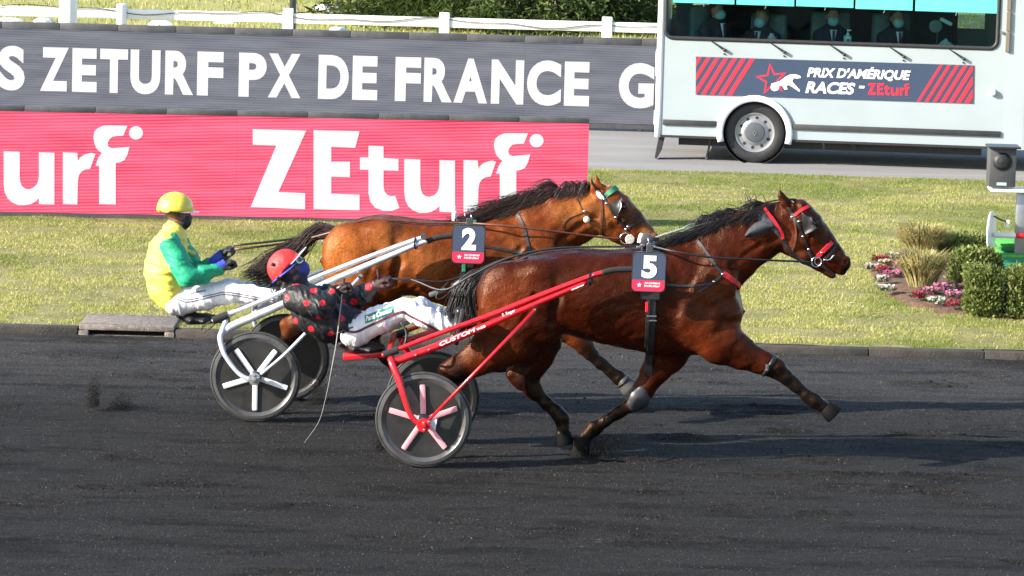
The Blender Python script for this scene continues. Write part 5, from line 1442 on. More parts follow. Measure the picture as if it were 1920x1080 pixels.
def dome(p, rx, ry, rz, m, root, name, cut=100, c=(-.01, 0, .04), thick=.012):
    V = []; n, k = 36, 14
    for i in range(k + 1):
        t = math.radians(cut) * i / k
        for j in range(n):
            a = 2 * math.pi * j / n
            V.append(p(c[0] + rx * math.sin(t) * math.cos(a), c[1] + ry * math.sin(t) * math.sin(a), c[2] + rz * math.cos(t) - (.02 if math.cos(a) < -.2 else 0) * (i / k) ** 3))
    for j in range(n):
        a = 2 * math.pi * j / n; t = math.radians(cut)
        V.append(p(c[0] + (rx - thick) * math.sin(t) * math.cos(a), c[1] + (ry - thick) * math.sin(t) * math.sin(a), c[2] + rz * math.cos(t) + .004))
    Fc = []
    for i in range(k + 1):
        for j in range(n):
            l = (j + 1) % n; Fc.append((i * n + j, (i + 1) * n + j, (i + 1) * n + l, i * n + l))
    return mobj(name, V, Fc, m, root, smooth=True)
def visor(p, m, root, r0=.115, r1=.19, z=.02, drop=.012, ry=.105, parent=None):
    b = MB(); n = 16; V = []
    for th in (0, -.006):
        for i in range(n + 1):
            a = math.radians(-75 + 150 * i / n)
            V.append(p(r0 * math.cos(a) - .012, ry * math.sin(a), z + th)); V.append(p((r0 + (r1 - r0) * math.cos(a) ** .8 if math.cos(a) > 0 else r0) * math.cos(a) * 1.0, ry * 1.02 * math.sin(a), z - drop + th))
    q = 2 * (n + 1); Fc = []
    for i in range(n):
        Fc += [(2 * i, 2 * i + 1, 2 * i + 3, 2 * i + 2), (q + 2 * i, q + 2 * i + 2, q + 2 * i + 3, q + 2 * i + 1), (2 * i + 1, q + 2 * i + 1, q + 2 * i + 3, 2 * i + 3)]
    b.add(V, Fc); return b.build('visor', m, root, smooth=40)
def fist(name, wrist, knuck, curl, palm_n, m, root, sc=1.0):
    """gloved hand: palm from wrist to knuckles, four unequal fingers bent round what it holds, thumb from the side"""
    B = Body(wrist[1], .0042)
    w = np.array(wrist); k = np.array(knuck); d = nrm(k - w); cu = nrm(np.array(curl) - d * np.dot(curl, d)); sd = np.cross(d, cu)
    B.cone(w, w * .4 + k * .6, .026 * sc, .030 * sc, k=.02)
    for i, (o, L) in enumerate(((-.030, .9), (-.010, 1.0), (.010, .97), (.029, .8))):
        a = k + sd * o * sc; B.cone(w + sd * o * .6 * sc, a, .016 * sc, .0135 * sc, k=.016)
        b_ = a + (d * .026 + cu * .016) * L * sc; c = b_ + (cu * .030 - d * .004) * L * sc; e = c + (-d * .026 + cu * .002) * L * sc
        B.cone(a, b_, .0125 * sc, .0115 * sc, k=.006); B.cone(b_, c, .0112 * sc, .0105 * sc, k=.005); B.cone(c, e, .0105 * sc, .0095 * sc, k=.005)
    t0 = w + d * .028 * sc - sd * .026 * sc + cu * .012 * sc; t1 = t0 + (d * .032 - sd * .012 + cu * .018) * sc; t2 = t1 + (d * .022 + sd * .016 + cu * .012) * sc
    B.cone(t0, t1, .016 * sc, .0125 * sc, k=.01); B.cone(t1, t2, .0122 * sc, .010 * sc, k=.005)
    V, Fq = B.mesh(); return mobj(name, V, Fq, m, root, smooth=True)
def folds(kx, kz, amp):
    """cloth creases running across direction (kx, kz)"""
    def f(x, y, z):
        w = x * kx + z * kz
        wx = .35 * vn3(x * 11, y * 11, z * 11)
        a = vn3((w + wx * .12) * 34, y * 8, (x * kz - z * kx) * 7); b = vn3((w + wx * .1) * 62 + 9, y * 14 + 4, (x * kz - z * kx) * 13)
        return amp * (2.4 * a + 1.2 * b - 1.6 * np.abs(a))
    return f
def boot(root, ankle, heel, toe, Y):
    B = Body(Y, .007); a, h_, t = np.array(ankle), np.array(heel), np.array(toe)
    B.cone(a + (a - h_) * .9, a, .042, .040, k=.02); B.cone(a, h_ * .6 + t * .4, .040, .036, k=.02); B.cone(h_, t, .034, .030, .036, .040, k=.02); B.ball3(t, .032, .042, .03, 0, .02)
    V, Fq = B.mesh(); mobj('boot', V, Fq, M['boot'], root, smooth=True)

def driver2():
    Y = Ys2
    root = thing('person', 'driver in yellow vest with green sleeves sitting upright on the white sulky', 'person', W(345, 590, Y))
    P = lambda u, v, l=0: W(u, v, Y + l)
    sh_n, el_n, wr_n = (318, 457, -.20), (351, 520, -.27), (411, 505, -.17)
    sh_f, el_f, wr_f = (330, 455, .20), (372, 512, .25), (407, 488, .07)
    legs = [[(338, 566, s * .10), (430, 548 - (6 if s > 0 else 0), s * .15), (520, 557 - (8 if s > 0 else 0), s * .20)] for s in (-1, 1)]
    # the body under the clothes, one continuous figure
    B = Body(Y, .009)
    hc = P(333, 400); hp = head(B, hc, math.radians(-3))
    B.chain([(330, 418, 0, 13, 14), (325, 440, 0, 15, 16)], .03); B.chain([(324, 446, 0, 20, 44), (318, 490, 0, 30, 42), (322, 535, 0, 28, 36), (334, 566, 0, 24, 40)], .05)
    for a, b_, c in ((sh_n, el_n, wr_n), (sh_f, el_f, wr_f)): B.chain([(*a, 15), (*b_, 12), (*c, 8)], .03); B.chain([(*c, 8), (c[0] + 9, c[1] - 6, c[2], 6)], .02)
    for L in legs: B.chain([(*L[0], 22), (*L[1], 15), (*L[2], 10)], .04); B.chain([(*L[2], 9), (L[2][0] + 12, L[2][1] + 3, L[2][2], 9)], .02)
    V, Fq = B.mesh(); mobj('body', V, Fq, M['driver_skin'], root, smooth=True)
    # jacket: yellow body, green sleeves
    J = Body(Y, .0065)
    J.chain([(327, 426, 0, 14, 16), (325, 438, 0, 20, 30)], .04)
    J.chain([(326, 444, 0, 24, 44), (316, 470, 0, 34, 50), (312, 505, 0, 38, 49), (316, 535, 0, 36, 46), (322, 554, 0, 30, 46)], .05)
    J.ball(296, 500, 0, 17, 46, .15, 0, .05)
    for a, b_, c in ((sh_n, el_n, wr_n), (sh_f, el_f, wr_f)):
        J.chain([(a[0], a[1] - 2, a[2], 21), ((a[0] + b_[0]) / 2, (a[1] + b_[1]) / 2, (a[2] + b_[2]) / 2, 20), (*b_, 18), ((b_[0] + c[0]) / 2, (b_[1] + c[1]) / 2 + 1, (b_[2] + c[2]) / 2, 15), (*c, 11)], .03)
    V, Fq = J.mesh(folds(.25, 1, .0075))
    yellow = np.array((.72, .62, .10)); green = np.array((.012, .34, .17))
    dm = np.full(len(V), 9.0)
    for a, b_, c in ((sh_n, el_n, wr_n), (sh_f, el_f, wr_f)):
        a = (a[0] + 4, a[1] + 3, a[2] * 1.08)
        for q0, q1 in ((a, b_), (b_, c)):
            A, C = P(*q0), P(*q1); ab = C - A; t = np.clip(((V - A) @ ab) / ab.dot(ab), 0, 1)[:, None]; dm = np.minimum(dm, np.linalg.norm(V - A - t * ab, axis=1))
    w = np.clip((.098 - dm) / .004, 0, 1)[:, None]
    cut = V[:, 2] < P(330, 548)[2]
    mobj('jacket', V, Fq, M['jacket'], root, smooth=True, col=yellow * (1 - w) + green * w)
    b = MB(); b.tube(smooth_path([P(340, 428, -.06), P(338, 424, -.02), P(338, 424, .02), P(342, 428, .06)], 5), .008, 6); b.build('collar', M['print_white'], root, smooth=True)
    T = Body(Y, .0065)
    for L in legs:
        m1 = ((L[0][0] + L[1][0]) / 2, (L[0][1] + L[1][1]) / 2 + 1, (L[0][2] + L[1][2]) / 2); m2 = ((L[1][0] + L[2][0]) / 2, (L[1][1] + L[2][1]) / 2 + 1, (L[1][2] + L[2][2]) / 2)
        T.chain([(*L[0], 25), (*m1, 22), (*L[1], 19), (*m2, 17), (L[2][0] - 4, L[2][1], L[2][2], 13.5)], .03)
    T.ball(332, 566, 0, 26, 22, .19, 0, .05)
    V, Fq = T.mesh(folds(1, .35, .0058)); mobj('trousers', V, Fq, M['trousers'], root, smooth=True)
    S_ = Surf(V, Fq)
    for dv in (0, 4):
        Pp, N = S_.line([(333, 557 + dv), (352, 562 + dv), (395, 553 + dv), (424, 548 + dv), (470, 555 + dv), (515, 564 + dv)], .003, 8)
        b = MB(); b.strap(Pp, N, .007, .0015); b.build('side_stripe', M['stripe_dark'], root)
    # helmet with visor and strap, mask
    dome(hp, .142, .118, .125, M['helmet_yellow'], root, 'helmet', 98, (-.022, 0, .04))
    visor(hp, M['white_paint'], root, .118, .165, .028, .004)
    b = MB(); b.tube(smooth_path([hp(-.155, -.02, .035), hp(-.12, -.085, .012), hp(-.06, -.114, .0), hp(.02, -.106, .005)], 5), .007, 6); b.build('helmet_strap', M['strap'], root, smooth=True)
    K = Body(Y, .006); K.ball3(hp(.045, 0, -.055), .068, .068, .066, -3, .02); K.ball3(hp(-.07, 0, -.03), .1, .09, .12, 0, .01, sub=True)
    V, Fq = K.mesh(); mobj('face_mask', V, Fq, M['mask_black'], root, smooth=True)
    b = MB(); b.tube(smooth_path([hp(.035, -.07, -.02), hp(.0, -.082, .0), hp(-.015, -.084, .01)], 4), .003, 5); b.build('mask_loop', M['mask_black'], root)
    fist('glove', P(411, 504, -.17), P(430, 491, -.14), (.5, .2, -.8), None, M['glove'], root, 1.12); fist('glove', P(408, 486, .07), P(426, 468, .04), (.6, .1, -.6), None, M['glove'], root, 1.12)
    for c, d in (((400, 509, -.18), (423, 495, -.15)), ((399, 493, .08), (418, 476, .05))):
        b = MB(); b.tube([P(*c), P(*d)], [.047, .043], 14); b.build('cuff', M['cuff_blue'], root, smooth=40)
    for s in (-1, 1): boot(root, P(524, 560 - (4 if s < 0 else 10), s * .2), P(528, 570 - (4 if s < 0 else 10), s * .2), P(536, 540 - (4 if s < 0 else 10), s * .2), Y)
    Pp, N = S_.line([(357 + 1.5 * k, 550.5 - .3 * k + (1.6 if k % 2 else -1.6)) for k in range(20)], .004, 3)
    b = MB(); b.strap(Pp, N, .005, .0015); b.build('print_line', M['print_blue'], root)
    wp = thing('whip', 'thin dark whip held by the driver in yellow', 'whip', P(425, 470, .04))
    b = MB(); b.tube(smooth_path([P(438, 462, .04), P(412, 478, .07), P(380, 490, .16), P(300, 524, .36), P(246, 546, .42)], 6), [.007, .006, .004, .002, .0012], 6); b.build('whip_shaft', M['strap'], wp, smooth=True)
    b = MB(); b.tube([P(440, 461, .04), P(424, 471, .05)], .009, 8); b.build('handle', M['black_rubber'], wp)
    return root
DRV2 = driver2()

def driver5():
    Y = Y1
    root = thing('person', 'driver in black jacket with red spots leaning back on the red sulky', 'person', W(665, 645, Y))
    P = lambda u, v, l=0: W(u, v, Y + l)
    sh_n, el_n, wr_n = (558, 562, -.20), (600, 574, -.30), (632, 545, -.25)
    sh_f, el_f, wr_f = (580, 556, .20), (652, 566, .24), (704, 534, .13)
    legs = [[(664, 616, -.10), (757, 579, -.15), (844, 611, -.22)], [(668, 610, .10), (786, 578, .15), (848, 604, .22)]]
    B = Body(Y, .009)
    hc = P(545, 502); th = math.radians(48); hp = head(B, hc, th)
    B.chain([(552, 522, 0, 13, 14), (562, 546, 0, 16, 18)], .03); B.chain([(566, 556, 0, 24, 46), (600, 584, 0, 28, 42), (638, 608, 0, 26, 36), (662, 618, 0, 24, 40)], .05)
    for a, b_, c in ((sh_n, el_n, wr_n), (sh_f, el_f, wr_f)): B.chain([(*a, 16), (*b_, 12), (*c, 8)], .03); B.chain([(*c, 8), (c[0] + 9, c[1] - 6, c[2], 6)], .02)
    for L in legs: B.chain([(*L[0], 24), (*L[1], 16), (*L[2], 10)], .04); B.chain([(*L[2], 9), (L[2][0] + 10, L[2][1] + 2, L[2][2], 9)], .02)
    V, Fq = B.mesh(); mobj('body', V, Fq, M['driver_skin'], root, smooth=True)
    J = Body(Y, .0060)
    J.chain([(557, 532, 0, 17, 17), (562, 548, 0, 24, 34)], .04)
    J.chain([(570, 562, 0, 30, 50), (592, 584, 0, 38, 49), (620, 602, 0, 38, 46), (650, 607, 0, 30, 46), (668, 600, 0, 18, 36)], .05)
    J.ball(592, 606, 0, 40, 24, .17, -35, .05)
    J.chain([(sh_n[0] - 2, sh_n[1] - 2, sh_n[2], 26), (580, 566, -.26, 27), (*el_n, 24), (618, 560, -.28, 17), (*wr_n, 11)], .03)
    J.chain([(*sh_f, 24), (616, 560, .23, 23), (*el_f, 20), (682, 551, .18, 18), (*wr_f, 11)], .03)
    V, Fq = J.mesh(folds(.8, .5, .0115))
    C = np.tile(np.array((.013, .013, .016)), (len(V), 1))
    S_ = Surf(V, Fq)
    red = np.array((.62, .02, .03))
    for u, v, r in ((556, 532, 8.5), (588, 545, 7.5), (539, 557, 6), (605, 568, 6.5), (574, 568, 6), (597, 598, 8.5), (583, 617, 7), (642, 596, 8), (664, 566, 8), (691, 537, 8), (622, 546, 6), (644, 567, 6), (555, 601, 6.5), (620, 626, 6)):
        h_ = S_.hit(u, v, 0)
        if h_ is None: continue
        d = np.linalg.norm(V - h_[0], axis=1); w = np.clip((r * mpp(Y) - d) / .004, 0, 1)[:, None]; C = C * (1 - w) + red * w
    # spots on the far, unseen side of the jacket
    for k in range(16):
        j = _h.integers(len(V)); q = V[j]
        if q[1] > Y + .05:
            d = np.linalg.norm(V - q, axis=1); w = np.clip((.03 - d) / .004, 0, 1)[:, None]; C = C * (1 - w) + red * w
    mobj('jacket', V, Fq, M['jacket_black'], root, smooth=True, col=C)
    b = MB(); b.tube(smooth_path([P(668, 612, -.19), P(650, 617, -.21), P(630, 626, -.19)], 5), .005, 6); b.build('jacket_strap', M['dark_metal'], root, smooth=True)
    T = Body(Y, .0060)
    for L in legs:
        m1 = ((L[0][0] + L[1][0]) / 2, (L[0][1] + L[1][1]) / 2 + 2, (L[0][2] + L[1][2]) / 2); m2 = ((L[1][0] + L[2][0]) / 2, (L[1][1] + L[2][1]) / 2 + 2, (L[1][2] + L[2][2]) / 2)
        T.chain([(L[0][0], L[0][1] + 6, L[0][2], 28), (*m1, 25), (*L[1], 19.5), (*m2, 19.5), (L[2][0] - 2, L[2][1] - 2, L[2][2], 14)], .03)
    T.ball(664, 622, 0, 28, 24, .19, -20, .05)
    V, Fq = T.mesh(folds(1, .2, .0062)); mobj('trousers', V, Fq, M['trousers'], root, smooth=True)
    S_ = Surf(V, Fq)
    ln = [(646, 621), (668, 622), (690, 612), (720, 598), (752, 585), (770, 593), (800, 608), (828, 624)]
    for dv, m, w in ((0, 'stripe_red', .010), (-1.9, 'stripe_dark', .004), (1.9, 'stripe_dark', .004)):
        Pp, N = S_.line([(u, v + dv) for u, v in ln], .003, 6)
        if len(Pp) > 2: b = MB(); b.strap(Pp, N, w, .0015 if dv else .002); b.build('side_stripe', M[m], root)
    # sponsor patch on the thigh
    A0, A1, A2, A3 = (684, 592), (738, 573), (738, 587), (685, 607)
    V, Fc = [], []
    for i in range(24):
        for j in range(9):
            s, t = i / 23, j / 8; q = (np.array(A0) * (1 - s) + np.array(A1) * s) * (1 - t) + (np.array(A3) * (1 - s) + np.array(A2) * s) * t
            h_ = S_.hit(q[0], q[1], .005); V.append(h_[0] if h_ else P(q[0], q[1], -.25))
    Fc = [(i * 9 + j, i * 9 + j + 1, i * 9 + 10 + j, i * 9 + 9 + j) for i in range(23) for j in range(8)]
    pt = mobj('sponsor_patch', V, Fc, M['patch_green'], root, smooth=True)
    G_ = np.array(V).reshape(24, 9, 3)
    for _ in range(3): G_[1:-1, 1:-1] = .4 * G_[1:-1, 1:-1] + .15 * (G_[2:, 1:-1] + G_[:-2, 1:-1] + G_[1:-1, 2:] + G_[1:-1, :-2])
    pt.data.vertices.foreach_set('co', (G_.reshape(-1, 3) - ORG[root.name]).ravel())
    V2, F2 = text_mesh('Paris Courses', .03, .12); y0, y1 = caph(.03); x = (V2[:, 0] - V2[:, 0].min()) / np.ptp(V2[:, 0]); y = (V2[:, 1] - y0) / (y1 - y0)
    V = []
    for a, b_ in zip(x, y):
        fi = (.06 + .88 * a) * 23; fj = (.80 - .58 * b_) * 8; i, j = min(int(fi), 22), min(max(int(fj), 0), 7); p0, p1 = fi - i, fj - j
        V.append((G_[i, j] * (1 - p0) + G_[i + 1, j] * p0) * (1 - p1) + (G_[i, j + 1] * (1 - p0) + G_[i + 1, j + 1] * p0) * p1 + .009 * (lambda q: q if q[1] < 0 else -q)(nrm(np.cross(G_[i + 1, j] - G_[i, j], G_[i, j + 1] - G_[i, j]))))
    mobj('lettering', V, F2, M['print_white'], pt)
    dome(hp, .134, .113, .118, M['helmet_red'], root, 'helmet', 100, (-.025, 0, .042))
    visor(hp, M['white_paint'], root, .112, .19, .024, .0)
    b = MB(); b.tube(smooth_path([hp(.075, -.062, .0), hp(.02, -.108, .0), hp(-.06, -.12, .012), hp(-.14, -.07, .02), hp(-.17, 0, .02)], 6), .008, 6); b.build('goggle_strap', M['cuff_blue'], root, smooth=True)
    for s in (-1, 1):
        q = [hp(.098, .010 * s, .022), hp(.080, .064 * s, .018), hp(.074, .066 * s, -.016), hp(.102, .016 * s, -.026)]
        b = MB(); b.tube(smooth_path(q, 3, True), .0065, 6, closed=True); fr_ = b.build('goggle_frame', M['goggle_frame'], root, smooth=True)
        b = MB(); b.prism([np.array(a) for a in q], hp(1, 0, 0) - hp(0, 0, 0), .004); b.build('goggle_lens', M['goggle_lens'], fr_)
    for q in ((-.06, -.095, .115), (-.10, -.105, .02)):
        b = MB(); b.sphere(hp(*q), (.02, .012, .013)); b.build('helmet_vent', M['black_plastic'], root, smooth=True)
    K = Body(Y, .007); K.ball3(hp(-.02, 0, .0), .098, .086, .10, 48, .02); K.ball3(hp(-.01, 0, -.07), .075, .074, .07, 48, .03); K.cone(hp(-.02, 0, -.08), hp(-.06, 0, -.16), .065, .07, k=.03); K.ball3(hp(.12, 0, .0), .065, .12, .10, 48, .01, sub=True)
    V, Fq = K.mesh(); mobj('balaclava', V, Fq, M['mask_black'], root, smooth=True)
    K = Body(Y, .006); K.ball3(hp(.040, 0, -.062), .070, .069, .068, 48, .02); K.ball3(hp(-.08, 0, -.02), .1, .09, .10, 48, .01, sub=True)
    V, Fq = K.mesh(); mobj('face_mask', V, Fq, M['mask_navy'], root, smooth=True)
    fist('glove', P(630, 547, -.25), P(648, 535, -.25), (.5, .2, -.8), None, M['glove_red'], root, 1.1); fist('glove', P(704, 535, .13), P(722, 523, .10), (.5, .1, -.8), None, M['glove_red'], root, 1.1)
    b = MB(); b.tube([P(712, 527, .10), P(709, 515, .09), P(708, 505, .09)], [.012, .011, .008], 8); b.build('raised_thumb', M['glove_red'], root, smooth=True)
    for c, d in (((622, 553, -.26), (633, 544, -.25)), ((697, 540, .14), (706, 533, .13))):
        b = MB(); b.tube([P(*c), P(*d)], [.036, .034], 14); b.build('cuff', M['black_rubber'], root, smooth=40)
    for L, s in zip(legs, (-1, 1)): boot(root, P(L[2][0] + 4, L[2][1] + 2, L[2][2] * 1.1), P(854, 632, L[2][2] * 1.25), P(862, 584, L[2][2] * 1.25), Y)
    wp = thing('whip', 'long thin whip hanging from the gloved hand of the spotted driver', 'whip', P(641, 548, -.26))
    b = MB(); b.tube(smooth_path([P(642, 540, -.27), P(638, 580, -.30), P(631, 640, -.33), P(622, 690, -.36), P(612, 740, -.38), P(598, 790, -.4), P(570, 831, -.42)], 6), [.006, .005, .004, .003, .002, .0015, .001], 6); b.build('whip_shaft', M['whip_grey'], wp, smooth=True)
    b = MB(); b.tube([P(640, 556, -.275), P(645, 522, -.26)], .010, 8); b.build('handle', M['black_rubber'], wp, smooth=True)
    b = MB(); b.tube([P(648, 533, -.27), P(630, 543, -.28)], .016, 8); b.build('whip_knob', M['dark_metal'], wp, smooth=True)
    return root
M['whip_grey'] = mk('grey whip', (.28, .27, .26), .6)
DRV5 = driver5()
# ================================================================ harness, number plates
M['plate_navy'] = mk('navy plate', srgb(62, 72, 92), .35, var=.05, vs=5)
M['plate_red'] = mk('red plate band', srgb(206, 44, 78), .4, var=.05, vs=5)
M['grey_cloth'] = mk('grey mesh cloth', (.032, .035, .044), .75, var=.2, vs=20, bump=.3, bs=120)
M['boot_grey'] = mk('grey leg boot', (.022, .0235, .028), .38, var=.2, vs=8)
M['boot_beige'] = mk('pale bell boot', (.055, .052, .047), .45, var=.2, vs=8)
M['rope'] = mk('twisted rope', (.20, .20, .21), .8, var=.4, vs=60)
M['green_strap'] = mk('green browband', (.02, .16, .08), .5, var=.2, vs=30)
M['cream'] = mk('cream fleece', (.72, .68, .55), .8, bump=.3, bs=60)
M['blinker'] = mk('dark blinker cup', (.016, .016, .018), .4, spec=.25, var=.2, vs=10)
def ring(b, c, r, rr, n=(0, 1, 0), k=20, sq=1.0):
    n = nrm(n); e1 = nrm(np.cross(n, (.3, .1, 1.0))); e2 = np.cross(n, e1)
    b.tube([np.array(c) + r * (math.cos(t) * e1 + sq * math.sin(t) * e2) for t in np.linspace(0, 2 * math.pi, k, endpoint=False)], rr, 6, closed=True, ref=n)
def lay(name, S, pts, w, m, root, Y, th=.004, off=.002, both=True, n=6):
    P, N = S.line(pts, off, n)
    if len(P) < 2: return
    # iron out jumps
    for _ in range(2):
        if len(P) > 4: P[1:-1] = .5 * P[1:-1] + .25 * (P[:-2] + P[2:]); N[1:-1] = .5 * N[1:-1] + .25 * (N[:-2] + N[2:])
    b = MB(); b.strap(P, N, w, th); b.build(name, m, root, smooth=40)
    if both:
        b = MB(); b.strap(mirror(P, Y)[::-1], mirN(N)[::-1], w, th); b.build(name, m, root, smooth=40)
def plate(num, cu, cv, wpx, hpx, Y, label):
    c = W(cu, cv, Y); q = mpp(Y); w, h = wpx * q / 2, hpx * q / 2; r = .28 * w
    t = thing('number_plate', label, 'number plate', c + np.array([0, 0, -h]))
    def rr(k, z0=None, z1=None, y=0.0):
        P = []
        for sx, sz, a0 in ((1, 1, 0), (-1, 1, 90), (-1, -1, 180), (1, -1, 270)):
            for a in np.linspace(a0, a0 + 90, 7): P.append((sx * (w * k - r) + r * math.cos(math.radians(a)), sz * (h * k - r) + r * math.sin(math.radians(a))))
        return P
    ex = np.array([1, 0, -.01]); ez = np.array([.02, 0, 1])
    pt = lambda x, z, y: c + ex * x + ez * z + np.array([0, y, 0])
    b = MB(); b.prism([pt(x, z, .012) for x, z in rr(1.0)], (0, -1, 0), .024); b.build('board', M['black_plastic'], t, smooth=35)
    cutz = -h * .40
    up = [(x, max(z, cutz)) for x, z in rr(.955)]; lo = [(x, min(z, cutz)) for x, z in rr(.955)]
    def uniq(P):
        o = []
        for p_ in P:
            if not o or math.dist(o[-1], p_) > 1e-6: o.append(p_)
        return o
    V, Fc = fill_poly([pt(x, z, -.0135) for x, z in uniq([(x, z) for x, z in rr(.955) if z > cutz] if False else clip_poly(rr(.955), lambda a: a[1] >= cutz, lambda a, d: (a[0] + (d[0] - a[0]) * (cutz - a[1]) / (d[1] - a[1]), cutz)))]); mobj('face', V, Fc, M['plate_navy'], t)
    V, Fc = fill_poly([pt(x, z, -.0135) for x, z in uniq(clip_poly(rr(.955), lambda a: a[1] <= cutz, lambda a, d: (a[0] + (d[0] - a[0]) * (cutz - a[1]) / (d[1] - a[1]), cutz)))]); mobj('red_band', V, Fc, M['plate_red'], t)
    def tx(body, x0, x1, z0, hh, off, sh, m, nm):
        V, Fc = text_mesh(body, off, sh); y0, y1 = caph(off)
        x = x0 + (V[:, 0] - V[:, 0].min()) / np.ptp(V[:, 0]) * (x1 - x0); z = z0 + (V[:, 1] - y0) / (y1 - y0) * hh
        mobj(nm, [pt(a, d, -.0165) for a, d in zip(x, z)], Fc, m, t)
    tx(num, -w * .42, w * .46, -h * .29, h * 1.13, .05, 0, M['print_white'], 'numeral')
    tx("PRIX D'AMERIQUE", -w * .22, w * .70, -h * .585, h * .085, .03, .2, M['print_white'], 'lettering'); tx('RACES-ZEturf', -w * .24, w * .68, -h * .735, h * .10, .03, .2, M['print_white'], 'lettering')
    st = [(-w * .52 + (h * .13 if i % 2 == 0 else h * .055) * math.sin(i * math.pi / 5), -h * .65 + (h * .13 if i % 2 == 0 else h * .055) * math.cos(i * math.pi / 5)) for i in range(10)]
    V, Fc = fill_poly([pt(x, z, -.0165) for x, z in st]); mobj('star', V, Fc, M['print_white'], t)
    b = MB(); b.box(pt(0, h + .02, .02), (.05, .02, .06), bev=.004); b.build('hanger', M['dark_metal'], t)
    return t
plate('5', 1216.5, 510, 64, 75, Y1 - .42, 'navy and red number plate reading 5 on the dark bay')
plate('2', 878.5, 458, 62, 73, Y2 - .42, 'navy and red number plate reading 2 on the lighter bay')

def harness5():
    S, Y = SURF5, Y1
    h = thing('harness', 'black racing harness with red trim on the dark bay', 'harness', W(1216, 465, Y))
    P = lambda u, v, l=0: W(u, v, Y + l)
    c = P(1217, 570); ey = np.array([0, -1.0, 0]); ez = np.array([0, 0, 1.0])
    p, n = S.wrap(c, ey, ez, 15, 165, 30, .7, .004); b = MB(); b.strap(p, n, .15, .022); b.build('saddle_pad', M['strap'], h, smooth=40)
    p, n = S.wrap(P(1221, 570), ey, ez, 0, 360, 60, .7, .004); b = MB(); b.strap(p, n, .055, .008, True); b.build('girth', M['strap'], h, smooth=40)
    p, n = S.wrap(P(1213, 570), ey, ez, -60, 20, 14, .7, .014); b = MB(); b.strap(p, n, .028, .006); b.build('girth_billet', M['strap'], h, smooth=40)
    for v in (553, 592, 600):
        q, _ = S.hit(1221, v, .018); b = MB(); b.box(q, (.07, .012, .012), bev=.003); b.build('buckle', M['steel'], h)
    q, _ = S.hit(1212, 575, .016); b = MB(); b.box(q, (.022, .012, .075), bev=.004); b.build('red_tab', M['red_strap'], h)
    # saddle tree and terrets
    b = MB(); b.box(P(1217, 459, 0), (.10, .22, .03), bev=.01); b.build('saddle_tree', M['black_plastic'], h, smooth=40)
    b = MB(); b.lathe(P(1213, 449, -.06), (0, -1, 0), [(.045, -.03), (.045, .01), (.03, .016), (0, .016)], 20); b.build('check_pulley', M['dark_metal'], h, smooth=35)
    for l in (-.12, .12):
        b = MB(); ring(b, P(1216, 452, l), .024, .005, (1, 0, .2)); b.build('terret', M['steel'], h, smooth=True)
    b = MB(); b.lathe(P(1199, 455, -.05), (.25, 0, 1), [(.018, 0), (.02, .05), (.014, .07), (0, .072)], 12); b.build('white_cap', M['white_paint'], h, smooth=35)
    for du, dv in ((-8, 8), (4, 6), (12, 10), (-16, 12)):
        b = MB(); b.box(P(1213 + du, 452 + dv, -.14), (.03, .015, .022), bev=.005); b.build('buckle', M['steel'], h)
    # back strap to the tail
    pts = [S.near(P(u, v), .004) for u, v in ((1205, 462), (1150, 466), (1100, 465), (1050, 467), (1000, 474), (965, 486), (940, 498))]
    b = MB(); b.strap(smooth_path([a for a, _ in pts], 5), smooth_path([d for _, d in pts], 5), .022, .004); b.build('back_strap', M['strap'], h, smooth=40)
    # breast collar
    lay('breast_collar', S, [(1356, 513), (1372, 523), (1386, 538), (1394, 556), (1395, 570)], .042, M['red_strap'], h, Y, .012)
    lay('collar_strap', S, [(1356, 513), (1340, 527), (1318, 534), (1280, 536), (1246, 533)], .020, M['strap'], h, Y, .006)
    lay('collar_strap', S, [(1340, 527), (1322, 540), (1306, 549)], .014, M['strap'], h, Y, .005)
    lay('neck_strap', S, [(1308, 452), (1318, 464), (1334, 487), (1347, 505), (1356, 513)], .024, M['strap'], h, Y, .006)
    for u, v in ((1354, 514), (1338, 528)):
        q, _ = S.hit(u, v, .012); b = MB(); b.sphere(q, .012); b.build('stud', M['steel'], h, smooth=True)
    # reins and check rope
    for s in (-1, 1):
        zz = lambda l: l * s
        path = [(720, 523, .10), (770, 524, .08), (830, 536 - 8 * s, zz(.10)), (880, 516 - 3 * s, zz(.14)), (935, 494, zz(.15)), (985, 475, zz(.15)), (1040, 465.5, zz(.15)), (1100, 463, zz(.14)), (1160, 462.5, zz(.13)), (1216, 461.5, zz(.13)), (1262, 471, zz(.26)), (1330, 482, zz(.26)), (1420, 487, zz(.2)), (1490, 490, zz(.13)), (1521, 492, zz(.105))]
        Q = []
        for u, v, l in path:
            pt = P(u, v, l)
            if 930 < u < 1200:
                r = S.t.ray_cast(Vector((pt[0], pt[1], 3.0)), Vector((0, 0, -1)))
                if r[0] is not None and pt[2] < r[0].z + .012: pt[2] = r[0].z + .012
            elif u > 1240:
                r = S.t.ray_cast(Vector((pt[0], Y + s * 1.0, pt[2])), Vector((0, -s, 0)))
                if r[0] is not None and abs(r[0].y - Y) + .012 > abs(pt[1] - Y): pt[1] = Y + s * (abs(r[0].y - Y) + .012)
            Q.append(pt)
        b = MB(); b.tube(smooth_path(Q, 6), .0085, 6, flat=.45, ref=(0, 1, 0) if True else ez); b.build('rein', M['strap'], h, smooth=True)
    b = MB(); b.box(P(820, 548, -.02), (.13, .03, .035), [[.93, 0, -.36], [0, 1, 0], [.36, 0, .93]], bev=.012); b.build('rein_toggle', M['hub_grey'], h, smooth=40)
    b = MB(); b.tube(smooth_path([P(842, 528, 0), P(824, 545, -.03), P(818, 558, -.04), P(828, 560, -.04), P(845, 545, -.02), P(852, 530, 0)], 6), .005, 6); b.build('rein_loop', M['strap'], h, smooth=True)
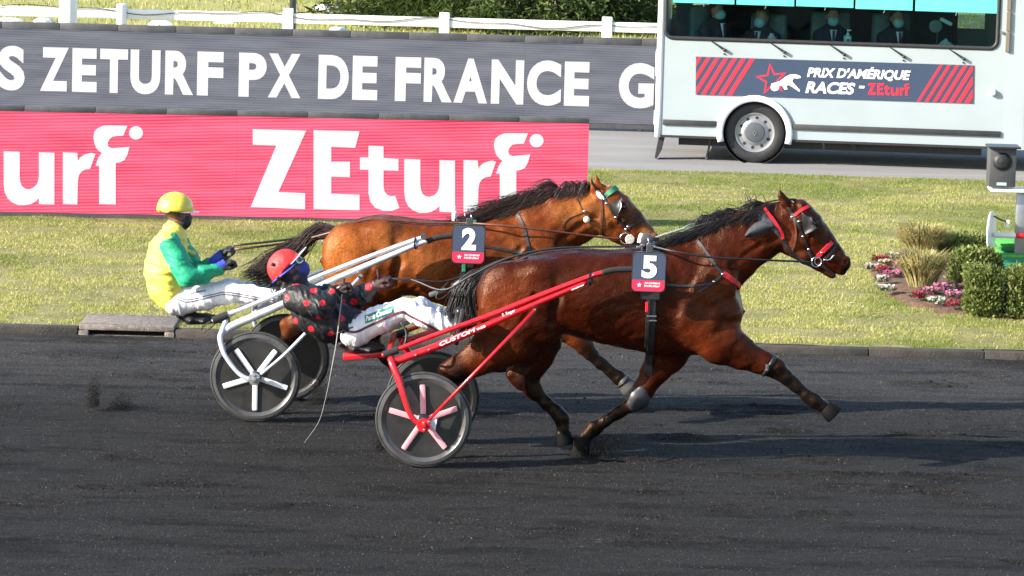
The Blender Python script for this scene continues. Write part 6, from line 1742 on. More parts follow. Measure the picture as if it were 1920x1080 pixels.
    b = MB(); b.tube([P(850, 535, 0), P(862, 527, 0)], .011, 8); b.tube([P(848, 532, 0), P(850, 545, 0)], .007, 8); b.build('rein_snap', M['steel'], h)
    b = MB(); b.tube([P(862, 527, 0), P(890, 522, -.02), P(920, 517, -.05), P(950, 500, -.10), P(990, 482, -.12)], .005, 6); b.build('rein_cord', M['strap'], h, smooth=True)
    b = MB(); A, B2 = P(1222, 448, -.03), P(1284, 428, 0)
    for k in range(2):
        b.tube([A + (B2 - A) * t + .006 * np.array([0, math.cos(t * 40 + k * math.pi), math.sin(t * 40 + k * math.pi)]) for t in np.linspace(0, 1, 40)], .006, 6)
    b.build('check_rope', M['rope'], h, smooth=True)
    b = MB(); C = P(1294, 424.5, 0); d = nrm(P(1304, 421) - P(1284, 428))
    b.tube([C + d * .045 * math.cos(t) + .016 * math.sin(t) * np.array([0, .3, .95]) for t in np.linspace(0, 2 * math.pi, 20, endpoint=False)], .005, 6, closed=True, ref=(0, 1, 0)); b.build('snap_hook', M['steel'], h, smooth=True)
    pts = [P(1304, 421), P(1320, 417), P(1345, 409), P(1400, 395), P(1450, 383), P(1490, 373)]
    pts = [pts[0]] + [max((q, S.near(q, .012)[0]), key=lambda r: r[2]) for q in pts[1:]]
    b = MB(); b.tube(smooth_path(pts, 5), .006, 6); b.build('check_rein', M['strap'], h, smooth=True)
    # bridle
    br = thing('bridle', 'black bridle with red browband and noseband on the dark bay', 'bridle', P(1515, 440))
    lay('browband', S, [(1490, 404), (1503, 394), (1516, 387)], .026, M['red_strap'], br, Y, .006)
    lay('crown_strap', S, [(1476, 388), (1482, 396), (1488, 406)], .024, M['strap'], br, Y, .006)
    lay('cheekpiece', S, [(1486, 404), (1496, 420), (1506, 442), (1514, 464), (1522, 486)], .022, M['strap'], br, Y, .006)
    lay('throat_lash', S, [(1488, 410), (1493, 432), (1490, 458), (1482, 478)], .014, M['brown_strap'], br, Y, .005)
    lay('jaw_strap', S, [(1467, 446), (1476, 464), (1490, 480), (1510, 492), (1528, 497)], .034, M['strap'], br, Y, .006)
    lay('noseband', S, [(1534, 480), (1545, 469), (1560, 454)], .034, M['red_strap'], br, Y, .008)
    lay('lower_noseband', S, [(1545, 487), (1556, 476), (1566, 462)], .02, M['strap'], br, Y, .006)
    lay('chin_strap', S, [(1538, 495), (1550, 505), (1563, 515)], .022, M['strap'], br, Y, .005)
    lay('neck_band', S, [(1433, 392), (1444, 406), (1456, 422), (1466, 438), (1468, 447)], .022, M['red_strap'], br, Y, .012, .010)
    for s in (-1, 1):
        q = S.hit(1530, 492, .014)[0]
        if s > 0: q = mirror([q], Y)[0]
        b = MB(); ring(b, q, .036, .0045, (0, 1, 0), 24); b.build('bit_ring', M['steel'], br, smooth=True)
        b = MB(); ring(b, q + np.array([.012, -.004 * s, .004]), .026, .004, (.2, 1, 0), 20); b.build('bit_ring', M['steel'], br, smooth=True)
        q = S.hit(1556, 486, .012)[0]; q2 = S.hit(1563, 478, .012)[0]; q0 = S.hit(1545, 486, .012)[0]; pp = np.array([q0, q, q2])
        if s > 0: pp = mirror(pp, Y)
        b = MB(); b.tube(smooth_path(pp, 5), .006, 6); b.build('bit_shank', M['steel'], br, smooth=True)
        for u, v in ((1486, 407), (1499, 415), (1506, 443), (1517, 466), (1541, 473)):
            q = S.hit(u, v, .010)[0]
            if s > 0: q = mirror([q], Y)[0]
            b = MB(); b.sphere(q, (.011, .006, .009)); b.build('stud', M['steel'], br, smooth=True)
        # blinker cup
        V = []; n_ = 9
        for i in range(n_):
            for j in range(n_):
                a, e = i / (n_ - 1), j / (n_ - 1)
                rr_ = math.sqrt(max(.06, 1 - (2 * e - 1) ** 2)); u = 1502 + 3 * e + (23 * rr_ + 1) * a; v = 396 + 9 * a + 33 * e
                hh = S.hit(u, v, .006 + .050 * a ** 1.5 * math.sin(math.pi * (.12 + .76 * e)))
                V.append(hh[0] if hh else P(u, v, -.12))
        V = np.array(V)
        if s > 0: V = mirror(V, Y)
        V2 = V + np.array([0, .004 * -s * -1, 0]); Fc = []
        for i in range(n_ - 1):
            for j in range(n_ - 1): Fc.append((i * n_ + j, i * n_ + j + 1, i * n_ + n_ + j + 1, i * n_ + n_ + j))
        m_ = n_ * n_; Fc += [tuple(m_ + q for q in f[::-1]) for f in Fc]
        mobj('blinker', np.vstack([V, V2]), Fc, M['blinker'], br, smooth=True)
    hd = thing('ear_hood', 'grey mesh ear hood pushed back on the dark bay neck', 'hood', P(1430, 420))
    def patch(name, A, B2, lift, m, both=True):
        a = smooth_path(np.array(A, float), 6); b_ = smooth_path(np.array(B2, float), 6); k = min(len(a), len(b_)); V = []
        for i in range(k):
            for j in range(7):
                t = j / 6; q = a[i] * (1 - t) + b_[i] * t; hh = S.hit(q[0], q[1], .006 + lift * math.sin(math.pi * t) * 1.0)
                V.append(hh[0] if hh else P(q[0], q[1], -.08))
        Fc = [(i * 7 + j, i * 7 + 7 + j, i * 7 + 8 + j, i * 7 + 1 + j) for i in range(k - 1) for j in range(6)]
        mobj(name, V, Fc, m, hd, smooth=True)
        if both: mobj(name, mirror(V, Y), Fc, m, hd, smooth=True)
    patch('hood_cloth', [(1408, 401), (1420, 412), (1436, 424), (1452, 436), (1466, 450)], [(1432, 393), (1442, 404), (1454, 418), (1464, 434), (1469, 448)], .012, M['grey_cloth'])
    patch('hood_ear', [(1396, 441), (1404, 429), (1416, 418), (1430, 413), (1446, 420)], [(1398, 446), (1410, 443), (1424, 440), (1438, 434), (1449, 428)], .030, M['grey_cloth'])
    # leg boots
    def shell(name, label, st, Yl, m, straps):
        t = thing(name, label, 'leg boot', W(st[1][0], st[1][1], Yl)); B = Body(Yl, .006); B.chain([(u, v, 0, r, w) for u, v, r, w in st], .02); V, Fq = B.mesh(); mobj('shell', V, Fq, m, t, smooth=True)
        for a, rad, ax in straps:
            b = MB(); ring(b, W(a[0], a[1], Yl), rad, .006, ax, 22); b.build('strap', M['strap'], t, smooth=True)
            b = MB(); b.box(W(a[0], a[1], Yl - rad - .004), (.018, .01, .024), bev=.003); b.build('buckle', M['steel'], t)
    shell('knee_boot', 'smooth grey knee boot on the dark bay foreleg leaving the ground', [(1205, 731, 17, 16), (1197, 746, 21.5, 17.5), (1187, 757, 16, 14)], Y + .115, M['boot_grey'], [])
    t = thing('knee_strap', 'black buckled strap below the forearm of the reaching dark bay foreleg', 'strap', P(1441, 684, -.13))
    p, n = S.wrap(P(1441, 686, -.13), (0, -1, 0), nrm((.5, 0, .87)), 0, 360, 26, .16, .003); b = MB(); b.strap(p, n, .03, .006, True); b.build('band', M['strap'], t, smooth=True)
    b = MB(); b.box(S.hit(1438, 689, .012)[0], (.022, .012, .05), bev=.004); b.build('buckle', M['steel'], t)
    return h
harness5()

def harness2():
    S, Y = SURF2, Y2
    h = thing('harness', 'black and brown racing harness on the lighter bay', 'harness', W(870, 415, Y))
    P = lambda u, v, l=0: W(u, v, Y + l)
    ey = np.array([0, -1.0, 0]); ez = np.array([0, 0, 1.0])
    p, n = S.wrap(P(874, 510), ey, ez, 15, 165, 30, .7, .004); b = MB(); b.strap(p, n, .13, .02); b.build('saddle_pad', M['strap'], h, smooth=40)
    p, n = S.wrap(P(870, 510), ey, ez, 0, 360, 60, .7, .004); b = MB(); b.strap(p, n, .055, .008, True); b.build('girth', M['strap'], h, smooth=40)
    b = MB(); b.box(P(870, 412, 0), (.12, .2, .03), bev=.01); b.build('saddle_tree', M['black_plastic'], h, smooth=40)
    for u, v, l in ((853, 410, -.1), (872, 404, -.08), (884, 407, -.1)):
        b = MB(); ring(b, P(u, v, l), .022, .005, (1, 0, .2)); b.build('terret', M['steel'], h, smooth=True)
    b = MB(); b.lathe(P(852, 414, -.06), (0, 0, 1), [(.02, 0), (.02, .07), (.012, .075), (.010, .11), (0, .112)], 12); b.build('white_cap', M['white_paint'], h, smooth=35)
    b = MB(); b.box(P(888, 416, -.13), (.05, .03, .03), bev=.006); b.build('green_tab', M['green_strap'], h)
    q = S.hit(869, 498, .02); b = MB(); b.box(q[0], (.03, .012, .09), bev=.004); b.build('green_tab', M['green_strap'], h)
    pts = [S.near(P(u, v), .004) for u, v in ((850, 414), (800, 412), (760, 408), (720, 403), (690, 405), (660, 412), (640, 422))]
    b = MB(); b.strap(smooth_path([a for a, _ in pts], 5), smooth_path([d for _, d in pts], 5), .022, .004); b.build('back_strap', M['strap'], h, smooth=40)
    lay('neck_strap', S, [(970, 402), (978, 416), (985, 436), (990, 456), (993, 470)], .024, M['strap'], h, Y, .006)
    lay('collar_strap', S, [(993, 472), (975, 474), (940, 468), (905, 462)], .022, M['strap'], h, Y, .006)
    lay('breast_collar', S, [(993, 472), (1020, 486), (1044, 504), (1056, 520)], .045, M['strap'], h, Y, .01)
    for s in (-1, 1):
        path = [(440, 464 - 4 * s, .0), (540, 452 - 3 * s, .04), (620, 436, s * .14), (680, 424, s * .15), (740, 419, s * .14), (800, 418, s * .13), (865, 418, s * .13), (930, 422, s * .24), (1000, 429, s * .24), (1080, 439, s * .18), (1140, 446, s * .13), (1168, 448, s * .105)]
        Q = []
        for u, v, l in path:
            pt = P(u, v, l)
            if 635 < u < 860:
                r = S.t.ray_cast(Vector((pt[0], pt[1], 3.0)), Vector((0, 0, -1)))
                if r[0] is not None and pt[2] < r[0].z + .012: pt[2] = r[0].z + .012
            elif u > 900:
                r = S.t.ray_cast(Vector((pt[0], Y + s * 1.0, pt[2])), Vector((0, -s, 0)))
                if r[0] is not None and abs(r[0].y - Y) + .012 > abs(pt[1] - Y): pt[1] = Y + s * (abs(r[0].y - Y) + .012)
            Q.append(pt)
        b = MB(); b.tube(smooth_path(Q, 6), .0095, 6, flat=.5, ref=(0, 1, 0)); b.build('rein', M['brown_strap'] if s < 0 else M['strap'], h, smooth=True)
    br = thing('bridle', 'black bridle with green browband on the lighter bay', 'bridle', P(1160, 400))
    lay('browband', S, [(1135, 368), (1146, 359), (1157, 351)], .045, M['green_strap'], br, Y, .008)
    lay('crown_strap', S, [(1119, 358), (1124, 366), (1130, 372)], .035, M['white_paint'], br, Y, .006)
    lay('cheekpiece', S, [(1130, 371), (1142, 386), (1155, 406), (1165, 418), (1174, 430)], .022, M['strap'], br, Y, .006)
    lay('throat_lash', S, [(1127, 372), (1129, 392), (1128, 415), (1126, 438)], .020, M['brown_strap'], br, Y, .006)
    lay('noseband', S, [(1167, 416), (1182, 409), (1200, 403)], .020, M['strap'], br, Y, .006)
    lay('lower_noseband', S, [(1180, 426), (1192, 418), (1205, 411)], .020, M['strap'], br, Y, .006)
    lay('ear_cord', S, [(1083, 374), (1089, 388), (1098, 404)], .006, M['strap'], br, Y, .003, both=False)
    lay('ear_cord', S, [(1097, 398), (1080, 404), (1064, 412), (1054, 428)], .006, M['strap'], br, Y, .003, both=False)
    q = S.hit(1099, 410, .015)[0]; b = MB(); b.sphere(q, (.026, .016, .026)); b.build('ear_plug', M['cream'], br, smooth=True)
    q = S.hit(1096, 396, .012)[0]; b = MB(); b.sphere(q, (.014, .01, .012)); b.build('stud', M['steel'], br, smooth=True)
    for s in (-1, 1):
        q = S.hit(1172, 447, .012)
        q = q[0] if q else P(1172, 447, -.09)
        if s > 0: q = mirror([q], Y)[0]
        b = MB(); ring(b, q, .042, .005, (0, 1, 0), 24); b.build('bit_ring', M['steel'], br, smooth=True)
        b = MB(); b.lathe(q + np.array([.035, 0, -.005]), (.2, -1.0 * (1 if s < 0 else -1), 0), [(.036, -.010), (.038, 0), (.033, .005), (0, .006)], 22); b.build('bit_guard', M['cream'], br, smooth=35)
        for u, v in ((1133, 374), (1138, 382), (1155, 407), (1174, 429), (1178, 424)):
            q = S.hit(u, v, .010)[0]
            if s > 0: q = mirror([q], Y)[0]
            b = MB(); b.sphere(q, (.012, .006, .011)); b.build('stud', M['steel'], br, smooth=True)
        V = []; n_ = 9
        for i in range(n_):
            for j in range(n_):
                a, e = i / (n_ - 1), j / (n_ - 1); u = 1146 + 17 * a - 3 * e * a; v = 380 + (-8 * a) + (20 + 12 * a) * e
                hh = S.hit(u, v, .006 + .045 * a ** 1.5 * math.sin(math.pi * (.12 + .76 * e))); V.append(hh[0] if hh else P(u, v, -.12))
        V = np.array(V)
        if s > 0: V = mirror(V, Y)
        Fc = [(i * n_ + j, i * n_ + j + 1, i * n_ + n_ + j + 1, i * n_ + n_ + j) for i in range(n_ - 1) for j in range(n_ - 1)]
        mobj('blinker', V, Fc, M['blinker'], br, smooth=True)
        rim = [V[(n_ - 1) * n_ + j] for j in range(n_)]; b = MB(); b.tube(rim, .006, 6); b.build('blinker_rim', M['steel'], br, smooth=True)
    Yl = Y - .13
    t = thing('bell_boot', 'pale grey bell boot above the reaching hoof of the lighter bay', 'leg boot', W(1176, 722, Yl))
    B = Body(Yl, .006); B.chain([(1170, 716, 0, 14, 14), (1180, 727, 0, 18, 17)], .02); V, Fq = B.mesh(); mobj('shell', V, Fq, M['boot_beige'], t, smooth=True)
    b = MB(); ring(b, W(1169, 715, Yl), .062, .006, (.7, 0, -.7), 22); b.build('rim', M['strap'], t, smooth=True)
harness2()
# ================================================================ planting, lawn, loose cinders
def leafy(name, m, V, Fc, parent=None, loc=None, col=None): return mobj(name, V, Fc, m, parent, col=col, loc=loc)
M['blade'] = mk('grass blade', rough=.75, var=.08, vs=8, attr=True, spec=.2)
M['leaf'] = mk('leaf', rough=.6, var=.15, vs=12, attr=True, spec=.3)
M['bark'] = mk('bark', (.05, .035, .022), .9, var=.4, vs=20, bump=.6, bs=60)
def translucent(m, amt=.35):
    nt = m.node_tree; N = nt.nodes; L = nt.links; p = N['Principled BSDF']; out = N['Material Output']
    t = N.new('ShaderNodeBsdfTranslucent'); mx = N.new('ShaderNodeMixShader'); mx.inputs[0].default_value = amt
    L.new(p.inputs['Base Color'].links[0].from_socket, t.inputs[0]); L.new(p.outputs[0], mx.inputs[1]); L.new(t.outputs[0], mx.inputs[2]); L.new(mx.outputs[0], out.inputs[0])
translucent(M['blade']); translucent(M['leaf'])
def tri_blades(X, Yp, Z, h, w, lean, az, cols):
    n = len(X); s = np.stack([np.cos(az), np.sin(az), 0 * az], 1) * (w / 2)[:, None]
    b = np.stack([X, Yp, Z], 1); d = np.stack([np.cos(az + 1.57) * lean, np.sin(az + 1.57) * lean, np.ones(n)], 1) * h[:, None]
    V = np.empty((n * 3, 3)); V[0::3] = b - s; V[1::3] = b + s; V[2::3] = b + d
    return V, np.arange(n * 3).reshape(-1, 3), np.repeat(cols, 3, axis=0)
g = np.random.default_rng(21)
def lawn_blades(n, hscale):
    X = g.uniform(-7.6, 8.4, n); Yp = YK + .16 + (YR0 - YK - .18) * g.random(n) ** 1.25
    half = .125 * (Yp + 30) * 1.04 + 1.0
    k = (np.abs(X) < half); pinky = PINK.O[1] + (X - PINK.O[0]) * (PINK.ex[1] / PINK.ex[0]); k &= ~((Yp > pinky + .12) & (X < PINK.O[0] + .1))
    k &= ~((X > xi0 - .02) & (X < xi1 + .02) & (Yp < YK + .66))
    X, Yp = X[k], Yp[k]; n = len(X)
    dry = np.clip((fbm(X * .55 + 3, Yp * .8 + 8, 4) - .42) * 5.5 + .25 * (Yp > 10), 0, 1); wear = np.clip((fbm(X * 2.2 + 31, Yp * 3.2 + 2, 4) - .50) * 7, 0, 1)
    edge = np.clip(1 - (Yp - YK - .15) / .7, 0, 1)
    k = g.random(n) > .75 * wear * (.4 + .6 * dry) + .55 * edge * (fbm(X * 3, Yp * 3, 2) > .45)
    X, Yp, dry, wear = X[k], Yp[k], dry[k], wear[k]; n = len(X)
    Z = lawn_z(X, Yp) - .004
    r = g.random(n)
    lush = np.array((.155, .22, .032)); lime = np.array((.37, .40, .085)); straw = np.array((.56, .49, .26)); brown = np.array((.24, .16, .09))
    t = np.clip(.05 + .80 * dry + .35 * (r - .5), 0, 1)[:, None]
    C = lush * (1 - t) + lime * t
    C = np.where((g.random(n) < .04 + .30 * dry ** 1.5)[:, None], straw, C); C = np.where((g.random(n) < .04 + .22 * wear)[:, None], brown, C)
    C = C * g.uniform(.7, 1.25, n)[:, None]
    h = hscale * g.uniform(.5, 1.2, n) * (1 - .35 * wear)
    return tri_blades(X, Yp, Z, h, g.uniform(.004, .009, n), np.abs(g.normal(0, .8, n)), g.uniform(0, 6.28, n), C)
V, Fc, C = lawn_blades(880000, .028)
tag(mobj('lawn_grass', V, Fc, M['blade'], col=C), 'short patchy winter grass covering the lawn behind the kerb', 'grass', kind='stuff')
# fallen leaves, dead tufts and pale litter in the grass
n = 3600; X = g.uniform(-7, 8, n); Yp = YK + .2 + (YR0 - YK - .3) * g.random(n) ** 1.1; k = fbm(X * 1.3 + 5, Yp * 1.6, 3) > .46; X, Yp = X[k], Yp[k]
pinky = PINK.O[1] + (X - PINK.O[0]) * (PINK.ex[1] / PINK.ex[0]); k = ~((Yp > pinky - .05) & (X < PINK.O[0] + .1)) & ~((X > xi0) & (X < xi1) & (Yp < YK + .65)); X, Yp = X[k], Yp[k]; n = len(X)
Z = lawn_z(X, Yp) + .016; a = g.uniform(0, 6.28, n); s = g.uniform(.008, .026, n) ; V = np.empty((n * 4, 3))
for i, (dx, dz) in enumerate(((1, .2), (0, .0), (-1, .35), (0, .25))):
    ang = a + i * 1.57; V[i::4] = np.stack([X + np.cos(ang) * s * (1 if i % 2 == 0 else .6), Yp + np.sin(ang) * s * (1 if i % 2 == 0 else .6), Z + dz * s * g.uniform(.2, 1.6, n)], 1)
pal = np.array([(.30, .20, .10), (.20, .11, .05), (.45, .38, .26), (.62, .60, .55), (.12, .07, .04)]); C = pal[g.choice(5, n, p=[.34, .27, .2, .05, .14])]
tag(mobj('leaf_litter', V, np.arange(n * 4).reshape(-1, 4), M['leaf'], col=np.repeat(C, 4, axis=0)), 'dry leaves and pale litter scattered in the lawn', 'leaf litter', kind='stuff')
# infield grass far behind
n = 60000; X = g.uniform(-10, 10, n); Yp = 29 + 34 * g.random(n) ** 1.5; C = np.array((.32, .34, .08)) * g.uniform(.6, 1.4, n)[:, None] + np.where((fbm(X * .6, Yp * .4, 3) > .55)[:, None], np.array((.13, .08, .05)), 0)
V, Fc, C = tri_blades(X, Yp, far_z(X, Yp), g.uniform(.04, .10, n), g.uniform(.012, .03, n), np.abs(g.normal(0, .5, n)), g.uniform(0, 6.28, n), C)
tag(mobj('infield_grass', V, Fc, M['blade'], col=C), 'pale green grass of the infield behind the white fence', 'grass', kind='stuff')
# thawing snow patches on the infield
M['snow'] = mk('old snow', (.78, .80, .84), .6, var=.05, vs=3, bump=.3, bs=20)
for i, (u, v, w, d, lab) in enumerate(((20, 34, .30, .16, 'small patch of old snow at the far left beyond the fence'), (82, 34, .22, .12, 'small patch of old snow left of the white lamp post'), (300, 40, .28, .10, 'thin snow streak low behind the fence between two posts'), (425, 38, .25, .10, 'thin snow streak left of the slim grey post'), (612, 14, .30, .30, 'snow patch beside the evergreen tree'), (634, 56, .22, .10, 'snow patch at the foot of the evergreen tree'))):
    c = G(u, v, .2); n = 26; V = [(c[0], c[1], fz(c[0], c[1]) + .07)]
    for r_, z_ in ((.55, .065), (1, -.03)):
        for k in range(n):
            t = 2 * math.pi * k / n; rr_ = r_ * (1 + .45 * (vnoise(np.array([k * .45 + i * 9.]), np.array([r_ * 2]))[0] - .5)); x_, y_ = c[0] + w * rr_ * math.cos(t), c[1] + d * 3.0 * rr_ * math.sin(t)
            V.append((x_, y_, fz(x_, y_) + z_))
    Fc = [(0, 1 + k, 1 + (k + 1) % n) for k in range(n)] + [(1 + k, 1 + n + k, 1 + n + (k + 1) % n, 1 + (k + 1) % n) for k in range(n)]
    tag(mobj('snow_patch', V, Fc, M['snow'], loc=c, smooth=True), lab, 'snow', 'snow patches on the infield')

def conifer():
    """a broad dark evergreen whose lowest branches reach the ground"""
    c0 = G(640, 62, .2); Yc = c0[1] + 4.5
    xa, xb = W(612, 20, Yc)[0], W(1300, 20, Yc)[0]; cx = (xa + xb) / 2; rx = (xb - xa) / 2; H = 7.5; z0 = fz(cx, Yc)
    t = thing('evergreen_tree', 'broad dark evergreen with branches to the ground behind the fence', 'tree', (cx, Yc, z0))
    b = MB(); b.lathe((cx, Yc, z0 - .1), (0, 0, 1), [(.28, 0), (.2, 2), (.1, 5), (.02, 7.2)], 14)
    b.build('trunk', M['bark'], t, smooth=35)
    V = []; C = []; nb = 900
    limbs = MB()
    for k in range(nb):
        a = g.uniform(0, 2 * math.pi) if k % 3 else g.uniform(-math.pi * .95, -.05 * math.pi); hz = g.random() ** 1.6 * H * .9
        R = (1 - hz / H) ** .75 * (1 + .25 * g.normal() * .4); L = rx * R * g.uniform(.8, 1.06); ry = 4.3 / rx
        root = np.array([cx, Yc, z0 + hz + .25]); tip = np.array([cx + math.cos(a) * L, Yc + math.sin(a) * L * ry, z0 + max(.06, hz * .92 + .10 - .25 * R + g.uniform(-.1, .25))])
        if k < 60: limbs.tube(smooth_path([root, (root + tip) / 2 + np.array([0, 0, .15]), tip], 3), [.04, .02, .006], 5)
        d = tip - root
        m_ = 85
        s_ = g.uniform(.38, 1.0, m_) ** .7
        Pn = root + d * s_[:, None] + g.normal(0, .13, (m_, 3)) * np.array([1.0, 1, .75])
        dirn = nrm(d) + g.normal(0, .55, (m_, 3)) + np.array([0, 0, -.05]); dirn /= np.linalg.norm(dirn, axis=1)[:, None]
        sd = np.cross(dirn, g.normal(0, 1, (m_, 3))); sd /= np.linalg.norm(sd, axis=1)[:, None] + 1e-9
        l_ = g.uniform(.07, .20, m_)[:, None]; w_ = g.uniform(.012, .03, m_)[:, None]
        V.append(np.stack([Pn - sd * w_, Pn + sd * w_, Pn + dirn * l_], 1).reshape(-1, 3))
        base = np.array((.018, .040, .011)); lite = np.array((.085, .115, .022)); tt = np.clip(g.normal(.35, .3, m_) * s_ + .45 * (hash((k * 7) % 13) % 5 == 0), 0, 1)[:, None]
        C.append(np.repeat(base * (1 - tt) + lite * tt, 3, axis=0))
    V = np.vstack(V); limbs.build('branches', M['bark'], t); 
    mobj('crown', V, np.arange(len(V)).reshape(-1, 3), M['leaf'], t, col=np.vstack(C))
conifer()

# ---- flower bed
def zl(x, y): return float(lawn_z(np.array([x]), np.array([y]))[0])
M['soil'] = mk('bed soil', (.10, .055, .035), .95, var=.4, vs=14, bump=.9, bs=40)
A_ = [G(u, v, ZG) for u, v in ((1620, 500), (1650, 482), (1700, 470), (1780, 480), (1860, 500), (1990, 520), (1990, 600), (1860, 600), (1800, 592), (1700, 575), (1645, 540))]
cen = np.mean(A_, axis=0); V = [cen + np.array([0, 0, .06])]; P_ = smooth_path(np.array(A_), 4, True); n = len(P_)
for f, z in ((.6, .055), (.92, .035), (1.04, -.03)):
    for p_ in P_: q = cen + (p_ - cen) * f * (1 + .03 * g.normal()); V.append((q[0], q[1], zl(q[0], q[1]) + z))
Fc = [(0, 1 + k, 1 + (k + 1) % n) for k in range(n)]
for r_ in range(2): Fc += [(1 + r_ * n + k, 1 + (r_ + 1) * n + k, 1 + (r_ + 1) * n + (k + 1) % n, 1 + r_ * n + (k + 1) % n) for k in range(n)]
tag(mobj('flower_bed', V, Fc, M['soil'], smooth=True), kind='structure')
def tuft(u, v, wpx, hpx, label, n=1500):
    c = G(u, v, ZG + .04); q = mpp(c[1]); Wd, H = wpx * q / 2, hpx * q
    t = thing('ornamental_grass', label, 'grass clump', c, 'straw coloured grass clumps in the flower bed')
    V = []; C = []; F_ = []
    for k in range(n):
        a = g.uniform(0, 6.28); r = .45 * Wd * math.sqrt(g.random()); b0 = c + np.array([math.cos(a) * r, math.sin(a) * r, -.02]); L = H * g.uniform(.6, 1.08); out = Wd * math.sqrt(g.random()) * .95; a2 = a + g.normal() * .3
        d = np.array([math.cos(a2), math.sin(a2), 0]); s = np.array([-math.sin(a2), math.cos(a2), 0]) * .0045
        p1 = b0 + d * out * .35 + np.array([0, 0, L * .6]); p2 = b0 + d * out * .75 + np.array([0, 0, L * .95]); p3 = b0 + d * out * (1.05 + .25 * g.random()) + np.array([0, 0, L * g.uniform(.85, 1.12)])
        i = len(V); V += [b0 - s, b0 + s, p1 + s, p1 - s, p2 + s * .8, p2 - s * .8, p3]; F_ += [(i, i + 1, i + 2, i + 3), (i + 3, i + 2, i + 4, i + 5), (i + 5, i + 4, i + 6)]
        cc = np.array((.48, .39, .17)) if g.random() < .45 else np.array((.17, .20, .05)) if g.random() < .6 else np.array((.52, .46, .26)); cc = cc * g.uniform(.7, 1.2); C += [cc * .8] * 2 + [cc] * 5
    mobj('blades', V, F_, M['blade'], t, col=np.array(C))
    b = MB(); b.sphere(c + np.array([0, 0, .01]), (.28 * Wd, .28 * Wd, .03)); b.build('crown_base', M['soil'], t, smooth=True)
tuft(1726, 480, 92, 62, 'straw coloured ornamental grass clump, hindmost of the two in the bed')
tuft(1728, 541, 96, 72, 'straw coloured ornamental grass clump, nearer of the two in the bed')
def shrub(u, v, wpx, hpx, label, n=9000, box=False, dens=(.075, .115, .025)):
    c = G(u, v, ZG + .02); q = mpp(c[1]); Wd, H = wpx * q / 2, hpx * q
    t = thing('evergreen_shrub', label, 'shrub', c, 'clipped green shrubs in the flower bed')
    b = MB()
    for k in range(14):
        a = 6.28 * k / 14; tip = c + np.array([math.cos(a) * Wd * .7, math.sin(a) * Wd * .5, H * .8]); b.tube(smooth_path([c + np.array([.03 * math.cos(a), .03 * math.sin(a), -.03]), c + (tip - c) * .5 + np.array([0, 0, .05]), tip], 3), [.012, .008, .003], 5)
    b.build('stems', M['bark'], t)
    a = g.uniform(0, 6.28, n); r = np.sqrt(g.uniform(.12, 1, n)); zz = g.random(n); prof_ = np.where(zz < .15, .86, np.where(zz > .8, 1 - (zz - .8) * 2.2, 1.0))
    prof_ = prof_ * (1 + .22 * (vnoise(a * 2.2 + u, zz * 5) - .5))
    ca_, sa_ = np.cos(a), np.sin(a)
    if box: prof_ = np.where(zz < .1, .92, 1.0) * (1 + .16 * (vnoise(a * 3.2 + u, zz * 6) - .5)); ca_, sa_ = np.sign(ca_) * np.abs(ca_) ** .55, np.sign(sa_) * np.abs(sa_) ** .55
    P3 = c + np.stack([ca_ * r * Wd * prof_, sa_ * r * Wd * (.45 if box else .75) * prof_, zz * H * (1 + .22 * (vnoise(a * 5, r * 5) - .5))], 1)
    d = g.normal(0, .6, (n, 3)) + np.array([0, 0, .9]) + np.stack([np.cos(a), np.sin(a), 0 * a], 1) * .4; d /= np.linalg.norm(d, axis=1)[:, None]
    s = np.cross(d, g.normal(0, 1, (n, 3))); s /= np.linalg.norm(s, axis=1)[:, None]; L = g.uniform(.018, .055, n)[:, None]; w = L * g.uniform(.14, .3, n)[:, None]
    V = np.stack([P3, P3 + d * L * .5 + s * w, P3 + d * L, P3 + d * L * .5 - s * w], 1).reshape(-1, 4, 3).reshape(-1, 3)
    tt = np.clip(g.normal(.25, .35, n) + .35 * (vnoise(a * 4, zz * 9) - .4), 0, 1)[:, None]; C = np.array(dens) * (1 - tt) + np.array((.34, .36, .11)) * tt
    mobj('foliage', V, np.arange(n * 4).reshape(-1, 4), M['leaf'], t, col=np.repeat(C, 4, axis=0))
shrub(1826, 535, 100, 66, 'dark green shrub, hindmost of the two, right of the straw grasses')
shrub(1880, 592, 150, 88, 'large boxy green shrub at the right edge, nearest the kerb', 18000, True)
shrub(1800, 478, 120, 38, 'low pale green shrub behind the flower bed', 7000, False, (.16, .20, .06))
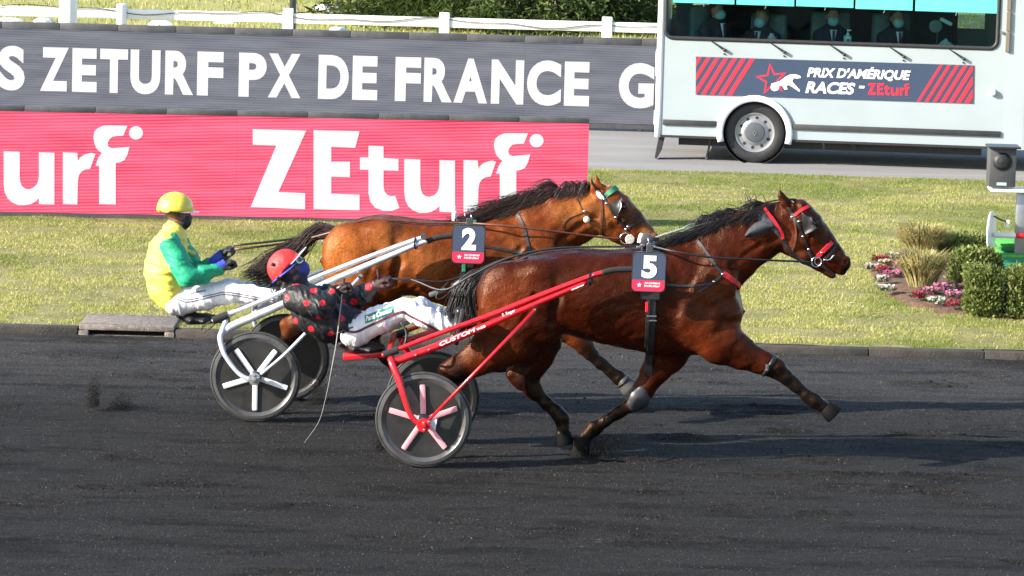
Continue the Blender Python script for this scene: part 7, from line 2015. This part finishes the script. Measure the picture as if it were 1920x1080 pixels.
def flowers(u, v, wpx, kind, label):
    c = G(u, v, ZG + .05); q = mpp(c[1]); R_ = wpx * q / 2
    t = thing('flower_clump', label, 'flowers', c, kind + ' flowers in the bed')
    pal = {'pink': [(.50, .14, .26), (.36, .08, .22), (.58, .26, .36)], 'red': [(.40, .02, .06), (.28, .01, .05), (.45, .06, .10)], 'white': [(.62, .60, .52), (.55, .50, .40), (.66, .62, .60)], 'cream': [(.72, .56, .28), (.70, .62, .40), (.6, .5, .3)]}[kind]
    V = []; F_ = []; C = []; Vl = []; Fl = []; Cl = []
    for k in range(60):
        a = g.uniform(0, 6.28); r = R_ * 1.25 * math.sqrt(g.random()); h = .02 + .05 * g.random(); p_ = c + np.array([math.cos(a) * r, math.sin(a) * r * .8, h]); tl = g.normal(0, .35, 3); nn_ = nrm(np.array([0, -.55, .9]) + tl); e1 = nrm(np.cross(nn_, (1, .2, 0))); e2 = np.cross(nn_, e1); cc = np.array(pal[g.integers(3)]) * g.uniform(.8, 1.15)
        for j in range(5):
            w = 2 * math.pi * j / 5; d1 = math.cos(w) * e1 + math.sin(w) * e2; d2 = -math.sin(w) * e1 + math.cos(w) * e2; i = len(V); V += [p_, p_ + d1 * .010 + d2 * .007 + nn_ * .004, p_ + d1 * .017 + nn_ * .005, p_ + d1 * .010 - d2 * .007 + nn_ * .004]; F_.append((i, i + 1, i + 2, i + 3)); C += [cc * .7, cc, cc, cc]
    for k in range(110):
        a = g.uniform(0, 6.28); r = R_ * 1.4 * math.sqrt(g.random()); p_ = c + np.array([math.cos(a) * r, math.sin(a) * r * .8, .01 + .04 * g.random()]); d = nrm(np.array([math.cos(a), math.sin(a), .5]) + g.normal(0, .3, 3)); s = nrm(np.cross(d, (0, 0, 1))) * .010; i = len(Vl); Vl += [p_, p_ + d * .02 + s, p_ + d * .045, p_ + d * .02 - s]; Fl.append((i, i + 1, i + 2, i + 3)); Cl += [np.array((.07, .12, .03)) * g.uniform(.6, 1.3)] * 4
    mobj('blossoms', V, F_, M['leaf'], t, col=np.array(C)); mobj('leaves', Vl, Fl, M['leaf'], t, col=np.array(Cl))
FL = ((1650, 492, 28, 'red'), (1656, 513, 24, 'red'), (1671, 520, 34, 'pink'), (1681, 502, 30, 'pink'), (1690, 486, 24, 'pink'), (1675, 487, 18, 'white'), (1634, 507, 24, 'white'), (1660, 500, 22, 'cream'), (1662, 548, 24, 'white'), (1655, 531, 18, 'white'), (1745, 553, 28, 'pink'), (1768, 546, 34, 'pink'), (1790, 560, 34, 'pink'), (1722, 562, 18, 'red'), (1755, 571, 30, 'white'), (1793, 577, 28, 'red'), (1806, 545, 16, 'pink'), (1830, 545, 16, 'pink'))
for side_, cond in (('left of the straw grass clumps', lambda u: u < 1700), ('in front of the green shrubs', lambda u: u >= 1700)):
    for kind_ in ('red', 'pink', 'white', 'cream'):
        row = sorted(f for f in FL if cond(f[0]) and f[3] == kind_)
        for i_f, (u, v, w, k) in enumerate(row):
            o_ = '' if len(row) == 1 else ('leftmost ' if i_f == 0 else 'rightmost ' if i_f == len(row) - 1 else ('second', 'third', 'fourth')[i_f - 1] + ' ')
            e_ = '' if len(row) == 1 or i_f in (0, len(row) - 1) else ' from the left'
            flowers(u, v, w, k, o_ + 'clump of ' + k + ' bedding flowers' + e_ + ' ' + side_)

# ---- loudspeaker stand, marker and green mats at the right edge
M['speaker_grey'] = mk('grey loudspeaker box', (.055, .058, .062), .55, var=.12, vs=6, bump=.1, bs=80)
Ysp = 12.0
sp = thing('loudspeaker', 'grey loudspeaker with round cone on a white shelf at the right edge', 'loudspeaker', W(1884, 352, Ysp))
P = lambda u, v, d=0: W(u, v, Ysp + d)
q = mpp(Ysp); cS = P(1880, 314)
b = MB(); b.box(cS + np.array([0, .12, 0]), (50 * q, .26, 74 * q), bev=.012); b.build('cabinet', M['speaker_grey'], sp, smooth=35)
b = MB(); b.lathe(P(1879.5, 303, -.012), (0, 1, 0), [(19 * q, 0), (17.5 * q, -.002), (16.5 * q, .012)], 30); b.build('cone_ring', M['speaker_grey'], sp, smooth=35)
b = MB(); b.lathe(P(1879.5, 303, -.018), (0, -1, 0), [(16.8 * q, 0), (9 * q, .002), (6 * q, .008), (0, .012)], 30); b.build('cone', M['black_rubber'], sp, smooth=True)
b = MB(); b.box(P(1881, 274.5, .10), (60 * q, .34, .02), bev=.004); b.build('rain_cover', M['black_plastic'], sp)
b = MB(); b.box(P(1878, 345, -.012), (18 * q, .004, 5 * q)); b.build('name_strip', M['pale_plastic'], sp)
st = thing('speaker_stand', 'pale steel stand with shelf carrying the loudspeaker', 'stand', P(1915, 440, .1))
b = MB(); b.box(P(1905, 355.5, .12), (100 * q, .32, .028), bev=.006); b.build('shelf', M['white_paint'], st)
zt = P(1915, 358)[2]; xb_ = P(1913, 400)[0]
b = MB(); b.box((xb_ + .02, Ysp + .12, (zt + ZG) / 2 - .02), (.10, .10, zt - ZG), bev=.01); b.build('post', M['dark_silver'], st, smooth=35)
b = MB(); b.box((xb_ + .02, Ysp + .12, ZG + .02), (.3, .3, .03), bev=.006); b.build('base_plate', M['dark_metal'], st)
mk_ = thing('round_marker', 'white disc seen nearly edge on, mounted on a red and white bar', 'marker', P(1860, 475))
dcen = P(1859, 435); b = MB(); b.lathe(dcen, (1, -.30, .02), [(0, -.012), (.205, -.012), (.215, 0), (.205, .012), (0, .012)], 36); b.build('disc', M['white_paint'], mk_, smooth=35)
for k, (u0, u1, m) in enumerate(((1863, 1904, 'white_paint'), (1904, 1945, 'red_paint'), (1945, 1990, 'white_paint'))):
    b = MB(); b.lathe(P(u0, 440.5 + (u0 - 1863) * .03), P(u1, 440.5 + (u1 - 1863) * .03) - P(u0, 440.5 + (u0 - 1863) * .03), [(.026, 0), (.026, np.linalg.norm(P(u1, 441) - P(u0, 441)))], 14); b.build('bar', M[m], mk_, smooth=35)
b = MB(); b.tube([P(1863, 405), P(1878, 413), P(1889, 416)], .008, 6); b.build('bracket', M['dark_metal'], mk_); b = MB(); b.box(P(1890, 420), (.03, .03, .08), bev=.005); b.build('bracket_foot', M['white_paint'], mk_)
b = MB(); b.box(P(1985, 480), (.06, .06, .5)); b.build('bar_post', M['dark_metal'], mk_)
M['mat_green'] = mk('bright green mat', (.06, .33, .05), .8, var=.25, vs=20, bump=.4, bs=60); M['mat_dark'] = mk('dark green board', (.01, .15, .075), .55, var=.15, vs=6)
gm = thing('green_steps', 'stack of green topped boards beside the shrubs at the right edge', 'steps', P(1930, 505))
for k, (v0, v1, u0, d, m) in enumerate(((456, 463, 1872, .25, 'mat_green'), (463, 470, 1876, .22, 'mat_dark'), (476, 482, 1874, .05, 'mat_green'), (482, 490, 1877, .02, 'mat_dark'), (492, 511, 1878, -.05, 'mat_dark'))):
    a, b_ = P(u0, v0, d), P(2000, v1 + (2000 - u0) * .027, d)
    b = MB(); b.box(((a[0] + b_[0]) / 2, Ysp + d + .2, (a[2] + P(u0, v1, d)[2]) / 2), (b_[0] - a[0], .5, abs(a[2] - P(u0, v1, d)[2])), bev=.008); b.build('board', M[m], gm, smooth=35)

# ---- loose cinders
M['cinder'] = mk('loose cinder', (.0055, .0052, .0052), .95, var=.4, vs=30)
def grains(P, s):
    n = len(P); d = g.normal(0, 1, (n, 4, 3)); d /= np.linalg.norm(d, axis=2)[:, :, None]; V = (P[:, None, :] + d * s[:, None, None]).reshape(-1, 3); i = np.arange(n)[:, None] * 4
    F_ = np.vstack([i + np.array([0, 1, 2]), i + np.array([0, 2, 3]), i + np.array([0, 3, 1]), i + np.array([1, 3, 2])]); return V, F_
n = 90000; X = g.uniform(-5.8, 5.8, n); Yp = g.uniform(-3.5, YK - .02, n); k = g.random(n) < .15 + .85 * np.clip((fbm(X * 1.1, Yp * 5, 4) - .52) * 9, 0, 1); X, Yp = X[k], Yp[k]
hx_ = []
for hx, hy, rx, ry, d in hoofs:
    k_ = int(260 * rx / .2); hx_.append(np.stack([hx + g.normal(0, rx * .8, k_), hy + g.normal(0, ry * 1.6, k_)], 1))
hx_ = np.vstack(hx_); hx_ = hx_[hx_[:, 1] < YK - .03]; X = np.concatenate([X, hx_[:, 0]]); Yp = np.concatenate([Yp, hx_[:, 1]])
Pq = np.stack([X, Yp, track_z(X, Yp) + .001], 1); V, F_ = grains(Pq, g.uniform(.002, .0075, len(X)) * (1 + 1.3 * (g.random(len(X)) < .05)))
tag(mobj('cinder_grains', V, F_, M['cinder']), 'loose dark cinders lying on the track', 'gravel', kind='stuff')
M['pale_stone'] = mk('pale grit', (.30, .29, .28), .8)
n = 700; X = g.uniform(-5.8, 5.8, n); Yp = g.uniform(-3.5, YK - .05, n); V, F_ = grains(np.stack([X, Yp, track_z(X, Yp) + .003], 1), g.uniform(.002, .0045, n)); tag(mobj('pale_grit', V, F_, M['pale_stone']), 'sparse pale grit on the dark track', 'gravel', kind='stuff')
def spray(u, v, Y, su, sv, n, up, label, drift=(0, 0)):
    c = W(u, v, Y); q = mpp(Y); t = np.abs(g.normal(0, 1, n)); P3 = np.stack([c[0] + (g.normal(0, su * .6, n) + drift[0] * t) * q, c[1] + g.normal(0, .06, n), np.maximum(.004, c[2] + (np.abs(g.normal(0, sv, n)) * up - drift[1] * t * 0) * q + drift[1] * t * q)], 1)
    V, F_ = grains(P3, g.uniform(.0018, .0062, n) * np.where(g.random(n) < .05, 1.8, 1)); tag(mobj('cinder_spray', V, F_, M['cinder'], loc=c), label, 'spray', kind='stuff')
spray(1100, 862, Y1 + .12, 26, 16, 5200, 1, 'dark cinders thrown up by the stamping hoof', (28, 14)); spray(172, 765, 2.2, 9, 24, 3000, 1, 'small plume of cinders at the left of the track', (4, 4)); spray(225, 765, 2.4, 26, 14, 1600, 1, 'thin cinder dust left of the white sulky')
spray(590, 762, 2.85, 16, 26, 2600, 1, 'cinders flung up behind the far wheel of the white sulky', (6, 8)); spray(712, 845, .3, 10, 12, 1400, 1, 'cinders flung up behind the red sulky wheel')
